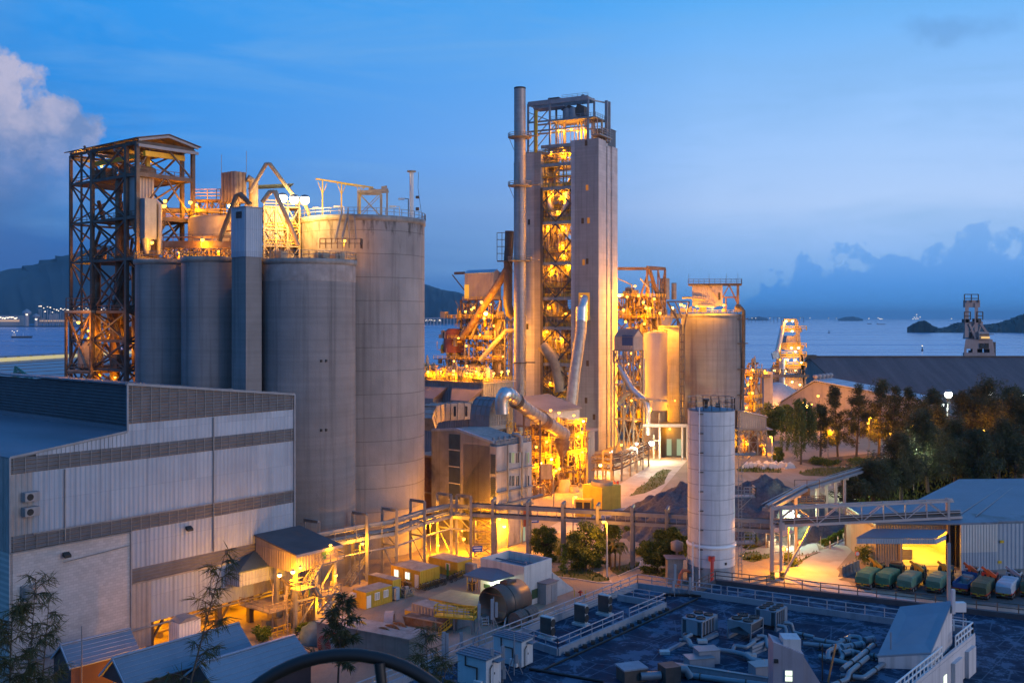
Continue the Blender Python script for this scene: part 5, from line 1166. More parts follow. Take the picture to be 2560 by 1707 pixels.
for xe,ye,y2,r in ((452,160,265,1.75),(518,192,265,.9)):
    p=fr.pl('F',xe,y2,1,3); w=MB(); w.lathe((p.x,3,p.z-2),[(r*1.0,0),(r,2+fr.pl('F',xe,ye,1,3).z-p.z),(r*.8,2.2+fr.pl('F',xe,ye,1,3).z-p.z)],20); w.bd('vent_drum',mDU,T)
b=MB(); rr=random.Random(61)
for i in range(120):
    z=rr.choice(zz); x,y=rr.uniform(-.5,lx),rr.uniform(-.5,ly)
    if z>40 and x>lx*.6:z=42
    if rr.random()<.4:w=rr.uniform(.8,2.6); b.box(x,y,z,x+w,y+w,z+rr.uniform(.8,3.6))
    else:b.tube([(x,y,z),(x,y,z+rr.uniform(2,6)),(x+rr.uniform(-5,5),y+rr.uniform(-3,3),z+rr.uniform(3,7))],rr.uniform(.12,.6),8)
b.bd('process_equipment',mDU,T)
b=MB(); p=fr.pl('F',470,440,1,-1); b.prism([(p.x-4,-1,p.z+1),(p.x+5,-1,p.z+1),(p.x-3,-1,p.z-8)],(0,4,0)); b.bd('hopper',mCB,T)
for x,y,P in ((135,275,4000),(155,272,3000),(190,285,2000),(270,278,2000),(302,325,2000),(322,365,2200),(350,366,2200),(503,365,4500),(245,210,2500),(310,475,2600),(565,340,2600),(590,350,1800),(200,755,3500),(170,1050,3000),(150,1320,2600),(250,1150,2500),(300,1215,2500),(250,900,2500),(220,680,2500),(180,460,2500),(380,300,2000),(420,400,2000),(220,1010,1800),(430,1090,2500),(165,380,1800)):
    lamp(T,D('F',x,y,325),P,r=.42 if P<4000 else .6,bulb=E_SODB if P>=3500 else None)
tangle(T,(-1.5,-1.5,0,lx*.8,ly,36),420,15,[mDU,mYE,mSR,mCP],th=(.12,.36)); tangle(T,(-1.5,-1.5,36,lx*.7,ly,49),260,16,[mDU,mYE,mSR],'upper_steel',th=(.12,.34))
pc=D('F',234,660,302); T=thing('transfer_cabin','grey gabled cabin with dark blue panel hung beside the pier','cabin',(pc.x,pc.y,pc.z),GA); fr=FR[T.name]
lx=fr.lenx('F',300); ly=fr.leny('F',100); h=fr.z('F',565)
b=MB(); b.box(0,0,0,lx,ly,h); b.corr((0,0,0),(lx,0,0),(0,0,h),.7,.08); b.corr((0,ly,0),(0,-ly,0),(0,0,h),.7,.08); b.prism([(0,0,h),(lx,0,h),(lx/2,0,h+2.2)],(0,ly,0)); b.bd('wall',mCP,T)
b=MB(); b.prism([(-.3,-.3,h-.1),(lx/2,-.3,h+2.4),(lx+.3,-.3,h-.1),(lx/2,-.3,h+2.2)],(0,ly,0)); b.bd('roof',mWR,T)
b=MB(); b.box(-.15,.2,1.4,-.05,4,4.6); b.bd('panel',M_BLUEP,T)
b=MB(); b.lat([0,lx],[0,ly*.5,ly],[-pc.z,-pc.z*.66,-pc.z*.33,0],.4,.35,.2); b.bd('leg_frame',mDU,T)
b=MB(); b.rail([(-.6,ly,-3.6),(-.6,0,-3.6)],3.4,1.2,.12,1); b.box(-.8,0,-4,0,ly,-3.6); b.bd('walkway',mSB,T)
T=thing('silver_pipe','kinked silver pipe dropping to a glaring white lamp right of the tower','pipe',D('F',230,920,300),0)
dpath(T,(('F',135,760,306),('F',210,900,303),('F',235,940,302),('F',310,1005,299),('F',330,1035,298),('F',334,1100,298),('F',334,1250,298)),.95,mGA,ring=3,name='main_run')
dpath(T,(('F',232,945,302),('F',190,965,304),('F',125,1035,306)),.75,mDU,ring=3,name='branch'); dpath(T,(('F',297,715,315),('F',297,1060,315)),.8,mGA,ring=4,name='riser')
b=MB(); fr=FR[T.name]
for x,y in ((375,1250),(415,1100)):p=fr.l(D('F',x,y,298)); b.beam(p,(p.x,p.y,-FR[T.name].o.z),.5)
b.bd('support',mDU,T)
lamp(T,D('F',362,1308,290),9000,r=.8,bulb=emis('glaring_bulb',(1,.96,.75),25),col=(1,.85,.5))
pc=G('F',418,1420); T=thing('loading_frame','cream post-and-beam loading frame at the foot of the right silos','frame',pc,-3); fr=FR[T.name]; L=fr.lenx('F',575); L2=fr.lenx('F',610); h=fr.z('F',1185)
b=MB()
for x in (0,L,L2):b.beam((x,0,0),(x,0,h),.5)
b.beam((-5,0,h),(L2,0,h),.5,.9); b.beam((-3,0,h*.55),(0,0,h*.55),.3); b.bd('steel_frame',mCP,T)
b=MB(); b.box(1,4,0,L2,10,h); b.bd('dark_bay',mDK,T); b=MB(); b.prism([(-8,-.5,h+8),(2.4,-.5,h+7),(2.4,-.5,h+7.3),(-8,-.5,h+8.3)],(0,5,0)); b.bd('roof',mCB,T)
lamp(T,pc+Vector((L*.5,2,h-1.2)),2500,r=.3); lamp(T,pc+Vector((-2.5,1,h+5)),3500,r=.3)
for i in range(2):w=MB(); x=2.5+i*3; w.box(x,3.9,.6,x+1.4,4,5.5); w.bd('window',emis('pale_doorlight',(.7,1,.6),.35),T)
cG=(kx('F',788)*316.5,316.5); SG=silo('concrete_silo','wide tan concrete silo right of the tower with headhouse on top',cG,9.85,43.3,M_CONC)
fG=FR[SG.name]
cH=(kx('F',388)*322,322); T=thing('steel_silo','slim smooth grey steel silo beside the wide tan silo','silo',(cH[0],cH[1],0),0); h=FR[T.name].z('F',540)
b=MB(); b.lathe((0,0,0),[(3.85,0),(3.85,h*.33),(3.95,h*.33),(3.95,h*.34),(3.85,h*.34),(3.85,h),(.01,h+1)],40); b.bd('shell',mat('warm_grey_steel',(.40,.355,.34),.55,.1,.08,.3,streak=.2),T)
b=MB(); b.rail([(math.cos(R(a))*3.8,math.sin(R(a))*3.8,h)for a in range(0,361,30)],1.1,2,.06); b.bd('railing',mYE,T)
T=thing('concrete_silo','half-hidden brown concrete silo wedged between the slim silo and the ladder','silo',(kx('F',515)*331,331,0),0); b=MB(); h=FR[T.name].z('F',500); b.lathe((0,0,0),[(5.2,0),(5.2,h),(.01,h+.5)],40); b.bd('wall',M_CONCT,T); b=MB(); b.lathe((0,0,h),[(5.4,0),(5.4,.6),(4.8,.6)],40,cap=False); b.bd('rim',mCD,T)
lamp(T,D('F',525,1010,318),2500,r=.25)
T=thing('ladder_tower','narrow dark ladder mast up the left side of the wide tan silo','ladder',(kx('F',559)*304,304,0),10); fr=FR[T.name]; h=fr.z('F',480); w_=30/2.8/F*304; b=MB()
for x in (0,w_):b.beam((x,0,0),(x,0,h),.4)
b.beam((w_/2,.2,0),(w_/2,.2,h),.3);
n=16
for i in range(n):z=3+(h-4)*i/n; b.box(0,-.3,z,w_,.6,z+.35)
b.bd('mast',mSD,T); b=MB(); b.beam((-4,0,h+7),(w_/2,0,h-1),.5); b.beam((-4,0,h+7),(3,0,h+7),.4); b.beam((3,0,h+7),(w_,0,h-1),.4); b.beam((-1.5,0,h+7),(w_/2,0,h+2),.3); b.bd('bracket',mSR,T)
pc=D('F',645,330,312); T=thing('silo_headhouse','corrugated headhouse with railed flat roof and open steel bay on the wide tan silo','headhouse',(pc.x,pc.y,43.8),-12); fr=FR[T.name]; L=fr.lenx('F',858); L2=fr.lenx('F',965); h=fr.z('F',205)
b=MB(); b.box(0,0,2,L,8,h); b.corr((0,-.05,2),(L,0,0),(0,0,h-2),.6,.08); b.bd('wall',mCP,T); b=MB(); b.box(-1.2,-1.2,h,L2+1.2,9,h+.5); b.bd('roof',mSD,T)
b=MB(); b.rail([(-1.2,-1.2,h+.5),(L2+1.2,-1.2,h+.5),(L2+1.2,9,h+.5)],1.4,1.6,.05,2);
for x in (-1,5.2,L2*.75,L2):b.beam((x,-1,h),(x,-1,h+3.6),.08)
b.bd('railing',mSD,T); b=MB(); b.beam((L2,0,0),(L2,0,h),.8); b.beam((L2,6,0),(L2,6,h),.6); b.beam((L,0,h*.55),(L2,0,h*.55),.45); b.beam((L,0,h*.55),(L+2,0,h),.35); b.beam((L+2,0,h),(L2,0,h*.3),.45); b.beam((L+1,0,0),(L+1,0,h*.55),.5)
b.bd('steel_bay',mSR,T); w=MB(); w.box(L*.86,-.15,h*.45,L*.93,-.05,h*.72); w.bd('door',mDK,T)
b=MB(); b.beam((L*.52,-.2,h),(L*.86,-.2,h*.5),.3); b.lathe((L*.45,-1,1.5),[(3.2,0),(3.2,.5),(2,1.2)],20,a0=180,a1=360); b.bd('hood',mCB,T)
for x,y in ((568,338),(590,350),(677,350),(787,358),(867,343)):lamp(T,D('F',x,y,305.5),1900,r=.42)
b=MB(); rr=random.Random(71)
for i in range(14):x=rr.uniform(-4,L2); b.box(x,-1,0,x+rr.uniform(.4,1.4),0,rr.uniform(.8,2.4))
b.tube([(-3,-1.5,4.5),(-1,-2,4.6),(4,-2,3.8)],.35,8); b.bd('roof_machine',mDU,T)
T=thing('vent_pipe','thick dark pipe bending over the rim and running down the wide tan silo','pipe',(cG[0]+9.6,313,43),0); dpath(T,(('F',950,350,308),('F',985,360,308),('F',1006,385,308),('F',1006,440,309),('F',1004,760,310),('F',990,1080,310)),.55,mSD,ring=6,name='run'); b=MB(); fr=FR[T.name]
for y in (440,610,790,970):p=fr.l(D('F',990,y,309)); b.box(p.x-1.4,p.y-.3,p.z-.2,p.x+2,p.y+.3,p.z+.1)
b.bd('clamp',mSD,T)
pc=G('F',1165,1395); T=thing('transfer_house','grey gabled sheet house on open steel legs right of the wide tan silo','transfer house',(pc.x,pc.y,0),0); fr=FR[T.name]; L=-fr.lenx('F',980); z0=fr.z('F',1210); z1=fr.z('F',1130); z2=fr.z('F',1088)
b=MB(); b.prism([(-L,0,z0),(0,0,z0),(0,0,z1),(-L,0,z2)],(0,8,0)); b.corr((-L,-.03,z0),(L,0,0),(0,0,z1-z0),.6,.06); b.bd('wall',mCG,T); b=MB(); b.prism([(-L-.4,-.4,z2),(.4,-.4,z1-.1),(.4,-.4,z1+.2),(-L-.4,-.4,z2+.3)],(0,8.8,0)); b.bd('roof',mSG,T)
b=MB(); b.lat([-L,-L*.66,-L*.33,0],[0,7],[0,z0*.5,z0],.35,.3,.18); b.box(-L-1,-1,z0-.3,1.8,8,z0); b.bd('leg_frame',mSG,T)
b=MB(); rr=random.Random(72)
for i in range(12):x,y=rr.uniform(-L,-1),rr.uniform(0,6); b.box(x,y,0,x+1.5,y+1.2,rr.uniform(1,6))
b.bd('machinery',mSR,T); lamp(T,pc+Vector((-L*.72,2,4)),3000,r=.3); lamp(T,pc+Vector((.6,3,3)),2000,r=.25)
pc=Vector((kx('F',1060)*352,352,0)); T=thing('transfer_tower','amber-lit slim lattice transfer tower between the wide tan silo and the dock crane','steel tower',pc,GA); fr=FR[T.name]; lx=fr.lenx('F',1128); ly=fr.leny('F',1003); zt=fr.z('F',820)
b=MB(); b.lat([0,lx],[0,ly],[0,5,10,zt*.6,zt],.45,.35,.22); b.bd('steel_frame',mSR,T); b=MB()
for z in (10,zt*.6,zt):b.box(-.4,-.4,z-.2,lx,ly,z)
b.box(lx*.4,.2,5,lx,ly*.5,zt*.8); b.bd('deck',mDU,T); b=MB()
for z in (10,zt*.6,zt):b.rail([(lx,-.4,z),(-.4,-.4,z),(-.4,ly,z)],1.2,2,.07,2)
b.bd('railing',mYE,T)
tangle(T,(-.5,-.5,2,lx,ly,zt+3),120,17,[mDU,mYE,mSR])
for x,y in ((1057,853),(1067,958),(1070,797),(1025,1060),(1035,900)):lamp(T,D('F',x,y,346),2600,r=.42)
a=D('F',1005,838,362); c=D('F',1440,838,455); T=thing('dock_bridge','long brown conveyor bridge leading to the lit dock crane','conveyor bridge',a,0); fr=FR[T.name]; L=fr.l(c); b=MB(); b.beam((0,0,0),L,3,1.2); b.beam((0,0,2.6),L+Vector((0,0,2.6)),.3)
n=24
for i in range(n):p=L*(i/n); r2=L*((i+.5)/n); b.beam(p,r2+Vector((0,0,2.6)),.2); b.beam(r2+Vector((0,0,2.6)),L*((i+1)/n),.2)
b.bd('truss',mSR,T); b=MB(); p=L*.33; b.box(p.x-1.8,p.y-1.5,-a.z,p.x+1.8,p.y+1.5,0); b.bd('pier',mCP,T); lamp(T,D('F',1150,803,390),1500,r=.45,post=2)
YU=480; o=D('F',1345,990,YU); T=thing('ship_unloader','blazing amber-lit A-shaped dock crane left of the dark warehouse','dock crane',(o.x,o.y,-3),0); fr=FR[T.name]
U=lambda x,y,dy=0:fr.l(D('F',x,y,YU+dy))
b=MB()
for dy in (0,14):
    for p,r2 in (((1285,455),(1222,900)),((1372,450),(1432,900)),((1262,690),(1260,960)),((1415,690),(1418,960)),((1222,900),(1222,990)),((1432,900),(1432,990))):b.beam(U(*p,dy),U(*r2,dy),1.5)
    for y,xa,xb in ((450,1285,1375),(520,1275,1410),(640,1262,1425),(700,1250,1440),(775,1205,1440),(860,1210,1440)):b.beam(U(xa,y,dy),U(xb,y,dy),1.1,1.6)
    b.beam(U(1262,640,dy),U(1415,520,dy),.7); b.beam(U(1262,780,dy),U(1340,700,dy),.7); b.beam(U(1425,780,dy),U(1340,700,dy),.7)
b.bd('portal_frame',mDU,T)
b=MB(); b.prism([U(1290,660),U(1415,660),U(1395,560),U(1310,560)],(0,10,0)); b.prism([U(1318,820),U(1395,820),U(1395,775),U(1318,775)],(0,8,0)); b.prism([U(1215,815,-2),U(1262,815,-2),U(1262,785,-2),U(1215,785,-2)],(0,6,0)); b.prism([U(1225,905),U(1420,940),U(1420,860),U(1225,860)],(0,12,0)); b.bd('machine_house',mCP,T)
b=MB(); b.tube([U(1288,460),U(1240,680)],1.3,10); b.beam(U(1205,700,-4),U(1250,690,-4),2.4,3); b.tube([U(1275,720,-3),U(1275,930,-3)],1.6,12); b.bd('boom',mGA,T)
b=MB()
for y in (520,640,700,775,860):b.rail([U(1215 if y>690 else 1270,y,-1),U(1445,y,-1)],2,3,.18,1)
b.bd('railing',mYE,T)
for x,y,P in ((1303,455,9000),(1348,455,9000),(1345,525,9000),(1340,642,7000),(1390,642,7000),(1368,668,3000),(1220,703,7000),(1312,725,7000),(1365,727,9000),(1410,745,4000),(1300,905,8000),(1370,800,3000),(1305,805,3000),(1220,800,3000),(1400,900,4000),(1345,880,4000)):
    lamp(T,D('F',x,y,YU-4),P*.10,r=.6 if P>5000 else .5,bulb=E_SODB,rad=.6)
T=thing('material_heap','bright floodlit clinker heap below the lit dock crane','heap',D('F',1240,985,450),0); FR[T.name].o.z=0; T.location.z=0; b=MB(); b.lathe((0,0,0),[(24,0),(15,5),(6,11),(1,13)],24); b.bd('mound',mCL,T); lamp(T,D('F',1200,955,432),4000,r=.4)
o=D('G',358,436,520); T=thing('dark_warehouse','immense dark purple-roofed warehouse along the water','warehouse',(o.x,o.y,0),0); fr=FR[T.name]; z=o.z
b=MB(); b.prism([(0,0,z),(260,0,z),(260,-46,5),(6,-46,5)],(0,0,.5)); b.prism([(0,0,z),(260,0,z),(260,40,5),(0,40,5)],(0,0,.5)); b.bd('roof',mat('purple_roof',(.135,.088,.082),.75,.05,.25,.08,streak=.45,stretch=(3,.3,.3)),T)
b=MB(); b.prism([(.5,1,0),(.5,38,0),(.5,38,5),(.5,0,z-.3),(6,-45,5),(6,-45,0)],(250,0,0)); b.bd('wall',mCG,T); b=MB(); b.beam((-1,0,z+.8),(260,0,z+.8),1.2,.6); b.box(-4,-2,z-1,4,3,z+1.6); b.bd('ridge_cap',mSD,T)
pa=D('G',395,565,400); T=thing('pale_warehouse','pale-roofed gabled warehouse with pink gable wall and ridge vents behind the trees','warehouse',(pa.x,pa.y,0),GA); fr=FR[T.name]
yl=fr.leny('G',195); yr=fr.leny('G',1018); za=pa.z; zr=fr.z('G',682,(0,yr)); zl=fr.z('G',690,(0,yl)); LXW=fr.lenx('G',490)
b=MB(); b.prism([(0,yl,0),(0,0,0),(0,yr,0),(0,yr,zr-.3),(0,0,za-.3),(0,yl,zl-.3)],(LXW,0,0)); b.corr((-.05,0,0),(0,yr,0),(0,0,zr-.4),1.1,.12); b.bd('wall',mCP,T)
b=MB(); b.prism([(-.8,0,za),(-.8,yr-1,zr-.1),(-.8,yr-1,zr+.3),(-.8,0,za+.4)],(LXW+1,0,0)); b.prism([(-.8,0,za),(-.8,yl,zl),(-.8,yl,zl+.3),(-.8,0,za+.4)],(LXW+1,0,0)); b.bd('roof',mat('white_roof',(.46,.47,.50),.55,.1,.08,.1),T)
for i in range(5):w=MB(); x=LXW*(.06+.22*i); w.lathe((x,0,za+.3),[(.7,0),(.7,.8),(1.2,1.2),(.9,2.0),(.1,2.3)],14); w.bd('ridge_vent',mCP,T)
b=MB()
for i in range(8):t=(i+.5)/8; b.beam((-.85,yr*t,za+(zr-za)*t+.45),(LXW,yr*t,za+(zr-za)*t+.45),.15,.1)
b.bd('roof_seam',mSB,T)
lamp(T,D('G',355,703,372),8000,r=.7,bulb=E_SODB); lamp(T,D('G',415,648,385),3500,r=.5); lamp(T,D('G',330,685,372),1200,r=.3); lamp(T,D('G',380,695,380),1200,r=.3)
T=thing('open_shed','long low open shed with yellow posts behind the dark trees','shed',G('G',590,870),-39); fr=FR[T.name]; L=fr.lenx('G',960); b=MB()
for i in range(12):b.beam((L*i/11,0,0),(L*i/11,0,5.5),.45)
b.bd('post',mYC,T); b=MB(); b.box(-1,-1,5.5,L+1,12,5.9); b.bd('roof',mWR,T); b=MB(); b.box(0,11,0,L,11.3,5.4); b.bd('wall',mCB,T)
for x,y in ((695,800),(1015,820),(820,860)):lamp(T,D('G',x,y,300),2200,r=.4)
YV=620; o=D('g',1515,1285,YV); T=thing('ship_unloader','unlit brown dock crane with a tall narrow two-legged mast against the sea','dock crane',(o.x,o.y,-3),0); fr=FR[T.name]
V=lambda x,y,dy=0:fr.l(D('g',x,y,YV+dy)); M_UN=mat('brown_crane_paint',(.33,.25,.235),.6,.1,.12,.3,streak=.3)
b=MB()
for x0,x1 in ((1360,1402),(1465,1505)):b.hexa([V(x0,1060),V(x1,1060),V(x1,1060,6),V(x0,1060,6)],[V(x0+2,685),V(x1,685),V(x1,685,6),V(x0+2,685,6)])
b.beam(V(1360,695,3),V(1505,695,3),5,4.5); b.beam(V(1360,905,3),V(1545,905,3),3,2); b.bd('mast',M_UN,T)
b=MB(); b.rail([V(1355,680),V(1507,680)],5,3.5,.25,1); b.rail([V(1355,870),V(1420,870)],5,3,.25); b.rail([V(1490,870),V(1555,870)],5,3,.25); b.box(V(1365,0).x,0,V(0,900).z,V(1415,0).x,5,V(0,860).z); b.box(V(1480,0).x,0,V(0,900).z,V(1540,0).x,5,V(0,855).z); b.bd('railing',mSD,T)
b=MB(); b.beam(V(1405,910),V(1475,1075),1.3); b.beam(V(1525,905),V(1590,1000),1.3); b.beam(V(1415,1000),V(1475,905),.8); b.beam(V(1540,905),V(1510,1000),.8); b.bd('strut',M_UN,T)
b=MB(); b.hexa([V(1352,1185),V(1680,1185),V(1680,1185,22),V(1352,1185,22)],[V(1368,1080),V(1660,1080),V(1660,1080,20),V(1368,1080,20)]); b.prism([V(1430,1080,2),V(1510,1080,2),V(1510,1000,2),V(1445,990,2)],(0,12,0)); b.bd('machine_house',M_UN,T)
b=MB(); b.prism([V(1515,1080,-2),V(1635,1080,-2),V(1620,1000,-2),V(1510,1000,-2)],(0,12,0)); b.bd('cabin',mCP,T); b=MB(); b.box(V(1505,0).x,-4,V(0,1030).z,V(1640,0).x,4,V(0,1022).z); b.bd('cabin_roof',mSD,T)
b=MB(); a,c=V(1537,1072,-3),V(1630,1052,-3); b.box(a.x,-3.2,a.z,c.x,-3.0,c.z); b.bd('window',emis('crane_window',(1,.62,.2),.9),T)
b=MB()
for x0,x1,x2 in ((1345,1378,1362),(1440,1495,1480),(1625,1680,1650)):b.hexa([V(x0,1345),V(x1,1345),V(x1,1345,5),V(x0,1345,5)],[V(x0+5,1185),V(x1,1185),V(x1,1185,5),V(x0+5,1185,5)])
b.beam(V(1345,1245),V(1680,1245),2,2.2); b.bd('leg',M_UN,T)
for x in (1540,1595):w=MB(); p=V(x,1155); w.box(p.x-1.2,p.y-.6,p.z-1.4,p.x+1.2,p.y-.2,p.z+1.8); w.bd('window',mDK,T)
b=MB(); rr=random.Random(81)
for i in range(10):p=V(rr.uniform(1370,1620),1280,3); b.box(p.x,p.y,p.z-4,p.x+rr.uniform(1,5),p.y+4,p.z+rr.uniform(2,12))
b.bd('machinery',mSD,T)
def ship(lb,k,x0,x1,y,Y,lights,hull=True):
    a,c=D(k,x0,y,Y),D(k,x1,y,Y); T=thing('ship',lb,'ship',(a.x,Y,-4),0); L=c.x-a.x; h=max(4,L*.06); b=MB()
    b.hexa([(L*.06,-L*.05,0),(L*.92,-L*.05,0),(L*.92,L*.05,0),(L*.06,L*.05,0)],[(0,-L*.06,h),(L,-L*.02,h*1.15),(L,L*.02,h*1.15),(0,L*.06,h)]); b.bd('hull',mSD,T)
    b=MB(); b.box(L*.06,-L*.04,h,L*.2,L*.04,h*2.6); b.beam((L*.55,0,h),(L*.55,0,h*3),L*.012); b.bd('superstructure',mWH,T)
    fr=FR[T.name]
    for lx_,ly_ in lights:lamp(T,D(k,lx_,ly_,Y-5),0,r=Y*.00045,bulb=E_FAR,light=False)
ship('cargo ship with strung lights near the horizon, left of the small islet','g',395,495,865,7000,((415,848),(430,857),(445,858),(460,858)))
ship('many-masted lit vessel on the horizon above the islet','g',785,890,865,5200,((795,858),(810,842),(835,840),(835,812),(850,855),(872,838),(825,858)))
ship('small lit boat on the horizon just right of the far island','g',296,345,860,7500,((315,855),))
ship('tiny boat with one light right of the many-masted vessel','g',1195,1235,862,7000,((1215,856),))
ship('dim motor barge on the bay left of the steel tower','f',145,430,692,2300,((160,664),(185,680),(225,664)))
for i,(x,y,lb)in enumerate(((896,1205,'small lit channel buoy left of the unlit dock crane'),(476*4.3565/2.24-1045.6,0,''))):
    if not lb:continue
    p=G('g',x,y,-4); T=thing('channel_buoy',lb,'buoy',p,0); b=MB(); b.lathe((0,0,-.5),[(1.6,0),(1.6,1.6),(.5,2.2)],12); b.bd('float',mSD,T); b=MB(); b.lathe((0,0,1.6),[(.9,0),(.35,4.5)],8); b.bd('mast',mSD,T); lamp(T,p+Vector((0,0,7)),0,r=.9,bulb=E_FAR,light=False)
p=G('G',476,297,-4); T=thing('channel_buoy','tiny dark channel buoy right of the lit dock crane','buoy',p,0); b=MB(); b.lathe((0,0,-.5),[(3,0),(3,2),(1,3)],10); b.bd('float',mSD,T); b=MB(); b.lathe((0,0,2),[(1.2,0),(.6,8)],8); b.bd('mast',mSD,T)
YA=5200; a=D('f',-200,572,YA); c=D('f',1850,572,YA); b=MB(); b.box(a.x,YA,-4,c.x,YA+900,0.5); tag(b.bd('far_shore',M_HILL),kind='structure')
T=thing('terminal_hall','long low lit terminal on the far shore at the left edge','terminal',(a.x,YA+20,.5),0); w_=D('f',240,0,YA).x-a.x; b=MB(); b.box(0,0,0,w_,60,D('f',0,490,YA).z); b.bd('block',mCP,T); b=MB(); b.box(-1,-2,D('f',0,490,YA).z,w_*.95,62,D('f',0,462,YA).z); b.bd('upper_block',mSB,T)
b=MB(); z=D('f',0,545,YA).z; b.box(5,-1,z,w_-4,-.2,z+9); b.bd('window',emis('terminal_glow',(1,.62,.36),.6),T)
rr=random.Random(91)
for i in range(14):lamp(T,D('f',10+i*16+rr.uniform(-5,5),rr.choice([485,492,500]),YA-10),0,r=3.5 if i%3 else 5,bulb=E_FAR,light=False)
for x,yt,lb,ww in ((350,375,'taller lit control tower on the far shore',11),(472,435,'shorter control tower with dark cab on the far shore',9)):
    p=D('f',x,572,YA-40); T=thing('control_tower',lb,'control tower',(p.x,p.y,.5),0,'control towers on the far shore'); h=D('f',0,yt,YA).z; b=MB(); b.lathe((0,0,0),[(ww,0),(ww,h*.6)],10); b.bd('shaft',mCP,T); b=MB(); b.lathe((0,0,h*.6),[(ww,0),(ww*2,8),(ww*2,h*.22),(ww*1.5,h*.26),(2,h*.38)],12); b.bd('cab',mSB,T)
    lamp(T,D('f',x,yt+75,YA-80),0,r=6,bulb=E_FAR,light=False)
for i in range(46):
    x=510+i*28+rr.uniform(-8,8); p=D('f',x,572,YA-20); h=rr.uniform(55,90); T=thing('light_mast','floodlight mast on the far shore left of the silos','light mast',(p.x,p.y,.5),0,'floodlight masts along the far shore')
    b=MB(); b.beam((0,0,0),(0,0,h),2.5); b.bd('pole',mCP,T); lamp(T,p+Vector((0,0,h+3)),0,r=rr.choice([2.5,3,4]),bulb=E_FAR,light=False)
T=thing('apron_building','strip of low lit apron buildings on the far shore','apron building',D('f',520,572,YA-5),0); b=MB(); w_=D('f',1800,0,YA).x-D('f',520,0,YA).x
for i in range(22):x=w_*i/22; b.box(x,0,0,x+w_/22*rr.uniform(.4,.9),30,rr.uniform(18,55))
b.bd('block',mCP,T); b=MB(); b.box(0,-2,12,w_,-1,19); b.bd('window',emis('terminal_glow',(1,.62,.36),.6),T)
T=thing('sea_bridge','long low lit sea bridge on the horizon between the tallest silo and the amber plant','bridge',D('D',60,535,6500),0); fr=FR[T.name]; L=D('D',345,520,6500).x-fr.o.x; b=MB(); b.beam((0,0,22),(L,0,30),14,7); b.bd('deck',mCP,T); b=MB()
for i in range(14):b.beam((L*i/13,0,-30),(L*i/13,0,22),8)
b.bd('pier',mCP,T)
for i in range(20):x=108+rr.uniform(0,110); lamp(T,D('D',x,rr.uniform(520,530),6450),0,r=rr.choice([1.5,2,3]),bulb=E_FAR,light=False)
T=thing('sea_bridge','very long low bridge on the horizon right of the wide tan silo','bridge',D('F',1010,440,9000),0); fr=FR[T.name]; L=D('F',1700,440,9000).x-fr.o.x; b=MB(); b.beam((0,0,14),(L*.6,0,14),10,3); b.bd('deck',mSB,T); b=MB()
for i in range(17):b.beam((L*.6*i/16,0,-35),(L*.6*i/16,0,14),4)
b.bd('pier',mSB,T)
for x in (1065,1090,1190,1255,1403,1470,1600,1655):lamp(T,D('F',x,434,8900),0,r=3.5,bulb=E_FAR,light=False)
RP=[G('a',1040,760),G('a',1465,672),G('a',1725,622),G('a',1970,522),G('b',612,470),G('b',780,490)]
RB=RP[-1]; RE=G('H',205,785)
def onbridge(k,x):
    kk=kx(k,x); d=RE-RB; t=(kk*RB.y-RB.x)/(d.x-kk*d.y); return RB+d*t
T=thing('pipe_bridge','grey pipe bridge on tall twin posts running from the annex to the concrete building','pipe bridge',RP[1],0); fr=FR[T.name]
dirA=(RP[4]-RP[1]).normalized(); perp=Vector((-dirA.y,dirA.x,0))*3.2
for p in RP:
    b=MB(); a=fr.l(p); h=10.6; b.beam(a,a+Vector((0,0,h)),.45); b.beam(a+perp,a+perp+Vector((0,0,h)),.45); b.beam(a+Vector((0,0,h)),a+perp+Vector((0,0,h)),.35,.45)
    b.beam(a+Vector((0,0,7)),a+perp+Vector((0,0,7)),.3); b.beam(a+Vector((0,0,4.7)),a+perp+Vector((0,0,4.7)),.25); b.beam(a+Vector((0,0,4.7)),a+perp+Vector((0,0,7)),.15); b.beam(a,a+perp+Vector((0,0,4.7)),.15)
    b.bd('portal',mSG,T)
def runs(T,pts,specs,m,name):
    fr=frm(T)
    b=MB()
    for off,z,r,kind in specs:
        L=[fr.l(p)for p in pts]; d=(L[-1]-L[0]); d.z=0; d.normalize(); n=Vector((-d.y,d.x,0))*off
        P2=[p+n+Vector((0,0,z))for p in L]
        if kind:b.tube(P2,r,8)
        else:
            for a,c in zip(P2,P2[1:]):b.beam(a,c,r,r*1.6)
    return b.bd(name,m,T)
RA=[RP[0]-dirA*6]+RP[1:]
runs(T,RA,[(0.3,6.8,.35,0),(2.9,6.8,.35,0),(.3,8.9,.25,0)],mSB,'girder')
runs(T,RA,[(.5,8.5,.2,1),(1.1,8.6,.2,1),(1.8,8.5,.25,1),(2.4,8.5,.15,1),(.6,7.3,.12,1),(1.4,7.3,.3,1)],mSB,'pipe')
runs(T,RA,[(.1,4.7,.14,1)],mSB,'low_pipe')
b=MB()
for a,c in zip(RA,RA[1:]):
    a,c=fr.l(a),fr.l(c); n=max(2,int((c-a).length/2))
    for i in range(n):p=a.lerp(c,i/n)+dirA.cross(Vector((0,0,-1)))*.0; b.beam(p+Vector((0,0,6.9)),p+Vector((0,0,8.9)),.1)
b.bd('hanger',mSB,T)
b=MB(); c0=fr.l(RP[5]); b.box(c0.x+.2,c0.y+.5,6.6,c0.x+4.4,c0.y+3.6,6.8); b.bd('landing',mYE,T); b=MB(); b.rail([(c0.x+4.4,c0.y+3.6,6.8),(c0.x+4.4,c0.y+.5,6.8),(c0.x+.2,c0.y+.5,6.8)],1.2,1,.06,2); b.bd('railing',mYE,T)
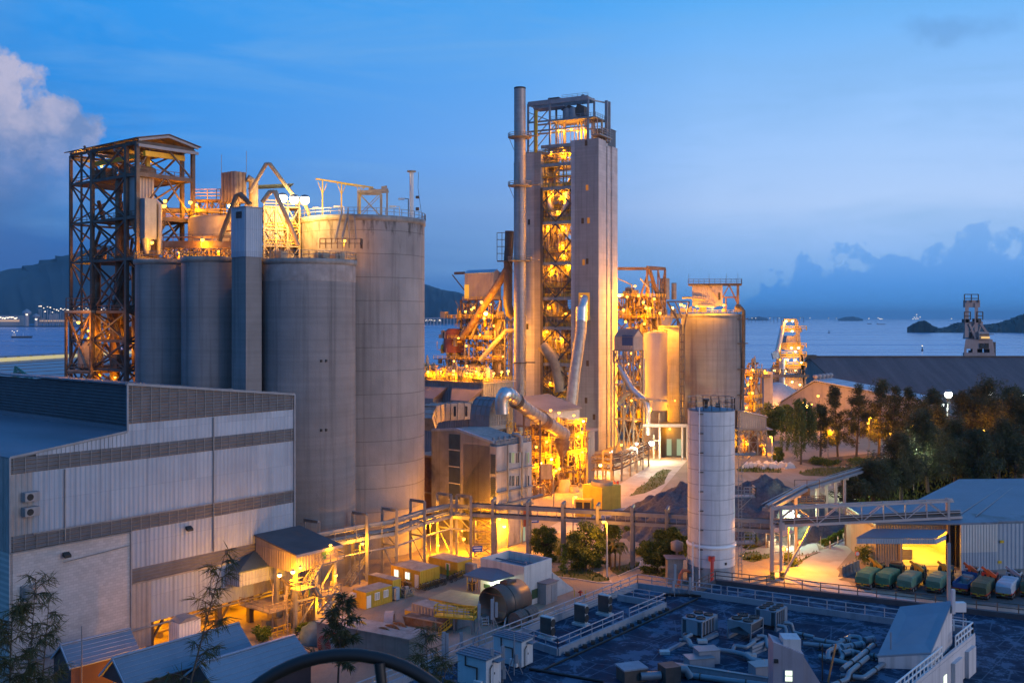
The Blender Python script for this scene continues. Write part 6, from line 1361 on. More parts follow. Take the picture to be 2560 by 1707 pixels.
b=MB(); a=fr.l(G('a',1290,720)); c=fr.l(D('a',1490,395,162)); b.stair(a,c,1.1); b.bd('stair',mSG,T)
b=MB(); b.lat([c0.x+.6,c0.x+4.2],[c0.y+.8,c0.y+3.4],[0,2.2,4.4,6.6],.25,.2,.12); b.bd('stair_frame',mDU,T)
T=thing('pipe_bridge','dark blue-grey pipe bridge on single posts crossing in front of the yard trees','pipe bridge',RB,0); fr=FR[T.name]
PB=[onbridge('b',965),onbridge('b',1265),onbridge('e',415),onbridge('e',757),onbridge('e',1095),onbridge('e',1437)]
for p in PB:
    b=MB(); a=fr.l(p); b.beam(a,a+Vector((0,0,10.2)),.5); b.beam(a+Vector((.5,.9,0)),a+Vector((.5,.9,10.6)),.35); b.beam(a+Vector((0,0,10.1)),a+Vector((.5,.9,10.5)),.4); b.bd('post',mSG,T)
RR=[RB,RE]
runs(T,RR,[(.4,9.0,.4,0),(.4,7.4,.35,0)],mSB,'girder')
runs(T,RR,[(.7,9.3,.2,1),(1.0,9.2,.2,1),(.6,7.7,.16,1),(.9,7.7,.2,1)],mSD,'pipe')
b=MB(); L=fr.l(RE)
for i in range(30):p=L*(i/30)+Vector((.1,.4,0)); b.beam(p+Vector((0,0,7.4)),p+Vector((0,0,9)),.09)
b.bd('hanger',mSB,T)
e1=G('H',1520,706); T=thing('truss_bridge','pale box-truss conveyor bridge on braced end posts over the lorry road','truss bridge',RE,0); fr=FR[T.name]
L=fr.l(e1); Lx=L*1.08; n2=Vector((.6,1.7,0)); zt,zb=11.1,8.3
b=MB()
for o in (Vector((0,0,0)),n2):
    b.beam(o+Vector((0,0,zt)),L*1.03+o+Vector((0,0,zt)),.3,.35); b.beam(o+Vector((0,0,zb)),Lx+o+Vector((0,0,zb)),.3,.4); b.beam(o+Vector((0,0,zb+.9)),Lx+o+Vector((0,0,zb+.9)),.1)
n=8
for i in range(n+1):
    p=L*(i/n)
    for o in (Vector((0,0,0)),n2):b.beam(p+o+Vector((0,0,zb)),p+o+Vector((0,0,zt)),.16)
    b.beam(p+Vector((0,0,zt)),p+n2+Vector((0,0,zt)),.2)
    if i<n:
        r2=L*((i+1)/n)
        for o in (Vector((0,0,0)),n2):
            if i%2:b.beam(p+o+Vector((0,0,zt)),r2+o+Vector((0,0,zb)),.13)
            else:b.beam(p+o+Vector((0,0,zb)),r2+o+Vector((0,0,zt)),.13)
b.bd('truss',mCP,T)
b=MB(); b.hexa([Vector((0,.2,zb)),Lx+Vector((0,.2,zb)),Lx+n2+Vector((0,0,zb)),n2+Vector((0,0,zb))],[Vector((0,.2,zb+.3)),Lx+Vector((0,.2,zb+.3)),Lx+n2+Vector((0,0,zb+.3)),n2+Vector((0,0,zb+.3))]); b.tube([Vector((0,.9,zb+.7)),Lx+Vector((0,.9,zb+.7))],.3,8); b.bd('deck',mSD,T)
for base,nm in ((Vector((0,0,0)),'end_post'),(L,'end_post')):
    b=MB()
    for o in (Vector((0,0,0)),n2):b.beam(base+o,base+o+Vector((0,0,zt+.3)),.45)
    if base.length<1:
        b.beam(base+Vector((1.5,0,0)),base+Vector((1.5,0,zt)),.4); b.beam(base+Vector((2.0,.5,0)),base+Vector((6.5,.5,zb)),.3); b.beam(base+Vector((2.4,1.4,0)),base+Vector((6.9,1.4,zb)),.25)
        for k in range(6):b.beam(base+Vector((0,0,1+k*1.6)),base+Vector((1.5,0,1+k*1.6)),.12)
        b.box(base.x+1.1,base.y-.5,7.8,base.x+2.0,base.y-.2,9.0)
    b.bd(nm,mCP,T)
for dx in (.0,1.6):
    w=MB(); w.box(dx-.4,-1.2,0,dx+.2,-.6,1.2); w.bd('striped_guard',mat('hazard_paint',(.45,.33,.03),.6,0,.1,1,col2=(.03,.03,.03),c2=(.48,.5),stretch=(1,1,6)),T)
g0=Vector((RE.x-.5,RE.y+1.2,10.8)); g1=D('H',450,125,185); g2=D('H',850,0,222); g3=D('G',930,966,268)
T=thing('belt_gallery','rising blue-grey belt gallery on single legs disappearing into the dark trees','conveyor',g0,0); fr=FR[T.name]
P4=[fr.l(p)for p in (g0,g1,g2,g3)]
b=MB()
for a,c in zip(P4,P4[1:]):b.beam(a,c,1.5,.5); b.beam(a+Vector((-.8,0,.9)),c+Vector((-.8,0,.9)),.1); b.beam(a+Vector((.8,0,.9)),c+Vector((.8,0,.9)),.1); b.tube([a+Vector((0,0,.6)),c+Vector((0,0,.6))],.3,8)
b.bd('trough',mSB,T)
b=MB()
for xx,yy in ((385,150),(545,95),(613,75),(683,55),(748,35),(812,15)):
    kk=kx('H',xx); best=None
    for a,c in ((g0,g1),(g1,g2),(g2,g3)):
        d=c-a; t=(kk*a.y-a.x)/(d.x-kk*d.y)
        if 0<=t<=1:best=a+d*t
    if best is not None:p=fr.l(best); b.beam((p.x,p.y,-g0.z),(p.x,p.y,p.z),.5); b.beam((p.x-.9,p.y,p.z-.5),(p.x+.9,p.y,p.z-.5),.2,.4)
b.bd('leg',mCP,T)
p=fr.l(g1); b=MB(); b.box(p.x-2.4,p.y-1.6,p.z-2.4,p.x+3.4,p.y+1.6,p.z-2.1); b.rail([(p.x-2.4,p.y+1.6,p.z-2.1),(p.x-2.4,p.y-1.6,p.z-2.1),(p.x+3.4,p.y-1.6,p.z-2.1),(p.x+3.4,p.y+1.6,p.z-2.1)],1.1,1.2,.06,2); b.box(p.x-.6,p.y-.8,p.z-1.2,p.x+.8,p.y+.8,p.z+.3)
b.rail([(p.x-2.2,p.y-1.2,p.z+.4),(p.x+2.4,p.y-1.2,p.z+.4)],1.5,2.4,.05,0); b.bd('drive_platform',mSD,T)
Wb=Vector((kx('h',465)*158,158,0)); T=thing('white_silo','slender white painted steel silo on a concrete base with ladders and platforms','silo',Wb,0); fr=FR[T.name]
rw=151/2.6125/F*158; zt=fr.z('h',372)+.0; zr_=CH-(q('h',0,1268)[1]-HZ)*(158-rw)/F; zb=CH-(q('h',0,1412)[1]-HZ)*(158-rw)/F
b=MB(); prof=[]
n=10
b.lathe((0,0,0),[(rw,zr_),(rw,zt)],72,cap=False)
b.bd('shell',M_WSILO,T)
b=MB(); b.lathe((0,0,0),[(rw*1.015,zb),(rw*1.015,zr_)],64,cap=False); b.bd('skirt',M_WSILO,T)
b=MB(); b.lathe((0,0,0),[(rw*1.0,zr_-.55),(rw*1.06,zr_-.5),(rw*1.06,zr_-.1),(rw*.99,zr_)],64,cap=False); b.bd('ring_flange',mWT,T)
b=MB(); b.lathe((0,0,0),[(rw*1.02,0),(rw*1.02,zb),(rw*.9,zb)],64,cap=False); b.bd('concrete_base',mCD,T)
b=MB(); b.lathe((0,0,0),[(rw*1.01,zt-.15),(rw*1.02,zt),(rw*.97,zt+.05),(.01,zt+.5)],48); b.bd('roof',mRF,T)
b=MB(); b.rail([(math.cos(R(a))*rw,math.sin(R(a))*rw,zt)for a in range(0,361,20)],1.9,2.6,.045,1); b.bd('railing',mSG,T)
b=MB(); b.lathe((-1,-1,zt+.2),[(.3,0),(.3,1.2),(.5,1.2),(.5,1.6)],12); b.box(.6,-.8,zt+.3,1.2,-.2,zt+1); b.bd('roof_valve',mSD,T)
def onw(xp,off=.0):
    kk=kx('h',xp); s=(kk*Wb.y-Wb.x)/rw; s=max(-.999,min(.999,s)); a=math.asin(s)
    return Vector(((rw+off)*math.sin(a),-(rw+off)*math.cos(a),0))
b=MB(); p=onw(372,.35); b.tube([p+Vector((0,0,0)),p+Vector((0,0,zt+.5))],.1,8); p2=onw(343,.5); b.tube([p2,p2+Vector((0,0,zr_+.4))],.12,8); b.bd('riser_pipe',mWT,T)
b=MB()
for i in range(9):z=3+(zt-3.5)*i/8; b.beam(p+Vector((-.1,0,z)),p+Vector((1.0,.1,z)),.16); b.beam(p+Vector((0,.35,z+.15)),p+Vector((.9,.35,z+.15)),.1)
b.bd('pipe_bracket',mSD,T)
b=MB(); p=onw(618,.6); q3=onw(600,.5)
for dx in (0,.55):b.beam((p.x+dx,p.y,1),(p.x+dx,p.y,zt+1.5),.09)
for i in range(60):z=1.2+i*.45;
for i in range(46):z=1.5+(zt-1)*i/46; b.beam((p.x,p.y,z),(p.x+.55,p.y,z),.06)
for i in range(16):z=3+(zt-4)*i/16; b.tube([(p.x+.28+.5*math.cos(R(a)),p.y-.1+.5*math.sin(R(a)),z)for a in range(180,361,30)],.04,4)
b.bd('ladder',mSG,T)
for yz in (665,938,1240):
    z=fr.z('h',yz); b=MB(); b.box(p.x-1.2,p.y-.6,z-.15,p.x+2.6,p.y+1.4,z); b.rail([(p.x+.8,p.y-.6,z),(p.x+2.6,p.y-.6,z),(p.x+2.6,p.y+1.4,z)],1.5 if yz>700 else .3,.9,.06,2); b.beam((p.x+2.4,p.y,z),(p.x,p.y+.3,z-2.4),.12); b.bd('platform',mSG,T)
b=MB(); a=onw(437,.25); b.tube([a+Vector((0,0,zb+1.6)),a+Vector((0,-.5,zb+1.5)),a+Vector((-.05,-.8,zb+.9)),a+Vector((-.1,-.8,-.2))],.26,12); b.lathe(a+Vector((0,-.1,zb+1.25)),[(.5,0),(.5,.7)],14); b.bd('red_pipe',M_RED,T)
b=MB(); a=onw(330,.4); b.tube([a+Vector((-2.0,-.8,.4)),a+Vector((-1.7,-.8,2.0)),a+Vector((-1.3,-.7,2.6)),a+Vector((-.7,-.5,2.6)),a+Vector((-.1,-.2,2.2))],.24,12); b.tube([a+Vector((-2.8,-1.0,.4)),a+Vector((-2.0,-.8,.4))],.24,12); b.bd('red_elbow',mat('worn_red_pipe',(.42,.10,.04),.5,0,.2,1.2),T)
b=MB(); a=onw(530,.02); b.lathe(a+Vector((0,-.05,zb+.5)),[(.2,0),(.2,.35)],10); b.bd('nozzle',mSD,T)
T=thing('pump_hut','small tan pump hut with round tank at the white silo foot','hut',Wb+Vector((-rw-3.4,-1,0)),0)
b=MB(); b.box(0,0,0,2.4,2.2,4.0); b.bd('wall',mCB,T); b=MB(); b.box(-.3,-.3,4.0,2.9,2.5,4.15); b.bd('roof',mWR,T); b=MB(); b.lathe((1.9,2.6,4.5),[(.1,0),(1.0,.4),(1.0,1.6),(.1,2.0)],18); b.beam((1.9,2.6,0),(1.9,2.6,4.6),.3); b.bd('tank',mCB,T)
def heap(lb,pts_base,peaks,seed):
    rr=random.Random(seed); c=sum(pts_base,Vector())/len(pts_base); T=MB()
    xs=[p.x for p in pts_base]; ys=[p.y for p in pts_base]; n=60; vs=[]
    for i in range(n+1):
        for j in range(n+1):
            X=min(xs)+(max(xs)-min(xs))*i/n; Y=min(ys)+(max(ys)-min(ys))*j/n
            z=max(pk[2]-math.hypot(X-pk[0],Y-pk[1])*.54 for pk in peaks)
            z+=.35*math.sin(X*.9+Y*.5)+.25*math.sin(X*1.7-Y*1.3)+rr.uniform(-.12,.12)
            if z>2:z+=.3*math.sin(math.atan2(Y-peaks[0][1],X-peaks[0][0])*14)
            vs.append((X-c.x,Y-c.y,max(-.15,z)))
    T.add(vs,[(i*(n+1)+j,(i+1)*(n+1)+j,(i+1)*(n+1)+j+1,i*(n+1)+j+1)for i in range(n)for j in range(n)],True)
    o=T.bd('gravel_heap',M_GRAV); o.location=(c.x,c.y,0); tag(o,lb,'gravel heap','gravel heaps beside the white silo'); return o
M_GRAV=mat('gravel',(.08,.078,.085),.95,0,.4,2.2,col2=(.13,.118,.115),c2=(.45,.7),bump=.8,bscale=3)
pk=lambda k,x,y,z:(G(k,x,y,z).x,G(k,x,y,z).y,z)
A1=pk('e',1600,415,8.6); A2=pk('e',1440,560,6.0); A3=pk('e',1520,640,5.6)
heap('brown-grey gravel heap left of the white silo',[Vector((A1[0]-22,A1[1]-22,0)),Vector((A1[0]+16,A1[1]+16,0))],[A1,A2,A3,(A1[0]+5,A1[1]-5,7.5)],1)
B1=pk('G',115,1088,9.6)
heap('dark blue-grey gravel heap right of the white silo',[Vector((B1[0]-20,B1[1]-26,0)),Vector((B1[0]+22,B1[1]+17,0))],[B1,(B1[0]-8,B1[1]-3,8.2),(B1[0]+9,B1[1]-2,5.2),(B1[0]-1,B1[1]-11,6.2)],2)
T=thing('rubble_pile','low pale rubble pile by the grass strip under the transfer house','rubble',G('F',1165,1478),0); b=MB(); rr=random.Random(3)
for i in range(40):
    a,r=rr.uniform(0,6.28),rr.uniform(0,5); s=rr.uniform(.4,1.2); x,y=math.cos(a)*r*1.6,math.sin(a)*r*.7; b.hexa([(x-s,y-s,0),(x+s,y-s*.7,0),(x+s*.8,y+s,0),(x-s,y+s,0)],[(x-s*.6,y-s*.5,s*1.3),(x+s*.6,y-s*.4,s),(x+s*.4,y+s*.6,s*1.5),(x-s*.5,y+s*.5,s)])
b.bd('rubble',mCL,T)
def gbox(k,xb,yb,xl,xr,yt,ang=GA):
    o=G(k,xb,yb); fr=Fr(o,ang); return o,fr.lenx(k,xr),fr.leny(k,xl),fr.z(k,yt)
def ctn(name,lb,cat,dims,m,wins=(),door=None,roof=None,group=None,ang=GA,ac=False):
    o,lx,ly,h=dims; T=thing(name,lb,cat,o,ang,group)
    b=MB(); b.box(.04,.04,.12,lx-.04,ly-.04,h-.05); b.corr((0,0,.12),(lx,0,0),(0,0,h-.2),.35,.05); b.corr((0,ly,.12),(0,-ly,0),(0,0,h-.2),.35,.05); b.bd('body',m,T)
    b=MB()
    for x,y in ((0,0),(lx,0),(0,ly),(lx,ly)):b.beam((x,y,0),(x,y,h),.14)
    for z in (.08,h-.06):b.beam((0,0,z),(lx,0,z),.14); b.beam((0,0,z),(0,ly,z),.14); b.beam((lx,0,z),(lx,ly,z),.14)
    b.bd('corner_frame',m,T)
    b=MB(); b.box(-.05,-.05,h,lx+.05,ly+.05,h+.06); b.bd('roof',roof or mDR,T)
    for side,t,w_,lit in wins:
        if side=='x':b=MB(); x=lx*t; b.box(x-w_/2,-.09,h*.42,x+w_/2,-.03,h*.80); f2=[(x-w_/2,-.12,h*.42,x-w_/2+.08,-.02,h*.8),(x+w_/2-.08,-.12,h*.42,x+w_/2,-.02,h*.8),(x-w_/2,-.12,h*.8,x+w_/2,-.02,h*.83),(x-w_/2,-.12,h*.39,x+w_/2,-.02,h*.42),(x-.04,-.12,h*.42,x+.04,-.02,h*.8)]
        else:b=MB(); y=ly*t; b.box(-.09,y-w_/2,h*.42,-.03,y+w_/2,h*.80); f2=[(-.12,y-w_/2,h*.42,-.02,y-w_/2+.08,h*.8),(-.12,y+w_/2-.08,h*.42,-.02,y+w_/2,h*.8),(-.12,y-w_/2,h*.8,-.02,y+w_/2,h*.83),(-.12,y-w_/2,h*.39,-.02,y+w_/2,h*.42),(-.12,y-.04,h*.42,-.02,y+.04,h*.8)]
        wn=b.bd('window',E_WINW if lit else mat('pale_blind',(.45,.45,.42),.4),T); g=MB()
        for f in f2:g.box(*f)
        g.bd('frame',mWT,wn)
    if door:
        side,t=door; b=MB()
        if side=='x':b.box(lx*t-.42,-.1,.12,lx*t+.42,-.03,h*.78)
        else:b.box(-.1,ly*t-.42,.12,-.03,ly*t+.42,h*.78)
        d=b.bd('door',mWT,T)
    if ac:b=MB(); b.box(-.7,ly*.72,h*.6,-.08,ly*.72+.9,h*.85); b.bd('air_conditioner',mWH,T)
    return T
ctn('container_office','nearest yellow container office with white door and two curtained windows','site office',gbox('a',1455,922,1345,1680,775),mYC,(('x',.42,.95,0),('x',.76,.95,0)),('x',.1),ac=True)
ctn('container_office','yellow container office with overhanging roof between two larger yellow offices','site office',gbox('a',1690,835,1480,1757,668),mYC,(),None)
ctn('container_office','long yellow container office with two lit windows and white door, bicycles in front','site office',gbox('b',342,762,100,507,610),mYC,(('y',.42,1.1,1),('y',.82,1.0,1)),('y',.1))
ctn('container_office','yellow container office with open green door right of the long lit office','site office',gbox('b',665,660,420,785,535),mYC,(('y',.32,.9,0),),None)
o=G('b',580,680); T=thing('green_door','open green door leaf leaning in the dark doorway of the farthest yellow office','door',o,GA+60); b=MB(); b.box(-.5,-.04,.1,.5,.04,2.5); b.bd('leaf',mat('leaf_green',(.05,.25,.05),.5),T); b=MB(); b.box(.35,-.1,1.2,.45,.1,1.35); b.bd('handle',mSD,T)
ctn('storage_box','pale weathered container at the end of the yellow office row','container',gbox('b',800,655,715,830,555),mCP,())
o,lx,ly,h=gbox('a',1720,850,1682,1752,735); T=thing('tool_cabinet','tall grey tool cabinet beside the nearest yellow office','cabinet',o,GA); b=MB(); b.box(0,0,.1,lx,ly,h); b.bd('body',mSH,T,bevel=.04); b=MB(); b.box(-.05,ly*.1,.2,0,ly*.48,h-.1); b.box(-.05,ly*.52,.2,0,ly*.9,h-.1); b.bd('door',mCL,T)
T=thing('rubbish_crate','pallet crate of rubbish in front of the grey cabinet','crate',G('a',1800,825),GA); b=MB(); b.lat([0,1.8],[0,1.5],[0,1.2],.12,.12,.08); b.box(.1,.1,.05,1.7,1.4,.5); b.bd('crate',mDU,T); b=MB(); rr=random.Random(4)
for i in range(8):x,y=rr.uniform(.2,1.3),rr.uniform(.2,1); b.box(x,y,.5,x+.4,y+.4,rr.uniform(.7,1.5))
b.bd('rubbish',mCP,T)
def tri_cont():
    a=G('b',415,930); c=G('b',822,1010); dd=(c-a); L=dd.length; ang=math.degrees(math.atan2(dd.y,dd.x)); w=L/3
    fr0=Fr(a,ang); h=fr0.z('b',840)
    bk=G('b',625,770,h); depth=max(5.0,fr0.l(bk).y)
    for i,lb in enumerate(('left-hand brown-yellow container of three joined side by side','middle brown-yellow container of three joined side by side','right-hand brown-yellow container beside the big steel pipe')):
        T=thing('shipping_container',lb,'container',fr0.w(w*i+.03,0,0),ang,'brown-yellow containers in the yard')
        b=MB(); b.box(0,.05,.1,w-.06,depth,h); b.corr((0,depth,.1),(0,-depth,0),(0,0,h-.1),.3,.05); b.bd('body',mYC,T)
        b=MB(); b.box(-.02,-.02,h,w-.04,depth,h+.05); b.bd('roof',mat('tan_roof',(.36,.27,.16),.8,0,.15,.8),T)
        for k in range(2):
            b=MB(); x0=.08+k*(w-.15)/2; b.corr((x0,0,.15),((w-.25)/2,0,0),(0,0,h-.3),.5,.05); dr=b.bd('door',mYC,T)
            b=MB()
            for m in (.3,.7):x=x0+(w-.25)/2*m; b.beam((x,-.09,.2),(x,-.09,h-.2),.05)
            b.bd('lock_rod',mSD,dr)
tri_cont()
a=G('b',278,1010); c=G('b',655,1115); dd=c-a; ang=math.degrees(math.atan2(dd.y,dd.x)); fr0=Fr(a,ang); h=fr0.z('b',885)
T=thing('shipping_container','grey ribbed container with rusty flat roof in front of the three joined containers','container',a,ang); L=dd.length
b=MB(); b.box(0,.05,.1,L,2.6,h); b.corr((0,0,.1),(L,0,0),(0,0,h-.15),.62,.12); b.corr((0,2.6,.1),(0,-2.6,0),(0,0,h-.15),.62,.12); b.bd('body',mCG,T); b=MB(); b.box(-.05,-.05,h,L+.05,2.7,h+.06); b.bd('roof',mDR,T)
b=MB()
for x in (0,L):b.beam((x,0,0),(x,0,h),.16)
b.bd('corner_post',mCG,T)
a=G('b',465,1125); c=G('b',810,1150); dd=c-a; ang=math.degrees(math.atan2(dd.y,dd.x))-3; T=thing('catwalk','yellow railed catwalk platform on posts in front of the grey container','catwalk',a,ang); fr=FR[T.name]; L=dd.length; z=fr.z('b',985)
b=MB(); b.box(0,0,z-.25,L,1.3,z); b.bd('deck',mYE,T); b=MB(); b.rail([(0,1.3,z),(0,0,z),(L,0,z),(L,1.3,z),(0,1.3,z)],1.25,1.3,.055,1); b.bd('railing',mYE,T); b=MB()
for x in (.2,L*.5,L-.3):
    for y in (.1,1.2):b.beam((x,y,0),(x,y,z),.18)
b.bd('leg',mSG,T); b=MB(); b.stair((L*.2,-.9,0),(L*.48,-.9,z*.6),.9); b.bd('step',mYE,T)
c0=G('b',965,1060); T=thing('pipe_section','huge open brown steel pipe section lying by the white building','pipe section',c0,GA); fr=FR[T.name]; rp=158/3.431/F*c0.y; Lp=5.6
b=MB(); n=48; vs=[];
for x in (0,Lp):
    for rr_ in (rp,rp-.07):
        for j in range(n):t=2*math.pi*j/n; vs.append((x,rr_*math.cos(t),rp+rr_*math.sin(t)))
fs_=[]
for j in range(n):
    k2=(j+1)%n
    fs_+=[(j,k2,2*n+k2,2*n+j),(n+j,n+k2,3*n+k2,3*n+j),(j,k2,n+k2,n+j),(2*n+j,2*n+k2,3*n+k2,3*n+j)]
b.add(vs,fs_,True); b.bd('shell',mat('brown_primer',(.17,.125,.095),.42,.35,.12,.4,streak=.1),T)
b=MB(); b.tube([(Lp*.35,rp*math.cos(2*math.pi*j/40)*1.012,rp+rp*math.sin(2*math.pi*j/40)*1.012)for j in range(41)],.06,6); b.box(Lp*.4,-.8,2*rp-.05,Lp*.75,.6,2*rp+.28); b.box(Lp*.45,-.5,2*rp+.28,Lp*.55,.3,2*rp+.42); b.bd('saddle',mSD,T)
b=MB()
for z in (rp*.45,rp*.8,rp*1.6):y=math.sqrt(max(0,rp*rp-(z-rp)**2))*.95; b.beam((.1,-y,z),(.1,y,z),.05)
b.bd('spreader',mSR,T)
b=MB(); b.beam((-.4,-.6,.1),(1.2,-.6,.1),.2); b.beam((Lp-.5,-1,.1),(Lp-.5,1,.1),.25); b.bd('chock',mDU,T)
T=thing('step_ladder','short wooden step leaning at the mouth of the steel pipe','steps',G('b',905,1075),20); b=MB(); b.stair((0,0,0),(.2,.9,1.0),.9,rails=False); b.bd('step',mCL,T); b=MB(); b.beam((-.4,1,0),(-.4,.9,1),.08); b.beam((.5,1,0),(.5,.9,1),.08); b.bd('leg',mCL,T)
T=thing('timber_frame','pale timber trestle leaning in front of the steel pipe','trestle',G('b',1065,1090),GA); b=MB(); b.beam((0,0,0),(1.3,.3,3.1),.18); b.beam((1.5,-.2,0),(2.6,.2,3.1),.18); b.beam((1.3,.3,3.1),(2.6,.2,3.1),.16); b.bd('frame',mCL,T)
for i,(x,y,lb)in enumerate(((1150,1095,'nearer wire-wrapped bale between steel pipe and roof rail'),(1240,1060,'farther wire-wrapped bale between steel pipe and roof rail'))):
    T=thing('wire_bale',lb,'bale',G('b',x,y),GA+8,'wire bales by the steel pipe'); b=MB(); rr=random.Random(i); n=14
    prof=[(math.cos(math.pi*2*j/n)*(1.0+rr.uniform(-.12,.12)),1.05+math.sin(math.pi*2*j/n)*1.05)for j in range(n)]
    b.prism([(0,y2,z2)for y2,z2 in prof],(2.2,0,0)); b.bd('bale',mat('wire_scrap',(.14,.12,.10),.9,.1,.35,2.5,bump=.6),T)
o,lx,ly,h=gbox('b',1237,920,862,1473,570)
T=thing('white_office','small white flat-roofed block with parapet, canopy and outside stair','building',o,GA); fr=FR[T.name]
b=MB(); b.box(0,0,0,lx,ly,h-1.3); b.box(0,0,h-1.3,lx,.25,h); b.box(0,.25,h-1.3,.25,ly,h); b.box(.25,ly-.25,h-1.3,lx,ly,h); b.box(lx-.25,.25,h-1.3,lx,ly-.25,h); b.bd('wall',mat('stained_white_render',(.56,.54,.51),.85,0,.08,.5,streak=.55),T)
b=MB(); b.box(.26,.26,h-1.29,lx-.26,ly-.26,h-1.2); b.beam((1,.3,h-.6),(lx-1,ly*.5,h-.6),.2); b.beam((lx*.5,.3,h-.6),(lx*.5,ly-.3,h-.6),.2); b.bd('roof',mRF,T)
p=fr.pl('b',1325,795,1,0);
def wallbox(T,k,x0,y0,x1,y1,m,name,d=.06,ax=1,val=0.0):
    fr=frm(T); a,c=fr.pl(k,x0,y0,ax,val),fr.pl(k,x1,y1,ax,val); b=MB()
    if ax==1:b.box(min(a.x,c.x),val-d,min(a.z,c.z),max(a.x,c.x),val+.01,max(a.z,c.z))
    else:b.box(val-d,min(a.y,c.y),min(a.z,c.z),val+.01,max(a.y,c.y),max(a.z,c.z))
    return b.bd(name,m,T)
w=wallbox(T,'b',1300,770,1350,832,mat('green_glass',(.06,.10,.05),.2),'window'); wallbox(T,'b',1372,745,1400,860,mCG,'door')
wallbox(T,'b',893,715,945,760,mat('green_glass',(.06,.10,.05),.2),'window',ax=0)
b=MB(); c1=fr.pl('b',780,632,0,-2.4); c2=fr.pl('b',1150,620,0,-.02)
b.prism([(0,ly*.22,h-1.7),(-2.8,ly*.45,h-2.3),(-2.8,ly*1.12,h-2.3),(0,ly*1.0,h-1.5),(0,ly*.6,h-1.2)],(0,0,.18)); b.bd('canopy',mRF,T)
lamp(T,fr.w(*fr.pl('b',960,682,0,-1.2)),420,r=.16,bulb=E_WHT,col=(.8,1,.7))
b=MB(); p=fr.pl('b',1388,716,1,-.2); b.lathe((p.x,-.25,p.z),[(.18,0),(.22,.2),(.1,.32)],10); p=fr.pl('b',1240,850,1,-.3); b.lathe((p.x+.2,-.3,p.z),[(.2,0),(.25,.2),(.1,.4)],10); b.bd('wall_lamp',mDK,T)
xs_=fr.pl('b',1480,860,1,-1.6)
b=MB(); xa=fr.lenx('b',1420,(0,-1.5)); xb=fr.lenx('b',1517,(0,-1.5)); zc=fr.z('b',722,(xa,-1.5)); b.box(xa,-1.6,0,xb,0,max(2.2,zc)); b.bd('store_box',mCP,T); b=MB(); b.box(xa-.1,-1.8,max(2.2,zc),xb+.1,0,max(2.2,zc)+.12); b.bd('store_roof',mWR,T); b=MB(); b.box(xa+(xb-xa)*.45,-1.66,.2,xb-.1,-1.6,max(2.2,zc)-.3); b.bd('store_door',mCG,T)
b=MB(); e0=fr.pl('b',1620,835,1,-.8); b.prism([(lx,-.2,0),(lx+5.2,-.2,0),(lx+5.2,-.2,.4),(lx,-.2,h*.62)],(0,.2,0)); b.prism([(lx,1.4,0),(lx+5.2,1.4,0),(lx+5.2,1.4,1.1),(lx,1.4,h*.78)],(0,.18,0)); b.stair((lx+5.0,.7,0),(lx+.1,.7,h*.6),1.3,rails=False); b.bd('stair',mCL,T)
T=thing('gas_rack','small rack of gas bottles beside the white block canopy','rack',G('b',790,785),GA); b=MB(); b.lat([0,1.2],[0,1],[0,1.2,2.4],.08,.08,.05,False); b.bd('rack',mYE,T); b=MB()
for i in range(4):b.lathe((.25+.5*(i%2),.25+.5*(i//2),.1),[(.16,0),(.16,1.2),(.05,1.4)],10)
b.bd('bottle',mSD,T)
T=thing('hydrant','red hydrant between two yellow posts in front of the roof rail','hydrant',G('b',1718,825),0); b=MB(); b.lathe((0,0,0),[(.12,0),(.12,.5),(.2,.55),(.2,.8),(.08,.95)],10); b.beam((-.35,0,.65),(.35,0,.65),.16); b.bd('body',M_RED,T); b=MB(); b.beam((-.9,0,0),(-.9,0,1.0),.1); b.beam((.8,0,0),(.8,0,1.0),.1); b.bd('guard_post',mYE,T)
def bike():
    T=thing('bicycle','x','bicycle',(0,0,0),0)
    for x in (-.52,.52):
        w=MB(); w.tube([(x+.33*math.cos(R(a)),0,.34+.33*math.sin(R(a)))for a in range(0,361,30)],.025,5,cap=False);
        for a in range(0,180,45):w.beam((x-.32*math.cos(R(a)),0,.34-.32*math.sin(R(a))),(x+.32*math.cos(R(a)),0,.34+.32*math.sin(R(a))),.012)
        w.bd('wheel',mBK,T)
    b=MB()
    for a,c in (((-.52,.34),(-.15,.85)),((-.52,.34),(-.05,.3)),((-.05,.3),(.38,.85)),((-.15,.8),(.38,.85)),((-.05,.3),(-.17,.9)),((.52,.34),(.36,1.0))):b.beam((a[0],0,a[1]),(c[0],0,c[1]),.05)
    b.bd('frame',mSD,T)
    b=MB(); b.beam((-.3,0,.95),(-.02,0,.95),.14,.07); b.bd('saddle',mBK,T); b=MB(); b.beam((.36,-.28,1.05),(.36,.28,1.05),.05); b.bd('handlebar',mSG,T)
    return T
def cpt(o,parent=None):
    c=o.copy(); COL.objects.link(c); c.parent=parent
    for ch in list(o.children):cpt(ch,c)
    return c
B0=bike(); first=True
for n,a,c,lb in ((13,(350,775),(555,712),'dark bicycle in the long row before the lit yellow office'),(8,(580,708),(715,650),'dark bicycle in the row before the farthest yellow office'),(5,(185,745),(262,765),'dark bicycle in the cluster by the lit office window')):
    pa,pb=G('b',*a),G('b',*c); rr=random.Random(n)
    for i in range(n):
        o=B0 if first else cpt(B0); first=False
        o.location=pa.lerp(pb,(i+.5)/n)+Vector((rr.uniform(-.15,.15),rr.uniform(-.15,.15),0)); o.rotation_euler=(R(rr.uniform(-8,8)),0,R(GA-90+rr.uniform(-18,18))); o['label']=lb; o['group']=lb.replace('dark bicycle','bicycles').replace('in the ','')
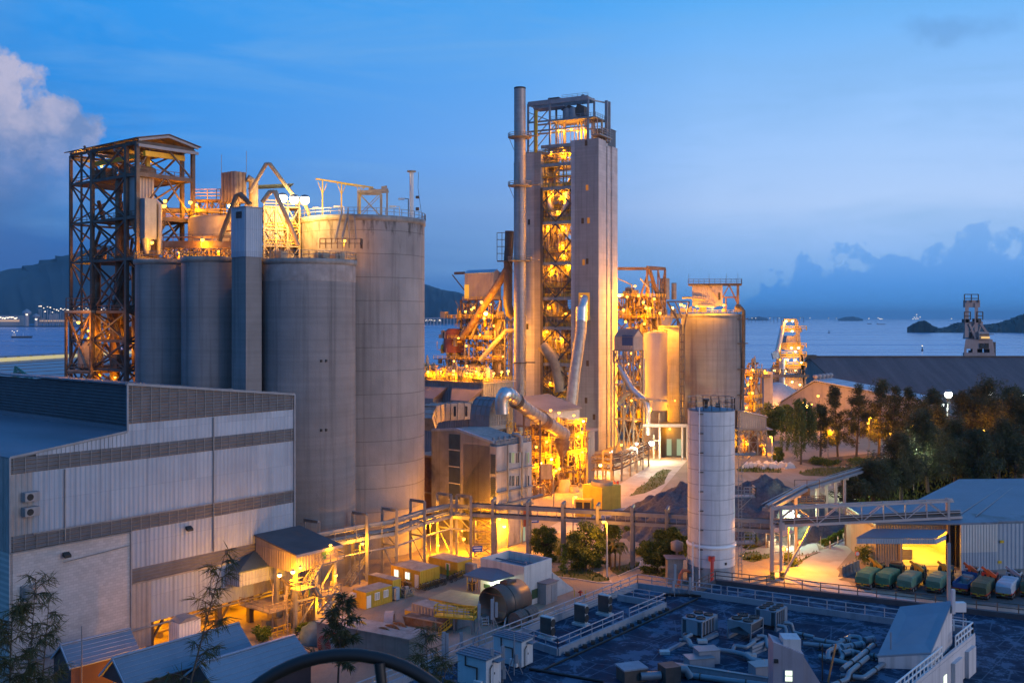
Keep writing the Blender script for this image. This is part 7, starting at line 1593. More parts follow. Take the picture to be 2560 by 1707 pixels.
def slamp(lb,k,x,yb,yt,P,col=SOD,bulb=None,r=.3,group='street lamps'):
    p=G(k,x,yb); T=thing('street_lamp',lb,'street lamp',p,0,group); h=FR[T.name].z(k,yt); b=MB(); b.tube([(0,0,0),(0,0,h-.3),(-.3,-.3,h)],.13,8,r1=.09); b.bd('pole',mCL,T); lamp(T,p+Vector((-.6,-.6,h)),P,r=r,bulb=bulb,col=col); return T
slamp('tall pale lamp pole standing before the yard trees','e',852,1340,790,2600)
slamp('pale lamp pole beside the transfer house with bright green bush','F',1204,1478,1262,2600)
slamp('white-lit lamp pole behind the pale truss bridge','H',545,352,205,3500,(.75,1,.65),E_WHT)
slamp('white-lit lamp pole beside the guard shelter road','H',390,470,285,4500,(.75,1,.6),E_WHT)
slamp('white-lit lamp pole among the trees behind the truss bridge','H',825,185,100,3500,(.75,1,.65),E_WHT)
p=D('G',1145,640,330); T=thing('floodlight_mast','glaring greenish-white floodlight mast above the dark trees','floodlight mast',(p.x,p.y,0),0); b=MB(); b.beam((0,0,0),(0,0,p.z),.6); b.box(-3,-.5,p.z-3,3,.5,p.z-2.6); b.bd('mast',mSG,T); lamp(T,p,12000,r=1.3,bulb=emis('green_white_bulb',(.85,1,.8),20),col=(.85,1,.8)); lamp(T,p+Vector((-2,0,-3.4)),3000,r=.6,bulb=E_WHT,col=(.85,1,.8))
p=D('G',1375,635,330); T=thing('floodlight_mast','smaller white floodlight mast half hidden in the tree tops','floodlight mast',(p.x,p.y,0),0); b=MB(); b.beam((0,0,0),(0,0,p.z),.5); b.bd('mast',mSG,T); lamp(T,p,4000,r=.8,bulb=E_WHT,col=(.85,1,.8))
p=D('G',1560,648,330); T=thing('floodlight_mast','white floodlight mast at the right edge above the trees','floodlight mast',(p.x,p.y,0),0); b=MB(); b.beam((0,0,0),(0,0,p.z),.5); b.bd('mast',mSG,T); lamp(T,p,6000,r=1.2,bulb=E_WHT,col=(.85,1,.8))
for k,x,y,h,P,lb in (('b',820,420,6.5,3200,'sodium lamp pole by the foot of the concrete building'),('b',560,880,8,0,''),('e',640,560,10,0,''),('H',640,690,11,0,'')):
    if P:
        p=G(k,x,y); T=thing('street_lamp',lb,'street lamp',p,0,'street lamps'); b=MB(); b.tube([(0,0,0),(0,0,h)],.13,8); b.bd('pole',mCL,T); lamp(T,p+Vector((0,-.4,h)),P,r=.3)
def pole_lamp(lb,p,h,P,r=.3,col=SOD):
    T=thing('street_lamp',lb,'street lamp',p,0,'street lamps'); b=MB(); b.tube([(0,0,0),(0,0,h-.3),(.4,-.3,h)],.12,8,r1=.08); b.bd('pole',mSG,T); lamp(T,p+Vector((.5,-.4,h)),P,r=r,col=col)
pole_lamp('sodium lamp pole among the cones on the orange yard',G('e',590,470),9,10000)
pole_lamp('sodium lamp pole beside the square cooling unit',G('e',330,700),9,8000)
pole_lamp('sodium lamp pole at the corner of the lane before the white-roofed block',G('b',1000,470),6.5,3500)
pole_lamp('sodium lamp pole behind the long yellow office',G('b',430,500),6.5,3000)
pole_lamp('sodium lamp pole behind the nearest yellow office',G('a',1400,700),6.5,1800)
pole_lamp('sodium lamp pole beside the truss end post on the lorry road',G('H',330,735),8,13000)
pole_lamp('sodium lamp pole on the garden side of the yard',G('e',520,900),7,4500)
pole_lamp('sodium lamp pole at the grove edge under the pink gable',G('G',470,1010),9,5000); pole_lamp('sodium lamp pole among the dark trunks before the pale warehouse',G('G',700,990),12,3800,.35); pole_lamp('sodium lamp pole deep in the grove below the glaring floodlight',G('G',930,1080),13,3800,.35); pole_lamp('sodium lamp pole in the grove near the right edge',G('G',1330,1090),12,4500,.35); pole_lamp('white lamp pole between the grove and the belt gallery',G('G',950,1180),11,4500,.35,(.8,1,.7))
YS=168.6
p0=Vector((59.7,165.3,0)); T=thing('goods_store','wide blue-roofed goods store with ribbed two-tone wall at the right edge','store',p0,0); fr=FR[T.name]
def h2(x,y,z):
    p=G('H',x,y,z); return fr.l(p)
zs_=7.6
A=h2(960,382,zs_+.2); B_=h2(1612,392,zs_); C_=h2(1885,385,zs_); D_=h2(1893,378,zs_+.1); E_=h2(2200,372,zs_+.1); bk1=h2(1600,62,zs_+.8); bk2=h2(2300,55,zs_+.8); mid=h2(1190,215,zs_+.4)
M_STORE_ROOF=mat('blue_store_roof',(.13,.17,.22),.5,.1,.12,.12,col2=(.05,.055,.06),c2=(.6,.72))
b=MB(); top=[A,B_,C_,D_,E_,bk2,bk1]; b.prism(top,(0,0,.3)); b.bd('roof',M_STORE_ROOF,T)
b=MB()
for t in (.35,.62):
    a,c=h2(1400+520*t,330,zs_+.5),h2(1880+300*t,65,zs_+.9); b.beam(a.lerp(c,.0)+Vector((0,0,.05)),c+Vector((0,0,.05)),.15,.1)
b.bd('roof_seam',mSB,T)
def wlb(T,p,r,z0,z1,m,name,per=.5):
    b=MB(); b.corr((p.x,p.y,z0),(r.x-p.x,r.y-p.y,0),(0,0,z1-z0),per,.08); b.prism([(p.x,p.y+.05,z0),(r.x,r.y+.05,z0),(r.x,r.y+.3,z0),(p.x,p.y+.3,z0)],(0,0,z1-z0)); return b.bd(name,m,T)
m_up=mat('pale_store_sheet',(.48,.47,.44),.55,.05,.08,.3,streak=.3); m_lo=mat('blue_store_sheet',(.30,.35,.40),.55,.05,.08,.3,streak=.3)
wlb(T,B_,C_,3.0,zs_,m_up,'upper_wall'); wlb(T,B_,C_,0,2.97,m_lo,'lower_wall')
wlb(T,D_,E_,0,zs_,m_lo,'blue_wall',.7)
b=MB(); b.prism([(C_.x,C_.y,0),(D_.x,D_.y,0),(D_.x,D_.y+.3,0),(C_.x,C_.y+.3,0)],(0,0,zs_)); b.bd('corner_wall',m_lo,T)
for x,y in ((1917,515),(1900,667)):p=fr.pl('H',x,y,1,D_.y-.15); w=MB(); w.box(p.x-.3,p.y-.2,p.z-.2,p.x+.3,p.y+.1,p.z+.2); w.bd('wall_sign',mYE,T)
yB=YS-p0.y; L1=fr.pl('H',975,600,1,yB); L2_=fr.pl('H',1165,600,1,yB); L3=fr.pl('H',1512,600,1,yB); L4=fr.pl('H',1612,600,1,yB)
b=MB(); b.corr((L1.x,yB,0),(L2_.x-L1.x,0,0),(0,0,6),.45,.08); b.box(L1.x,yB+.1,0,L2_.x,yB+.4,6.2); b.corr((L1.x,yB+12,0),(0,-12,0),(0,0,6.5),.5,.08); b.bd('bay_wall',mCB,T)
b=MB(); b.box(L3.x,yB,0,L3.x+.5,yB+.5,7.2); b.box(L3.x+.5,yB+.6,0,L4.x+1,yB+.8,7.2); b.box(L3.x+1.4,yB-.3,0,L3.x+1.9,yB+.2,7.2); b.bd('dark_post',mSD,T)
m_int=mat('bay_interior',(.50,.42,.25),.85,0,.1,.4)
BD0=15
b=MB(); b.box(L1.x+.6,yB+.1,.0,L3.x+3,yB+BD0,.06); b.bd('bay_floor',M_ROAD,T)
BD=15
b=MB(); b.box(L1.x+.6,yB+BD,0,L3.x+3,yB+BD+.3,6.9); b.box(L1.x+.45,yB+.4,0,L1.x+.6,yB+BD,6.9); b.box(L3.x+3,yB+.8,0,L3.x+3.2,yB+BD,6.9); b.bd('bay_lining',m_int,T)
b=MB(); b.corr((L1.x+.3,yB+BD+.3,0),(0,-BD-.3,0),(0,0,7),.5,.08); b.box(L1.x+.32,yB,0,L1.x+.44,yB+BD+.3,7); b.corr((L3.x+3,yB+BD+.4,0),(L1.x-L3.x-3,0,0),(0,0,7),.5,.08); b.bd('side_wall',mCG,T)
b=MB(); b.hexa([(L1.x,yB-.3,7),(L3.x+3.4,yB-.3,7),(L3.x+3.4,yB+BD+.6,7.3),(L1.x,yB+BD+.6,7.3)],[(L1.x,yB-.3,7.2),(L3.x+3.4,yB-.3,7.2),(L3.x+3.4,yB+BD+.6,7.5),(L1.x,yB+BD+.6,7.5)]); b.bd('bay_roof',M_STORE_ROOF,T)
b=MB(); b.corr((L1.x,yB-.15,5.9),(L3.x+.4-L1.x,0,0),(0,0,1.2),.45,.06); b.box(L1.x,yB-.12,5.9,L3.x+.4,yB-.02,7.1); b.bd('lintel',mCG,T)
b=MB(); c1=G('H',835,492,6.3); c2=G('H',1425,496,6.3); c3=G('H',1510,435,6.9); c4=G('H',960,425,6.9); P4=[fr.l(p)for p in (c1,c2,c3,c4)]; b.prism(P4,(0,0,.15)); b.bd('canopy',M_STORE_ROOF,T)
b=MB(); zf0=CH-(q('H',0,530)[1]-HZ)*c1.y/F; b.corr((P4[0].x,P4[0].y-.03,zf0),(P4[1].x-P4[0].x,P4[1].y-P4[0].y,0),(0,0,6.3-zf0),.4,.05); b.corr((P4[1].x,P4[1].y,zf0),(P4[2].x-P4[1].x,P4[2].y-P4[1].y,0),(0,0,6.3-zf0),.4,.05); b.bd('canopy_fascia',m_lo,T)
b=MB()
for p in (P4[2],Vector((L2_.x,yB,0)),Vector((P4[2].x,P4[2].y,0))):b.beam((p.x,p.y-.2,0),(p.x,p.y-.2,6.4),.35)
b.bd('canopy_post',mCP,T)
for x,y in ((L2_.x+2,yB+5),(L2_.x+7,yB+5),(L2_.x+3,yB+11),(L2_.x+9,yB+11)):lamp(T,fr.w(x,y,6.2),2600,r=.25,col=(1,.46,.03))
for i in range(4):
    for j in range(2):
        Tt=thing('bag_pallet','pallet of stacked bags inside the lit store bay','bag pallet',fr.w(L2_.x+.3+j*1.9+i*.25,yB+4.5+i*2.2,0),0,'pallets of bags in the lit bay'); b=MB()
        for lv in range(4+(i%2)):
            b.box(0,0,.2+lv*.42,1.6,1.8,.2+lv*.42+.39)
        b.bd('bag_stack',mat('paper_bags',(.50,.44,.34),.9,0,.15,1.5),Tt); b=MB(); b.box(0,0,.0,1.6,1.8,.18); b.bd('pallet',mDU,Tt)
a,c=G('H',720,780),G('H',850,720); L=(c-a).length; ang=math.degrees(math.atan2((c-a).y,(c-a).x))
for i in range(5):
    T=thing('barrier_block',('nearest','second','third','fourth','farthest')[i]+' dark concrete block in the barrier row beside the green lorries','barrier',a.lerp(c,i/5),ang,'barrier blocks by the lorries'); w=L/5*.92; b=MB(); b.prism([(0,-.5,0),(0,.5,0),(0,.25,.5),(0,.2,1.6),(0,-.2,1.6),(0,-.25,.5)],(w,0,0)); b.bd('block',mCD,T); b=MB(); b.beam((w*.3,0,1.6),(w*.7,0,1.72),.08); b.bd('lifting_eye',mSD,T)
pc=G('H',280,580); T=thing('guard_shelter','small open shelter with pinkish sloping roof beside the truss end post','shelter',pc,GA); b=MB(); b.lat([0,3.6],[0,3],[0,2.6],.16,.14,.08,False); b.bd('frame',mCB,T); b=MB(); b.prism([(-.5,-.6,2.6),(4.2,-.6,2.6),(4.2,1.5,3.5),(-.5,1.5,3.5)],(0,0,.12)); b.prism([(-.5,3.6,2.6),(4.2,3.6,2.6),(4.2,1.5,3.5),(-.5,1.5,3.5)],(0,0,.12)); b.bd('roof',mCP,T); b=MB(); b.box(.2,2.6,0,3.4,2.8,1.2); b.bd('bench_wall',mCB,T); lamp(T,pc+Vector((.8,2.4,2.3)),500,r=.15,bulb=E_WHT,col=(1,1,.7))
def sign(lb,k,x,y,h,kind):
    T=thing('road_sign',lb,'road sign',G(k,x,y),10,'road signs'); b=MB(); b.tube([(0,0,0),(0,0,h)],.05,6); b.bd('post',mCP,T); b=MB()
    if kind=='round':
        b.tube([(0,-.09,h-.1),(0,-.05,h-.1)],.38,20); b.bd('plate',mWT,T); b=MB(); b.tube([(.38*math.cos(R(t)),-.1,h-.1+.38*math.sin(R(t)))for t in range(0,361,20)],.05,5,cap=False); b.bd('ring',M_RED,T)
    elif kind=='dark':b.tube([(0,-.09,h-.1),(0,-.05,h-.1)],.4,20); b.bd('plate',M_BLUEP,T); b=MB(); b.box(-.35,-.1,h+.5,.35,-.05,h+1.1); b.bd('name_plate',M_BLUEP,T)
    else:b.box(-.9,-.1,h-.55,.9,-.04,h+.55); b.bd('plate',mat('sign_blue',(.02,.08,.40),.4),T); b=MB(); b.box(-.7,-.12,h+.1,.7,-.1,h+.3); b.box(-.5,-.12,h-.3,.6,-.1,h-.12); b.bd('legend',mWT,T)
sign('round white red-edged sign at the bend of the pale gate road','H',413,625,2.6,'round'); sign('dark round sign under a small blue plate by the bright hedge','H',570,560,2.6,'dark'); sign('round white sign on the post left of the dark barrier row','H',842,715,2.6,'round'); sign('round pale sign beside the truss end post','H',292,705,3.2,'round')
sign('blue rectangular sign beside the sodium-lit concrete building corner','b',835,500,1.7,'panel'); sign('blue rectangular sign by the yard post right of the concrete building','b',1322,300,3.0,'panel')
for i,(x0,y0)in enumerate(((640,570),(698,535),(742,510),(782,490))):
    T=thing('bollard','short brown post in the row along the bright hedge','bollard',G('H',x0,y0),0,'posts along the hedge'); b=MB(); b.lathe((0,0,0),[(.12,0),(.12,1.4),(.05,1.5)],8); b.bd('post',mCP,T); b=MB(); b.lathe((0,0,1.1),[(.13,0),(.13,.15)],8); b.bd('band',mWT,T)
M_TARPG=mat('green_tarpaulin',(.06,.17,.09),.75,0,.25,.9,bump=.35,bscale=2.5); M_TARPD=mat('faded_tarpaulin',(.09,.18,.115),.75,0,.25,.9,bump=.35,bscale=2.5)
M_TARPO=mat('olive_tarpaulin',(.075,.09,.045),.8,0,.25,.9,bump=.35,bscale=2.5); M_TARPW=mat('pale_blue_tarpaulin',(.36,.40,.44),.7,0,.12,.9,bump=.4,bscale=2.5)
M_CABG=mat('dark_green_cab',(.03,.075,.06),.4,.1,.1,1); M_CABW=mat('white_cab',(.45,.45,.44),.4,0,.1,1); M_CRY=mat('crane_yellow',(.42,.24,.02),.5,0,.15,1); M_CRO=mat('crane_orange',(.55,.10,.02),.5,0,.15,1)
M_CABR=mat('red_cab',(.40,.05,.03),.4,0,.1,1); M_BEDB=mat('blue_bed',(.03,.09,.24),.5,0,.15,1); M_TYRE=mat('tyre',(.012,.012,.012),.9)
E_TAIL=mat('tail_reflector',(.65,.10,.01),.35); M_MARK=mat('marker_board',(.60,.34,.02),.5)
def truck(lb,k,x,y,x2,y2,tarp,cab,crane,ang=52,seed=1,bed=None,Lb=5.6,hh=2.5):
    a,c=G(k,x,y),G(k,x2,y2); ctr=(a+c)/2; w=min(2.5,max(2.2,(c-a).length*.9)); rr=random.Random(seed)
    T=thing('cargo_lorry',lb,'lorry',ctr,ang,'lorries parked in a row')
    W2=w/2; b=MB(); b.box(-.05,-W2,.85,Lb+2.0,W2,1.15); b.box(.2,-W2*.5,.55,Lb+1.8,W2*.5,.85); b.bd('chassis',mat('red_chassis',(.34,.03,.02),.6)if cab in (M_CABW,M_CABR)else mSD,T)
    if tarp:
        b=MB(); n=9; secs=[]
        for i in range(n+1):
            t=i/n; x_=-.1+(Lb+.1)*t; s=.93 if i in (0,n)else 1.0; hz=hh*(.78 if i==0 else .99 if i==1 else .94 if i==n else 1)+rr.uniform(-.025,.025)
            wv=W2*s*1.03+rr.uniform(-.012,.015)
            secs.append([(x_,-wv,1.0+rr.uniform(-.1,.1)),(x_,-wv*.99,1.15+(hz-1.15)*.82),(x_,-wv*.86,hz),(x_,0,hz+.05+rr.uniform(-.03,.03)),(x_,wv*.86,hz),(x_,wv*.99,1.15+(hz-1.15)*.82),(x_,wv,1.0+rr.uniform(-.1,.1))])
        vs=[v for s in secs for v in s]; m=7
        b.add(vs,[(i*m+j,i*m+j+1,(i+1)*m+j+1,(i+1)*m+j)for i in range(n)for j in range(m-1)]+[tuple(range(m)),tuple(n*m+j for j in range(m-1,-1,-1))],False); b.bd('cargo_cover',tarp,T)
        b=MB()
        for i in (3,6):b.tube([Vector(v)+Vector((0,0,.008))for v in secs[i]],.012,4)
        b.bd('rope',mDU,T)
    else:
        b=MB(); b.box(0,-W2,1.15,Lb,-W2+.08,1.85); b.box(0,W2-.08,1.15,Lb,W2,1.85); b.box(0,-W2,1.15,.08,W2,1.85); b.box(Lb-.1,-W2,1.15,Lb,W2,2.5); b.bd('side_board',M_BEDB,T); b=MB(); b.box(.1,-W2+.1,1.15,Lb-.1,W2-.1,1.22)
        for i in range(10):x_=rr.uniform(Lb*.5,Lb-.4); b.box(x_,rr.uniform(-.9,.2),1.2,x_+rr.uniform(.3,.9),rr.uniform(.3,1.0),rr.uniform(1.4,2.2))
        b.bd('load',mCD,T)
    xc=Lb+.9; b=MB(); b.hexa([(xc,-W2*.96,.7),(xc+1.9,-W2*.96,.7),(xc+1.9,W2*.96,.7),(xc,W2*.96,.7)],[(xc,-W2*.93,2.75),(xc+1.6,-W2*.9,2.75),(xc+1.6,W2*.9,2.75),(xc,W2*.93,2.75)]); cb=b.bd('cab',cab,T,bevel=.08)
    b=MB(); b.box(xc-.03,-W2*.6,1.9,xc,W2*.6,2.5); b.bd('rear_window',M_GLASS,cb); b=MB(); b.box(xc+.5,-W2*.98,1.75,xc+1.4,-W2*.95,2.5); b.box(xc+.5,W2*.95,1.75,xc+1.4,W2*.98,2.5); b.bd('side_window',M_GLASS,cb)
    b=MB(); b.box(xc+.1,-W2*.8,2.76,xc+1.3,W2*.8,3.0); b.bd('roof_rack',mSD,cb); b=MB()
    for s in (-1,1):b.box(xc+1.5,s*W2*1.12-.06,1.8,xc+1.6,s*W2*1.12+.06,2.3); b.beam((xc+1.5,s*W2*.9,2.2),(xc+1.55,s*W2*1.12,2.2),.04)
    b.bd('mirror',mBK,cb)
    for x_ in (.9,2.1,Lb+1.7):
        for s in (-1,1):
            wd=.5 if x_<4 else .28; wm=MB(); wm.tube([(x_,s*W2*.98,.5),(x_,s*(W2*.98-wd),.5)],.5,20); wo=wm.bd('wheel',M_TYRE,T); g=MB(); g.tube([(x_,s*W2*.985,.5),(x_,s*W2*.95,.5)],.22,12); g.bd('hub',mSG,wo)
    for s in (-1,1):g=MB(); g.box(-.12,s*W2*.95-(.25 if s>0 else -.0),.82,-.02,s*W2*.95+(.0 if s>0 else .25),1.02); g.bd('tail_light',E_TAIL,T)
    b=MB(); b.box(-.11,-W2*.7,.84,-.03,-W2*.12,1.0); b.box(-.11,W2*.12,.84,-.03,W2*.7,1.0); b.bd('marker_plate',M_MARK,T); b=MB(); b.box(-.1,-.24,.62,-.04,.24,.76); b.bd('number_plate',mYE,T)
    b=MB(); b.box(-.08,-W2*.95,.5,.05,W2*.95,.62); b.bd('bumper',mSD,T)
    for s in (-1,1):b=MB(); b.box(.25,s*W2*.7-.25,.2,.3,s*W2*.7+.25,.8); b.bd('mud_flap',mBK,T)
    if crane:
        cr=MB(); x_=Lb+.45; cr.box(x_-.3,-.4,1.1,x_+.3,.4,2.2); cr.beam((x_,0,2.0),(x_,.15,3.3),.34); cr.beam((x_,.15,3.3),(x_-.3,-1.2,2.5),.32,.4); cr.beam((x_-.1,.9,3.7),(x_-.3,-1.1,2.3),.26,.34); cr.beam((x_,.15,3.2),(x_-.1,.9,3.7),.25); cr.bd('loader_crane',crane,T); g=MB(); g.beam((x_-.05,.0,3.0),(x_-.25,-.8,2.3),.12); g.bd('ram',mSD,T)
    return T
truck('green-tarped lorry with yellow crane, at the far left of the row beside the barriers','H',825,862,935,885,M_TARPG,M_CABG,M_CRY,seed=1)
truck('green-tarped lorry without crane, its green cab showing','H',972,868,1085,890,M_TARPG,M_CABG,None,seed=2)
truck('green-tarped lorry with yellow crane in front of the lit bay','H',1130,890,1255,912,M_TARPD,M_CABG,M_CRY,seed=3)
truck('green-tarped lorry with yellow crane next to the blue flatbed','H',1348,895,1465,918,M_TARPD,M_CABG,M_CRY,seed=4)
truck('blue open flatbed lorry with orange crane and scrap load','H',1553,908,1660,925,None,M_CABW,M_CRO,seed=5,bed=1)
truck('olive-tarped lorry with orange crane','H',1675,945,1815,960,M_TARPO,M_CABR,M_CRO,seed=6)
truck('lorry under a crumpled pale blue tarpaulin','H',1862,940,2000,958,M_TARPW,M_CABW,mat('crane_grey',(.25,.25,.27),.5),seed=7)
truck('lorry with orange-edged tail cut off by the right edge of the photo','H',2048,935,2180,950,M_TARPO,M_CABW,M_CRO,seed=8)
ZR=8.0; ZP=8.7
def rp(k,x,y,z=ZR):return G(k,x,y,z)
Pc=rp('c',985,252,ZP); Pr=G('H',1722,1167,ZP); Pn=G('H',1230,1568,ZP); Pl=rp('c',0,645,ZP)
dl=(Pl-Pc).normalized(); Pl=Pc+dl*62; dr=(Pn-Pr).normalized(); Pn2=Pr+dr*40
T=thing('near_building','low flat-roofed white-walled building with blotchy dark roof in the foreground','building',(Pc.x,Pc.y,0),0); fr=FR[T.name]; NB=T
loop=[fr.l(p)for p in (Pc,Pl,Pn2,Pr)]
def mk_roofmat():
    m=bpy.data.materials.new('blotchy_roof'); m.use_nodes=True; t=NT(m); b=t.n['Principled BSDF']; co_=t.new('ShaderNodeTexCoord').outputs['Object']
    n1=t.noise(co_,.42,9,.66,.5); n2=t.noise(co_,2.4,6,.65); f=t.math('ADD',t.math('MULTIPLY',n1,.72),t.math('MULTIPLY',n2,.30))
    c=t.mix(t.ramp(f,[(.40,0.0),(.53,.25),(.56,1.0)]),(.012,.026,.048),(.075,.125,.185))
    v=t.new('ShaderNodeTexVoronoi',feature='DISTANCE_TO_EDGE'); v.inputs['Scale'].default_value=.16; t.link(co_,v.inputs['Vector'])
    c=t.mix(t.ramp(v.outputs['Distance'],[(.0,.75),(.016,.0)]),c,(.09,.14,.19))
    mp=t.new('ShaderNodeMapping'); mp.inputs['Rotation'].default_value=(0,0,R(-GA)); t.link(co_,mp.inputs['Vector']); br=t.new('ShaderNodeTexBrick',offset=0.0); t.link(mp.outputs[0],br.inputs['Vector'])
    for k,v_ in (('Scale',1.0),('Mortar Size',.07),('Brick Width',5.5),('Row Height',6.5)):br.inputs[k].default_value=v_
    c=t.mix(t.math('MULTIPLY',br.outputs['Fac'],.55),c,(.09,.14,.19))
    t.link(c,b.inputs['Base Color']); t.link(t.ramp(n2,[(.35,.7),(.6,.95)]),b.inputs['Roughness']); b.inputs['Specular IOR Level'].default_value=.06
    return m
M_NROOF=mk_roofmat(); mPA=mat('parapet_grey',(.26,.285,.32),.85,0,.1,.4,streak=.4); mWN=mat('near_white_wall',(.55,.52,.52),.85,0,.06,.4,streak=.5)
b=MB(); b.prism([(p.x,p.y,0)for p in loop],(0,0,ZR-.05)); b.bd('wall',mWN,T)
b=MB(); ctr=sum(loop,Vector())/4; b.prism([(p.x+(ctr.x-p.x)*.004,p.y+(ctr.y-p.y)*.004,ZR-.05)for p in loop],(0,0,.06)); b.bd('roof',M_NROOF,T)
def upstand(T,pts,z0,z1,w,m,name='parapet'):
    b=MB()
    for a,c in zip(pts,pts[1:]):b.beam((a.x,a.y,(z0+z1)/2),(c.x,c.y,(z0+z1)/2),w,z1-z0)
    return b.bd(name,m,T)
inr=lambda p:Vector((p.x+(ctr.x-p.x)*.006,p.y+(ctr.y-p.y)*.006,0))
upstand(T,[inr(loop[1]),inr(loop[0])],ZR,ZP,.25,mPA); upstand(T,[inr(loop[0]),inr(loop[3])],ZR,ZP,.25,mPA); upstand(T,[inr(loop[3]),inr(loop[2])],ZR,ZP-.35,.25,mWN)
b=MB(); b.rail([inr(loop[1])+Vector((0,0,ZP)),inr(loop[0])+Vector((0,0,ZP))],1.05,2.0,.045); a_,c_=inr(loop[0]),inr(loop[3]); b.rail([a_+Vector((0,0,ZP)),a_.lerp(c_,.30)+Vector((0,0,ZP))],1.05,2,.045); b.bd('railing',mRB,T)
b=MB(); b.rail([a_.lerp(c_,.28)+Vector((0,0,ZP)),a_.lerp(c_,.98)+Vector((0,0,ZP))],1.05,2.0,.045); b.bd('railing',mRB,T)
b=MB(); a2,c2=inr(loop[3]),inr(loop[2]); b.rail([a2.lerp(c2,.01)+Vector((-4,2.4,ZP-.35)),a2.lerp(c2,.01)+Vector((0,0,ZP-.35)),a2.lerp(c2,.16)+Vector((0,0,ZP-.35))],1.2,1.0,.055); b.rail([a2.lerp(c2,.27)+Vector((0,0,ZP-.35)),a2.lerp(c2,.62)+Vector((0,0,ZP-.35))],1.2,1.1,.055); b.bd('railing',mWT,T)
nrm=Vector((-dr.y,dr.x,0)); nrm=nrm if nrm.dot(Vector((1,0,0)))>0 else -nrm
def wallwin(t,z0,z1,w,m):
    c=(Pr-Vector((Pc.x,Pc.y,ZP))); c=fr.l(Pr)+dr*t; d=dr*(w/2); b=MB(); o_=nrm*.04; b.prism([Vector((c.x,c.y,z0))-d,Vector((c.x,c.y,z0))+d,Vector((c.x,c.y,z1))+d,Vector((c.x,c.y,z1))-d],o_); return b.bd('window',m,T)
pw=fr.l(D('H',1500,1510,99)); wallwin(10.3,5.1,6.6,.9,E_WINW)
b=MB()
for t in (1.2,5.8):c=fr.l(Pr)+dr*t; b.beam(Vector((c.x,c.y,3.8))+nrm*.15,Vector((c.x,c.y,3.8))+nrm*.15+dr*2.6,.5,7.0)
b.bd('wall_pier',mWN,T)
u0=fr.l(rp('c',318,868)); u1=fr.l(rp('c',905,590)); u2=fr.l(rp('c',1222,470)); u3=fr.l(rp('c',822,405)); u4=fr.l(rp('c',20,770))
u0,u1,u2,u3,u4=[Vector((p.x,p.y,0))for p in (u0,u1,u2,u3,u4)]
upstand(T,[u4,u0],ZR,ZR+.75,.3,mPA,'inner_upstand'); upstand(T,[u0,u2],ZR,ZR+.75,.3,mPA,'inner_upstand'); upstand(T,[u2,u3],ZR,ZR+.75,.3,mPA,'inner_upstand')
up=Vector((0,0,ZR+.75)); e_=u0.lerp(u2,.57); e2=u0.lerp(u2,.63)
b=MB(); b.rail([u4+up,u0+up,Vector((e_.x,e_.y,0))+up],1.0,2.0,.04); b.rail([Vector((e2.x,e2.y,0))+up,u2+up,u3+up],1.0,2.0,.04); b.bd('railing',mRB,T)
b=MB()
for i in range(4):
    o_=Vector((0,0,ZR+.25+i*.28)); a=fr.l(rp('c',10,700))+o_; c=fr.l(rp('c',800,385))+o_; b.tube([Vector((a.x,a.y,o_.z)),Vector((c.x,c.y,o_.z))],.05,6)
b.bd('wall_pipe',mRB,T)
b=MB(); rr=random.Random(14)
for i in range(14):
    p=u0.lerp(u2,(i+.5)/14); s=.22; pp=Vector((p.x,p.y,0))+Vector((.5,-.5,0)); b.box(pp.x-s,pp.y-s,ZR,pp.x+s,pp.y+s,ZR+.35)
b.bd('gutter_block',mDK,T)
b=MB(); a=fr.l(rp('c',80,990)); c=fr.l(rp('c',700,1099)); b.tube([Vector((a.x,a.y,ZR+.15)),Vector((c.x,c.y,ZR+.15))],.14,8); a=fr.l(rp('c',180,1000)); c=fr.l(rp('c',1490,395)); b.tube([Vector((a.x,a.y,ZR+.1)),Vector((c.x,c.y,ZR+.1))],.12,8); b.bd('drain_pipe',mBK,T)
for (x,y,lb)in ((215,728,'nearest small two-fan cooling unit by the left roof rail'),(500,615,'middle small two-fan cooling unit by the left roof rail'),(700,530,'farthest small two-fan cooling unit by the left roof rail')):
    p=rp('c',x,y); T2=thing('condenser_unit',lb,'cooling unit',p,GA+2,'small cooling units along the roof rail'); f2=FR[T2.name]
    b=MB(); b.box(-.2,-.9,0,.8,.9,.25); b.bd('plinth',mCL,T2); b=MB(); b.box(0,-.75,.3,.55,.75,2.35); b.bd('casing',mCL,T2,bevel=.03)
    b=MB(); b.box(-.02,-.7,.4,0.0,.7,2.25); b.bd('coil_face',mSD,T2)
    for z in (.85,1.75):g=MB(); g.lathe((0,0,0),[(.42,0),(.42,.05),(.36,.05)],20); o=g.bd('fan_guard',mDK,T2); o.rotation_euler=(R(90),0,0); o.location=(.28,-.75,z+.02)
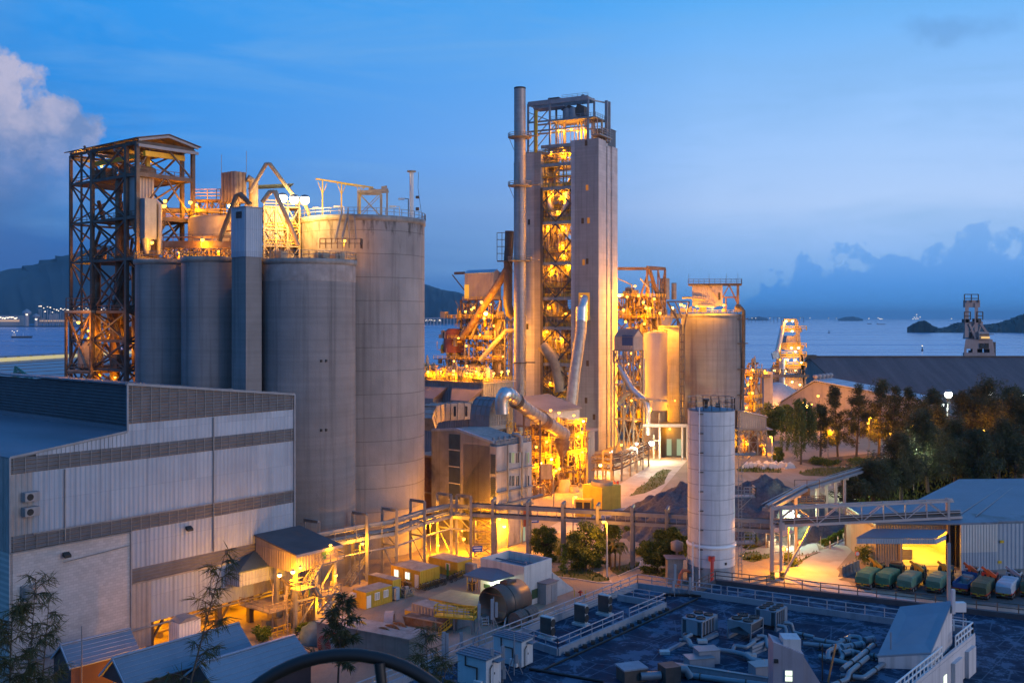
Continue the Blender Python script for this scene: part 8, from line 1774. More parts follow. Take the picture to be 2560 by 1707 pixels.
def chiller(lb,base,xl,xr,yt,aframe,nf=4,k='c'):
    o=rp(k,*base); T2=thing('roof_chiller',lb,'chiller',o,GA,'fan-topped chillers on the near roof'); f2=FR[T2.name]; lx=f2.lenx(k,xr); ly=f2.leny(k,xl); h=f2.z(k,yt)
    lg=.55 if not aframe else 1.0
    b=MB()
    if not aframe:b.box(.05,.05,lg,lx-.05,ly-.05,h-.1)
    else:b.prism([(0,ly*.12,h-1.3),(0,ly*.88,h-1.3),(0,ly,h-.12),(0,0,h-.12)],(lx,0,0)); b.prism([(0,ly*.4,lg+.1),(0,ly*.6,lg+.1),(0,ly*.98,h-.15),(0,ly*.02,h-.15)],(lx,0,0))
    b.bd('coil_body',mat('chiller_coil',(.10,.105,.115),.5,.2,.15,1),T2)
    b=MB()
    for x,y in ((0,0),(lx,0),(0,ly),(lx,ly)):b.beam((x,y,0),(x,y,h),.12)
    b.box(-.06,-.06,h-.14,lx+.06,ly+.06,h)
    if not aframe:
        n=5
        for i in range(1,n):b.beam((lx*i/n,-.02,lg),(lx*i/n,-.02,h),.12)
        b.box(-.05,ly*.22,lg,.0,ly*.78,h-.1); b.box(lx*.75,-.06,lg,lx,-.0,h-.1)
    else:b.prism([(-.05,0,h-.14),(-.05,ly,h-.14),(-.05,ly,h-1.1),(-.05,ly*.5,h-.5*1.0),(-.05,0,h-1.1)],(.06,0,0)); b.beam((0,0,h*.5),(lx,0,h*.5),.08)
    b.bd('frame',mPA if not aframe else mat('chiller_frame',(.24,.255,.275),.5,.1),T2)
    b=MB(); b.box(0,-.1,.0,lx,.15,.3); b.box(0,ly-.15,0,lx,ly+.1,.3); b.bd('skid',mPA,T2)
    for i in range(nf//2):
        for j in range(2):
            x,y=lx*(i+.5)/(nf//2),ly*(j+.5)/2; r=min(lx/(nf//2),ly/2)*.42; g=MB(); g.lathe((x,y,h),[(r,0),(r*1.05,.16),(r*.92,.16),(r*.9,.02),(.01,.02)],24); fan=g.bd('fan',mBK,T2); g=MB()
            for a in range(0,180,36):g.beam((x-r*.85*math.cos(R(a)),y-r*.85*math.sin(R(a)),h+.1),(x+r*.85*math.cos(R(a)),y+r*.85*math.sin(R(a)),h+.1),.09,.02)
            g.bd('fan_blade',mSD,fan)
chiller('boxy four-fan chiller, the leftmost of three',(1528,748),1362,1655,582,False,4)
chiller('V-sided chiller with open triangular end, the middle of three',(1938,765),1748,2040,600,True,4)
chiller('tall dark six-fan chiller behind, the rightmost of three',(2148,665),1980,2240,500,False,6)
mRP=mat('roof_pipe_lagging',(.20,.225,.25),.4,.3,.1,.6)
def rpp(lb,pts,r,z=.6,k='c',flange=True):
    P5=[rp(k,x,y,ZR+(zz if zz is not None else z))for x,y,zz in pts]; T2=thing('roof_pipe',lb,'roof pipe',(P5[0].x,P5[0].y,ZR),0,'lagged pipes on the near roof'); f2=FR[T2.name]; L=[f2.l(p)for p in P5]; pts2=[L[0]]
    for i in range(1,len(L)-1):
        a,m,c=L[i-1],L[i],L[i+1]; da=(a-m).normalized()*min(r*1.8,(a-m).length*.4); dc=(c-m).normalized()*min(r*1.8,(c-m).length*.4); pts2+=[m+da,m+(da+dc)*.18,m+dc]
    pts2.append(L[-1]); b=MB(); b.tube(pts2,r,12); b.bd('run',mRP,T2); b=MB()
    for a,c in zip(L,L[1:]):
        if (c-a).length>2:m=a.lerp(c,.5); d=(c-a).normalized()*.06; b.tube([m-d,m+d],r*1.3,12); b.beam((m.x,m.y,0),(m.x,m.y,m.z),.12); b.beam((m.x-.3,m.y,.05),(m.x+.3,m.y,.05),.2,.1)
    if b.v:b.bd('support',mSD,T2)
rpp('long thick pipe passing below the three chillers',[(1375,728,.9),(1420,740,.9),(1432,790,.6),(1780,835,.6),(1900,862,.6),(1960,915,.35),(2130,935,.35)],.27)
rpp('short stub pipe at the foot of the boxy chiller',[(1440,690,1.1),(1385,718,1.1),(1375,740,.6),(1340,735,.6)],.2)
rpp('pale bent pipe rising before the V-sided chiller',[(1970,750,1.2),(1900,800,1.0),(1800,782,1.0),(1785,835,.6)],.2)
rpp('bent pipe right of the V-sided chiller',[(1990,705,1.3),(2065,705,1.3),(2075,800,.5),(2150,830,.4)],.2)
rpp('hooked pipe right of the tall chiller',[(300,1120,1.4),(355,1125,1.4),(365,1190,.5),(520,1225,.5)],.2,k='H')
rpp('second hooked pipe beside the tall chiller',[(250,1140,1.2),(310,1150,1.2),(318,1220,.4)],.2,k='H')
rpp('straight header pipe along the middle of the pipe cluster',[(440,1275,.5),(690,1300,.5),(860,1345,.5),(1080,1385,.5)],.24,k='H')
rpp('upper header pipe of the cluster ending at the round valve',[(520,1240,.6),(700,1275,.6),(790,1220,.9),(860,1225,.9),(870,1262,.5)],.24,k='H')
rpp('left looping pipe of the cluster',[(625,1400,.4),(625,1330,.9),(700,1300,.9),(735,1360,.5),(720,1400,.4)],.24,k='H')
rpp('long diagonal pipe crossing the cluster towards the viewer',[(960,1285,.9),(860,1370,.9),(730,1465,.9)],.26,k='H')
rpp('second long diagonal pipe nearer the viewer',[(920,1375,.8),(780,1490,.8),(770,1540,.5),(640,1590,.5)],.24,k='H')
rpp('lowest pipe running from the sloping roof hut to the corner',[(1085,1395,.5),(1050,1415,.4),(890,1530,.4),(720,1510,.4)],.24,k='H')
rpp('short middle pipe with flanges below the header',[(560,1370,.45),(700,1405,.45),(800,1430,.45)],.26,k='H')
rpp('thin pipe at the left before the small hut',[(0,1360,.4),(60,1385,.4),(220,1420,.4)],.2,k='H')
rpp('pair pipe at the bottom edge of the near roof',[(1330,1020,.3),(1700,1070,.3),(2100,1120,.3)],.28)
for i,(x,y)in enumerate(((765,1345),(850,1330),(930,1290),(770,1390),(700,1345),(745,1300))):
    p=rp('H',x,y,ZR); T2=thing('pump_valve',('stout pump body left in the roof pipe cluster','stout pump body centre in the roof pipe cluster','stout pump body right in the roof pipe cluster','low flanged pump near the diagonal pipe','squat valve by the looping pipe','squat valve by the upper header pipe')[i],'pump',p,20,'pumps in the roof pipe cluster'); b=MB(); b.tube([(-.6,0,.6),(.7,.1,.6)],.36,14); b.bd('body',mRP,T2); b=MB(); b.box(-.6,-.4,0,.7,.4,.25); b.bd('base',mSD,T2); b=MB(); b.tube([(.3,0,.5),(.4,0,.5)],.46,14); b.bd('flange',mRP,T2)
for x,y,x2,y2,lb in ((1215,850,1420,745,'grey beam skid left of the boxy chiller'),(1940,870,2130,790,'stacked grey beam skid under the V-sided chiller'),(1530,755,1660,700,'grey beam skid under the boxy chiller front')):
    a,c=rp('c',x,y),rp('c',x2,y2); T2=thing('beam_skid',lb,'steel beam',a,0,'beam skids on the near roof'); d=c-a; d.z=0; b=MB()
    for z in ((.15,)if 'stack' not in lb else (.15,.5,.85)):b.beam((0,0,z),d+Vector((0,0,z)),.3,.26)
    b.bd('beam',mPA,T2); b=MB(); b.box(-.5,-.4,0,.5,.4,.3); b.bd('block',mCL,T2)
a1,a2_,a3,a4=G('H',1160,1012,ZR+3.2),G('H',1553,968,ZR+4.4),G('H',1390,1355,ZR+1.5),G('H',992,1378,ZR+1.0)
T2=thing('stair_hut','roof hut with one big blue sloping roof plane on the near building','roof hut',(a4.x,a4.y,ZR),0); f2=FR[T2.name]; L=[f2.l(p)for p in (a1,a2_,a3,a4)]
b=MB(); b.prism(L,(0,0,.2)); b.bd('roof',mat('smooth_blue_roof',(.20,.235,.28),.6,0,.08,.4),T2); b=MB(); I_=[Vector((p.x*.985+.1,p.y,0))for p in L]; b.hexa(I_,[Vector((i.x,i.y,p.z))for i,p in zip(I_,L)]); b.bd('wall',mWN,T2); b=MB(); b.box(L[3].x+1.6,L[3].y+.8,.5,L[3].x+1.68,L[3].y+.9,3.2); b.bd('vent_pipe',mSG,T2)
b=MB(); p=f2.l(G('H',1535,960,ZR+2)); b.beam((p.x,p.y+.4,0),(p.x,p.y+.4,8.5),.32); b.bd('mast',mSB,T2); b=MB(); p=f2.l(G('H',1545,985,ZR+4.4)); b.box(p.x,p.y-.2,3.5,p.x+.3,p.y+.2,6.0); b.bd('fin',mWN,T2)
T2=thing('switch_box','small white box on posts behind the sloping roof hut','switch box',rp('H',1600,1170),0); b=MB(); b.box(-.7,0,1.9,.8,.7,2.9); b.bd('box',mWH,T2); b=MB()
for x in (-.5,.6):b.beam((x,.3,0),(x,.3,1.9),.08)
b.bd('leg',mSG,T2)
a1=D('H',218,1262,84); a2_=D('H',447,1345,84)
oo=G('H',215,1640,ZR); YH=87.0; T2=thing('lift_hut','tall hut with slanted top, chimney box and one lit window at the bottom edge','roof hut',Vector((kx('H',218)*YH,YH,ZR)),-4); f2=FR[T2.name]; X1=f2.lenx('H',447); zA,zB=f2.z('H',1262),f2.z('H',1350)
b=MB(); b.prism([(0,0,0),(X1,0,0),(X1,0,zB),(0,0,zA)],(0,2.4,0)); b.prism([(X1,.3,0),(X1+2.8,.3,0),(X1,.3,zB-.2)],(0,1.8,0)); b.bd('wall',mat('mauve_render',(.34,.30,.33),.85,0,.08,.4,streak=.4),T2)
xa,xb=f2.lenx('H',300),f2.lenx('H',432); b=MB(); b.box(xa,.4,zA*.75,xb,2.2,f2.z('H',1250)); b.bd('chimney_box',mWN,T2)
b=MB(); wa,wb=f2.pl('H',306,1472,1,0),f2.pl('H',358,1552,1,0); b.box(wa.x,-.05,wb.z,wb.x,0,wa.z); w=b.bd('window',E_WINW,T2); b=MB(); b.box(wa.x-.06,-.08,(wa.z+wb.z)/2-.04,wb.x+.06,-.02,(wa.z+wb.z)/2+.04)
for x_ in (wa.x-.06,wb.x):b.box(x_,-.08,wb.z-.06,x_+.06,-.02,wa.z+.06)
b.box(wa.x-.06,-.08,wa.z,wb.x+.06,-.02,wa.z+.06); b.bd('frame',mWN,w)
b=MB(); wa=f2.pl('H',235,1400,1,0); b.box(wa.x-.15,-.25,wa.z-.15,wa.x+.2,0,wa.z+.15); b.bd('wall_lamp',mDK,T2)
T2=thing('plank','orange plank leaning upright on the roof behind the lit hut','plank',rp('H',625,1560),0); b=MB(); b.beam((0,0,0),(.9,.5,3.4),.3,.08); b.bd('board',mat('orange_wood',(.50,.20,.06),.7),T2); b=MB(); b.beam((-.4,.4,0),(-.4,.4,3.4),.1); b.bd('stay',mDK,T2)
for i,(x,y,w_,h_,lb)in enumerate(((1425,985,2.6,.9,'left low white curb box on the near roof'),(1505,950,2.2,1.3,'right low white curb box on the near roof'),(1980,1078,2.2,1.2,'low box left of the lit hut'),(2045,1030,2.0,.8,'low slab box behind the lit hut'))):
    T2=thing('curb_box',lb,'curb box',rp('c',x,y),12,'low curb boxes on the near roof'); b=MB(); b.box(0,0,0,w_,1.6,h_); b.bd('box',mPA,T2,bevel=.03); b=MB(); b.box(-.06,-.06,h_,w_+.06,1.66,h_+.08); b.bd('cover',mRP,T2)
upn=thing('low_wall','long low grey wall crossing the bottom of the near roof','wall',rp('c',1290,985),0); b=MB(); e_=FR[upn.name].l(rp('c',2330,1150)); b.beam((0,0,.3),(e_.x,e_.y,.3),.3,.6); b.bd('wall',mPA,upn); b=MB(); b.beam((0,0,.64),(e_.x,e_.y,.64),.4,.08); b.bd('coping',mRP,upn)
def cabin(lb,k,base,xl,xr,yt,ang=GA+3):
    o=rp(k,*base); T2=thing('equipment_cabin',lb,'cabin',o,ang,'white equipment cabins on the near roof'); f2=FR[T2.name]; lx=f2.lenx(k,xr); ly=f2.leny(k,xl); h=f2.z(k,yt)
    b=MB(); b.box(0,0,.15,lx,ly,h); b.bd('wall',mat('cabin_white',(.52,.54,.55),.5,0,.06,.6,streak=.3),T2,bevel=.03); b=MB(); b.box(-.12,-.12,h,lx+.12,ly+.12,h+.12)
    for i in range(4):x=lx*(i+.5)/4; b.beam((x,-.1,h+.15),(x,ly+.1,h+.15),.1)
    b.bd('roof',mRF,T2); b=MB(); b.box(lx*.45,-.05,.3,lx*.85,0,h*.85); d=b.bd('door',mWH,T2); g=MB(); g.box(lx*.5,-.1,h*.45,lx*.53,-.05,h*.52); g.bd('handle',mDK,d)
    b=MB(); b.box(lx*.4,-.7,h*.88,lx*.92,0,h*.92); b.bd('door_hood',mRF,T2); b=MB(); b.tube([(-.1,ly*.3,0),(-.1,ly*.3,h*.7),(-.1,ly*.7,h*.7),(-.1,ly*.7,h)],.07,6); b.tube([(lx*.2,-.12,0),(lx*.2,-.12,h*.7),(lx*.35,-.12,h*.8)],.05,6); b.bd('cable',mDK,T2); b=MB(); b.box(-.4,ly*.1,.2,-.05,ly*.35,.9); b.bd('air_conditioner',mWH,T2)
cabin('farther white equipment cabin with door hood near the inner rail','b',(1215,1448),972,1312,1215); cabin('nearer white equipment cabin at the bottom edge with pale ribbed roof','b',(910,1640),665,1040,1375)
def aerial(lb,k,x,y,panels,zt,base_z=None):
    T2=thing('panel_aerial',lb,'aerial',rp(k,x,y),10,'panel aerials on the near roof'); f2=FR[T2.name]; h=f2.z(k,zt); b=MB(); b.tube([(0,0,0),(0,0,h)],.06,8); b.beam((0,0,h*.5),(.9,.3,0),.06); b.beam((0,0,h*.5),(-.5,.8,0),.06); b.bd('pole',mSB,T2)
    for pz,ph,dx in panels:g=MB(); g.box(dx-.16,-.28,h*pz,dx+.16,-.1,h*pz+ph); g.bd('panel',mPA,T2,bevel=.04)  # parapet grey puts the shade on these white panels into their colour
aerial('tall aerial pole with braced legs left of the cabins','b',848,1270,[(.62,1.6,0)],860); aerial('tall slim panel aerial in front of the steel pipe','b',975,1170,[(.45,2.2,-.2),(.5,1.6,.25)],830); aerial('panel aerial beside the leftmost roof rail','b',560,1440,[(.35,2.4,-.2),(.3,2.4,.15)],1130); aerial('panel aerial between the two left poles','b',695,1300,[(.3,1.5,0)],1140); aerial('panel aerial at the corner of the nearer cabin','b',958,1600,[(.4,2.2,0)],1265); aerial('panel aerial right of the nearer cabin','b',1052,1560,[(.35,2.2,0),(.1,1.2,.1)],1225); aerial('small panel aerial mast between the two cabins','b',1150,1500,[(.3,.9,.2)],1140)
aerial('dark blue panel aerial at the far roof corner left of the red elbow','c',1298,372,[(.42,2.4,0),(.2,1.2,-.2)],112); aerial('shorter dark panel aerial at the far roof corner','c',1425,372,[(.35,1.6,0)],215)
T2=thing('cable_tray','dark cable tray lying below the corner aerials','cable tray',rp('c',1210,368),-8); b=MB(); b.box(0,0,.1,6.5,.5,.3); b.bd('tray',mBK,T2); b=MB()
for x in (.5,3,6):b.box(x,-.1,0,x+.3,.6,.1)
b.bd('foot',mSG,T2)
T2=thing('vent_cowl','left dark square vent cowl at the bottom edge of the roof','vent cowl',rp('c',880,1110),20,'vent cowls at the bottom edge'); b=MB(); b.box(0,0,0,2.3,1.8,1.2); b.bd('box',mSD,T2); b=MB(); b.box(-.1,-.1,1.2,2.4,1.9,1.35); b.bd('lid',mPA,T2)
T2=thing('vent_cowl','right dark vent cowl with bent duct at the bottom edge','vent cowl',rp('c',1225,1110),20,'vent cowls at the bottom edge'); b=MB(); b.box(0,0,0,1.6,1.6,1.5); b.bd('box',mSD,T2); b=MB(); b.tube([(1.6,.8,1.0),(2.4,.6,.9),(2.8,.4,.2)],.4,10); b.tube([(-.1,.8,.6),(-2.0,1.2,.6)],.4,10); b.bd('duct',mRP,T2)
ZB=4.5; f0=G('c',1640,232,ZB+.6); f1=G('H',2083,1062,ZB+.6); dd=(f1-f0).normalized()
T2=thing('lower_building','lower dark stained roof with its own rail behind and right of the near building','building',(f0.x,f0.y,0),0); f2=FR[T2.name]
e1=f0+dd*62; left_n=G('c',1470,322,ZB+.6); poly=[f2.l(f0),f2.l(e1),f2.l(e1+Vector((-20,-55,0))),f2.l(Vector((Pr.x+dr.x*34,Pr.y+dr.y*34,0)))+nrm*.05,f2.l(Pr)+nrm*.05+Vector((0,.2,0)),f2.l(left_n)]
b=MB(); b.prism([(p.x,p.y,0)for p in poly],(0,0,ZB)); b.bd('wall',mPA,T2); b=MB(); b.prism([(p.x,p.y,ZB)for p in poly],(0,0,.04)); b.bd('roof',M_NROOF,T2)
b=MB(); P0,P1=poly[0],poly[1]; P5_=poly[5]; b.beam((P0.x,P0.y,ZB+.35),(P1.x,P1.y,ZB+.35),.7,.7); b.beam((P0.x,P0.y,ZB+.3),(P5_.x,P5_.y,ZB+.3),.4,.6); b.bd('parapet',mat('dark_bitumen',(.05,.055,.065),.7,0,.2,.8),T2)
b=MB(); b.rail([Vector((P5_.x,P5_.y,ZB+.7)),Vector((P0.x,P0.y,ZB+.7)),Vector((P1.x,P1.y,ZB+.7))],1.15,2.4,.05); b.bd('railing',mSD,T2)
def gsh(lb,k,apex,rend,eave,eave2,zr,ze,m,lit=False):
    a=G(k,*apex,zr); r_=G(k,*rend,zr); e=G(k,*eave,ze); T2=thing('tin_shed',lb,'shed',(a.x,a.y,0),math.degrees(math.atan2(r_.y-a.y,r_.x-a.x)),'tin sheds at the bottom left'); f2=FR[T2.name]; L=f2.l(r_).x; el=f2.l(e); hw=max(2.5,-el.y)
    b=MB(); b.prism([(0,0,zr),(0,-hw,ze),(0,-hw,ze+.12),(0,0,zr+.12)],(L,0,0)); b.prism([(0,0,zr),(0,hw,ze),(0,hw,ze+.12),(0,0,zr+.12)],(L,0,0)); b.bd('roof',m,T2)
    b=MB(); b.beam((-.1,0,zr+.14),(L,0,zr+.14),.35,.1); b.beam((-.1,0,zr+.02),(-.1,-hw,ze+.02),.12,.2); b.beam((-.1,0,zr+.02),(-.1,hw,ze+.02),.12,.2)
    for i in range(6):t=(i+.5)/6; b.beam((0,-hw*t,zr+(ze-zr)*t+.14),(L,-hw*t,zr+(ze-zr)*t+.14),.05,.04)
    b.bd('ridge_cap',mSH,T2)
    b=MB()
    if lit:b.prism([(.1,-hw*.9,ze),(.1,0,zr-.15),(.1,hw*.9,ze)],(.1,0,0)); b.box(.1,-hw*.9,0,L,-hw*.88,ze); b.box(L-.2,-hw*.9,0,L,hw*.9,ze)
    else:b.prism([(.1,-hw*.9,0),(.1,-hw*.9,ze),(.1,0,zr-.15),(.1,hw*.9,ze),(.1,hw*.9,0)],(L-.3,0,0))
    b.bd('wall',mat('maroon_sheet',(.10,.055,.05),.7,0,.15,.5),T2)
    if lit:
        b=MB(); b.beam((.15,-hw*.88,0),(.15,-hw*.88,ze),.2); b.beam((.15,0,0),(.15,0,ze),.2); b.bd('post',mCB,T2)
        lamp(T2,f2.w(3,-hw*.4,ze-.4),900,r=.18); lamp(T2,f2.w(6,hw*.3,ze-.4),900,r=.18)
    return T2
M_TIN=mat('tin_roof',(.19,.225,.265),.5,.2,.12,.25,col2=(.13,.16,.19),c2=(.55,.75),stretch=(1,.3,1))
gsh('blue tin-roofed shed farthest left under the block wall','A',(298,1385),(632,1306),(395,1482),None,6.2,4.2,M_TIN)
gsh('blue tin-roofed shed with yellow light glowing from its open end','A',(550,1450),(1160,1278),(690,1568),None,6.2,3.8,M_TIN,True)
gsh('nearest and palest blue tin-roofed shed in front of the cable drums','a',(0,1400),(830,1150),(250,1640),None,6.2,3.9,mat('pale_tin_roof',(.23,.265,.30),.5,.2,.1,.25,stretch=(1,.3,1)))
a=G('a',1025,1035,3.2); c=G('a',1835,1188,3.2); bk=G('a',1205,975,3.2); dd=c-a; ang=math.degrees(math.atan2(dd.y,dd.x)); T2=thing('flat_store','long low flat-roofed brown store behind the cable drums','store',(a.x,a.y,0),ang); f2=FR[T2.name]; L=dd.length; dp=max(3.5,f2.l(bk).y)
b=MB(); b.box(0,0,0,L,dp,3.2); b.bd('wall',mCB,T2); b=MB(); b.box(-.15,-.2,3.2,L+.2,dp+.2,3.35); b.bd('roof',mDR,T2)
def drum(lb,k,x,y,r,w,ang,m1,m2):
    T2=thing('cable_drum',lb,'cable drum',G(k,x,y),ang,'cable drums behind the tin sheds')
    for s in (0,w):
        b=MB(); b.tube([(s,0,r),(s+.12,0,r)],r,28,smooth=False); fl=b.bd('flange',m1,T2); b=MB()
        for a in range(0,180,20):b.beam((s-.03,-r*.9*math.cos(R(a)),r-r*.9*math.sin(R(a))),(s-.03,r*.9*math.cos(R(a)),r+r*.9*math.sin(R(a))),.1,.04)
        b.bd('slat',mDU,fl)
    b=MB(); b.tube([(.1,0,r),(w,0,r)],r*.7,24); b.bd('cable',m2,T2)
m_or=mat('orange_flange',(.34,.14,.05),.7); m_cab=mat('pale_cable',(.36,.34,.38),.6)
drum('farther orange slatted cable drum beside the flat store','a',1690,1320,1.9,1.2,GA,m_or,m_cab); drum('nearer orange slatted cable drum before the flat store','a',1610,1330,1.8,1.2,GA+6,m_or,m_cab); drum('yellow-rimmed cable drum with pale cable','a',1330,1300,1.8,1.6,GA-8,mYC,m_cab); drum('small red-ended cable drum lying left of the yellow one','a',1085,1320,1.2,1.6,GA,mat('pinkish_red',(.35,.07,.06),.6),m_cab)
T2=thing('tarped_heap','rounded heap under a crumpled blue-green sheet','covered heap',G('a',1035,1195),20); b=MB(); rr=random.Random(6); prof=[(2.6,0),(2.5,.8),(2.0,1.7),(1.2,2.3),(.1,2.6)]; b.lathe((0,0,0),prof,18)
b.v=[(x+rr.uniform(-.2,.2),y+rr.uniform(-.2,.2),z+rr.uniform(-.12,.12))for x,y,z in b.v]; b.bd('sheet',mat('teal_sheet',(.10,.17,.18),.6,0,.3,.9),T2); b=MB(); b.box(-3.4,-1.2,0,2.6,1.2,.3); b.bd('pallet',mDU,T2)
T2=thing('hose_coils','loose pale hoses coiled on the ground before the sheeted heap','hoses',G('a',900,1215),0); b=MB()
for i in range(7):b.tube([(rr.uniform(-3,0)+t*.55,math.sin(t*.9+i)*.8+i*.3,.15+.1*i)for t in range(14)],.13,6)
b.bd('hose',m_cab,T2); b=MB(); b.tube([(-1+t*.5,math.sin(t)*.5-.6,.5)for t in range(14)],.14,6); b.bd('red_hose',m_or,T2)
T2=thing('pipe_ring','half-buried tan steel ring beside the grey container','ring',G('a',1700,1065),GA+40); b=MB(); n=28; vs=[]
for y in (0,1.2):
    for r_ in (2.1,1.75):
        for j in range(n+1):t=math.pi*j/n; vs.append((r_*math.cos(t),y,r_*math.sin(t)*.95))
m=n+1; fs_=[]
for j in range(n):fs_+=[(j,j+1,2*m+j+1,2*m+j),(m+j,m+j+1,3*m+j+1,3*m+j),(j,j+1,m+j+1,m+j),(2*m+j,2*m+j+1,3*m+j+1,3*m+j)]
b.add(vs,fs_); b.bd('ring',mCP,T2); b=MB(); b.box(-2.4,-.1,0,-1.6,1.3,.2); b.box(1.6,-.1,0,2.4,1.3,.2); b.bd('chock',mDU,T2)
T2=thing('skip','long low rusty skip in front of the grey container','skip',G('a',1800,1060),-30); b=MB(); b.hexa([(0,0,0),(6,0,0),(6,1.6,0),(0,1.6,0)],[(-.3,-.2,1.3),(6.3,-.2,1.3),(6.3,1.8,1.3),(-.3,1.8,1.3)]); b.bd('body',mSR,T2); b=MB(); b.beam((-.3,-.2,1.3),(6.3,-.2,1.3),.15); b.bd('rim',mDU,T2)
T2=thing('wooden_crate','small tan crate left of the grey container','crate',G('a',1795,990),-30); b=MB(); b.box(0,0,0,2.2,1.3,1.0); b.bd('box',mYC,T2); b=MB(); b.box(-.05,-.05,1.0,2.25,1.35,1.12); b.bd('lid',mDR,T2)
T2=thing('iron_handrail','yellow handrail by the bush below the shed opening','handrail',G('a',620,1175),30); f2=FR[T2.name]; e=f2.l(G('a',790,1120)); b=MB(); b.rail([(0,0,0),(e.x,e.y,0)],1.2,1.2,.06,1); b.bd('rail',mYE,T2); b=MB(); b.box(-.2,-.2,0,.2,.2,.2); b.bd('foot',mCL,T2)
b=MB(); p=D('A',397,1290,108); g0=D('A',400,1568,108); T2=thing('flag_pole','thin grey pole beside the leftmost tin shed','pole',(p.x,p.y,0),0); b.tube([(0,0,0),(0,0,p.z)],.07,8); b.bd('pole',mSG,T2); b=MB(); b.lathe((0,0,0),[(.3,0),(.3,.4),(.1,.5)],10); b.bd('base',mCL,T2)
hc=D('a',1290,1405,4.0); rh=.54
T2=thing('black_hoop','thick black curved hoop rising out of focus at the bottom edge','hoop',(hc.x-.02,4.0,hc.z-rh),0); b=MB(); b.tube([(rh*math.cos(R(t))*1.08,0.12*math.sin(R(t)),rh*math.sin(R(t)))for t in range(0,361,6)],.027,12,cap=False); b.bd('rim',mBK,T2); b=MB(); b.tube([(.14,.08,rh*.96),(.2,0,.1),(.22,0,-.4)],.022,10); b.tube([(-.5,.0,-.4),(.6,0,-.4)],.03,10); b.bd('spoke',mBK,T2); b=MB(); b.beam((0,0,-.45),(0,0,-3.2),.1); b.bd('stand',mBK,T2)
rr=random.Random(77)
for k,x,y,n,lb in (('e',620,380,4,'oil drum in the cluster under the yard pipe rack'),('b',255,830,3,'oil drum by the pallet crate in the office lane'),('e',960,440,3,'oil drum in the small cluster on the open yard')):
    c=G(k,x,y)
    for i in range(n):
        T2=thing('oil_drum',lb,'drum',c+Vector((rr.uniform(-1.2,1.2),rr.uniform(-1.2,1.2),0)),0,'oil drums on the yard'); b=MB(); b.lathe((0,0,0),[(.29,0),(.29,.28),(.31,.3),(.29,.32),(.29,.6),(.31,.62),(.29,.64),(.29,.88)],14); b.bd('drum',M_RED if k=='e' else M_BLUEP,T2); b=MB(); b.lathe((0,0,.88),[(.3,0),(.3,.03),(.05,.03)],14); b.bd('lid',mSD,T2)
for k,x,y,lb in (('e',560,425,'steel bench frame beside the dark bay under the pier'),('e',690,390,'low steel bench frame nearer the rack posts')):
    T2=thing('work_bench',lb,'bench',G(k,x,y),20); b=MB(); b.box(0,0,.8,4,1.0,.9); b.bd('top',mDU,T2); b=MB(); b.lat([0,2,4],[0,1],[0,.8],.1,.08,.05,False); b.bd('leg_frame',mSR,T2)
L_CAS=leafmat('casuarina_needles',(.035,.048,.02),(.10,.10,.04),.2); L_BRD=leafmat('broad_leaves',(.045,.09,.015),(.17,.20,.04),.35); L_BRT=leafmat('bright_leaves',(.05,.12,.015),(.18,.22,.03),.3); L_BAN=leafmat('banana_leaves',(.05,.09,.02),(.20,.17,.06),.35); L_WIL=leafmat('willow_leaves',(.04,.075,.02),(.11,.13,.035),.25)
M_BARK=mat('bark',(.10,.075,.055),.95,0,.3,2.5)
def lfc(b,rr,c,R3,n,ls,droop=.0,thin=.5):
    for i in range(n):
        while True:
            d=Vector((rr.uniform(-1,1),rr.uniform(-1,1),rr.uniform(-1,1)))
            if d.length<1:break
        p=Vector(c)+Vector((d.x*R3[0],d.y*R3[1],d.z*R3[2]))
        a=Vector((rr.gauss(0,1),rr.gauss(0,1),rr.gauss(0,.6)-droop*2)).normalized(); s=a.cross(Vector((rr.gauss(0,1),rr.gauss(0,1),rr.gauss(0,1)))).normalized()
        l=ls*rr.uniform(.6,1.3); w=l*thin*.5
        b.add([p-s*w*.3,p+a*l*.5-s*w,p+a*l,p+a*l*.5+s*w],[(0,1,2,3)])
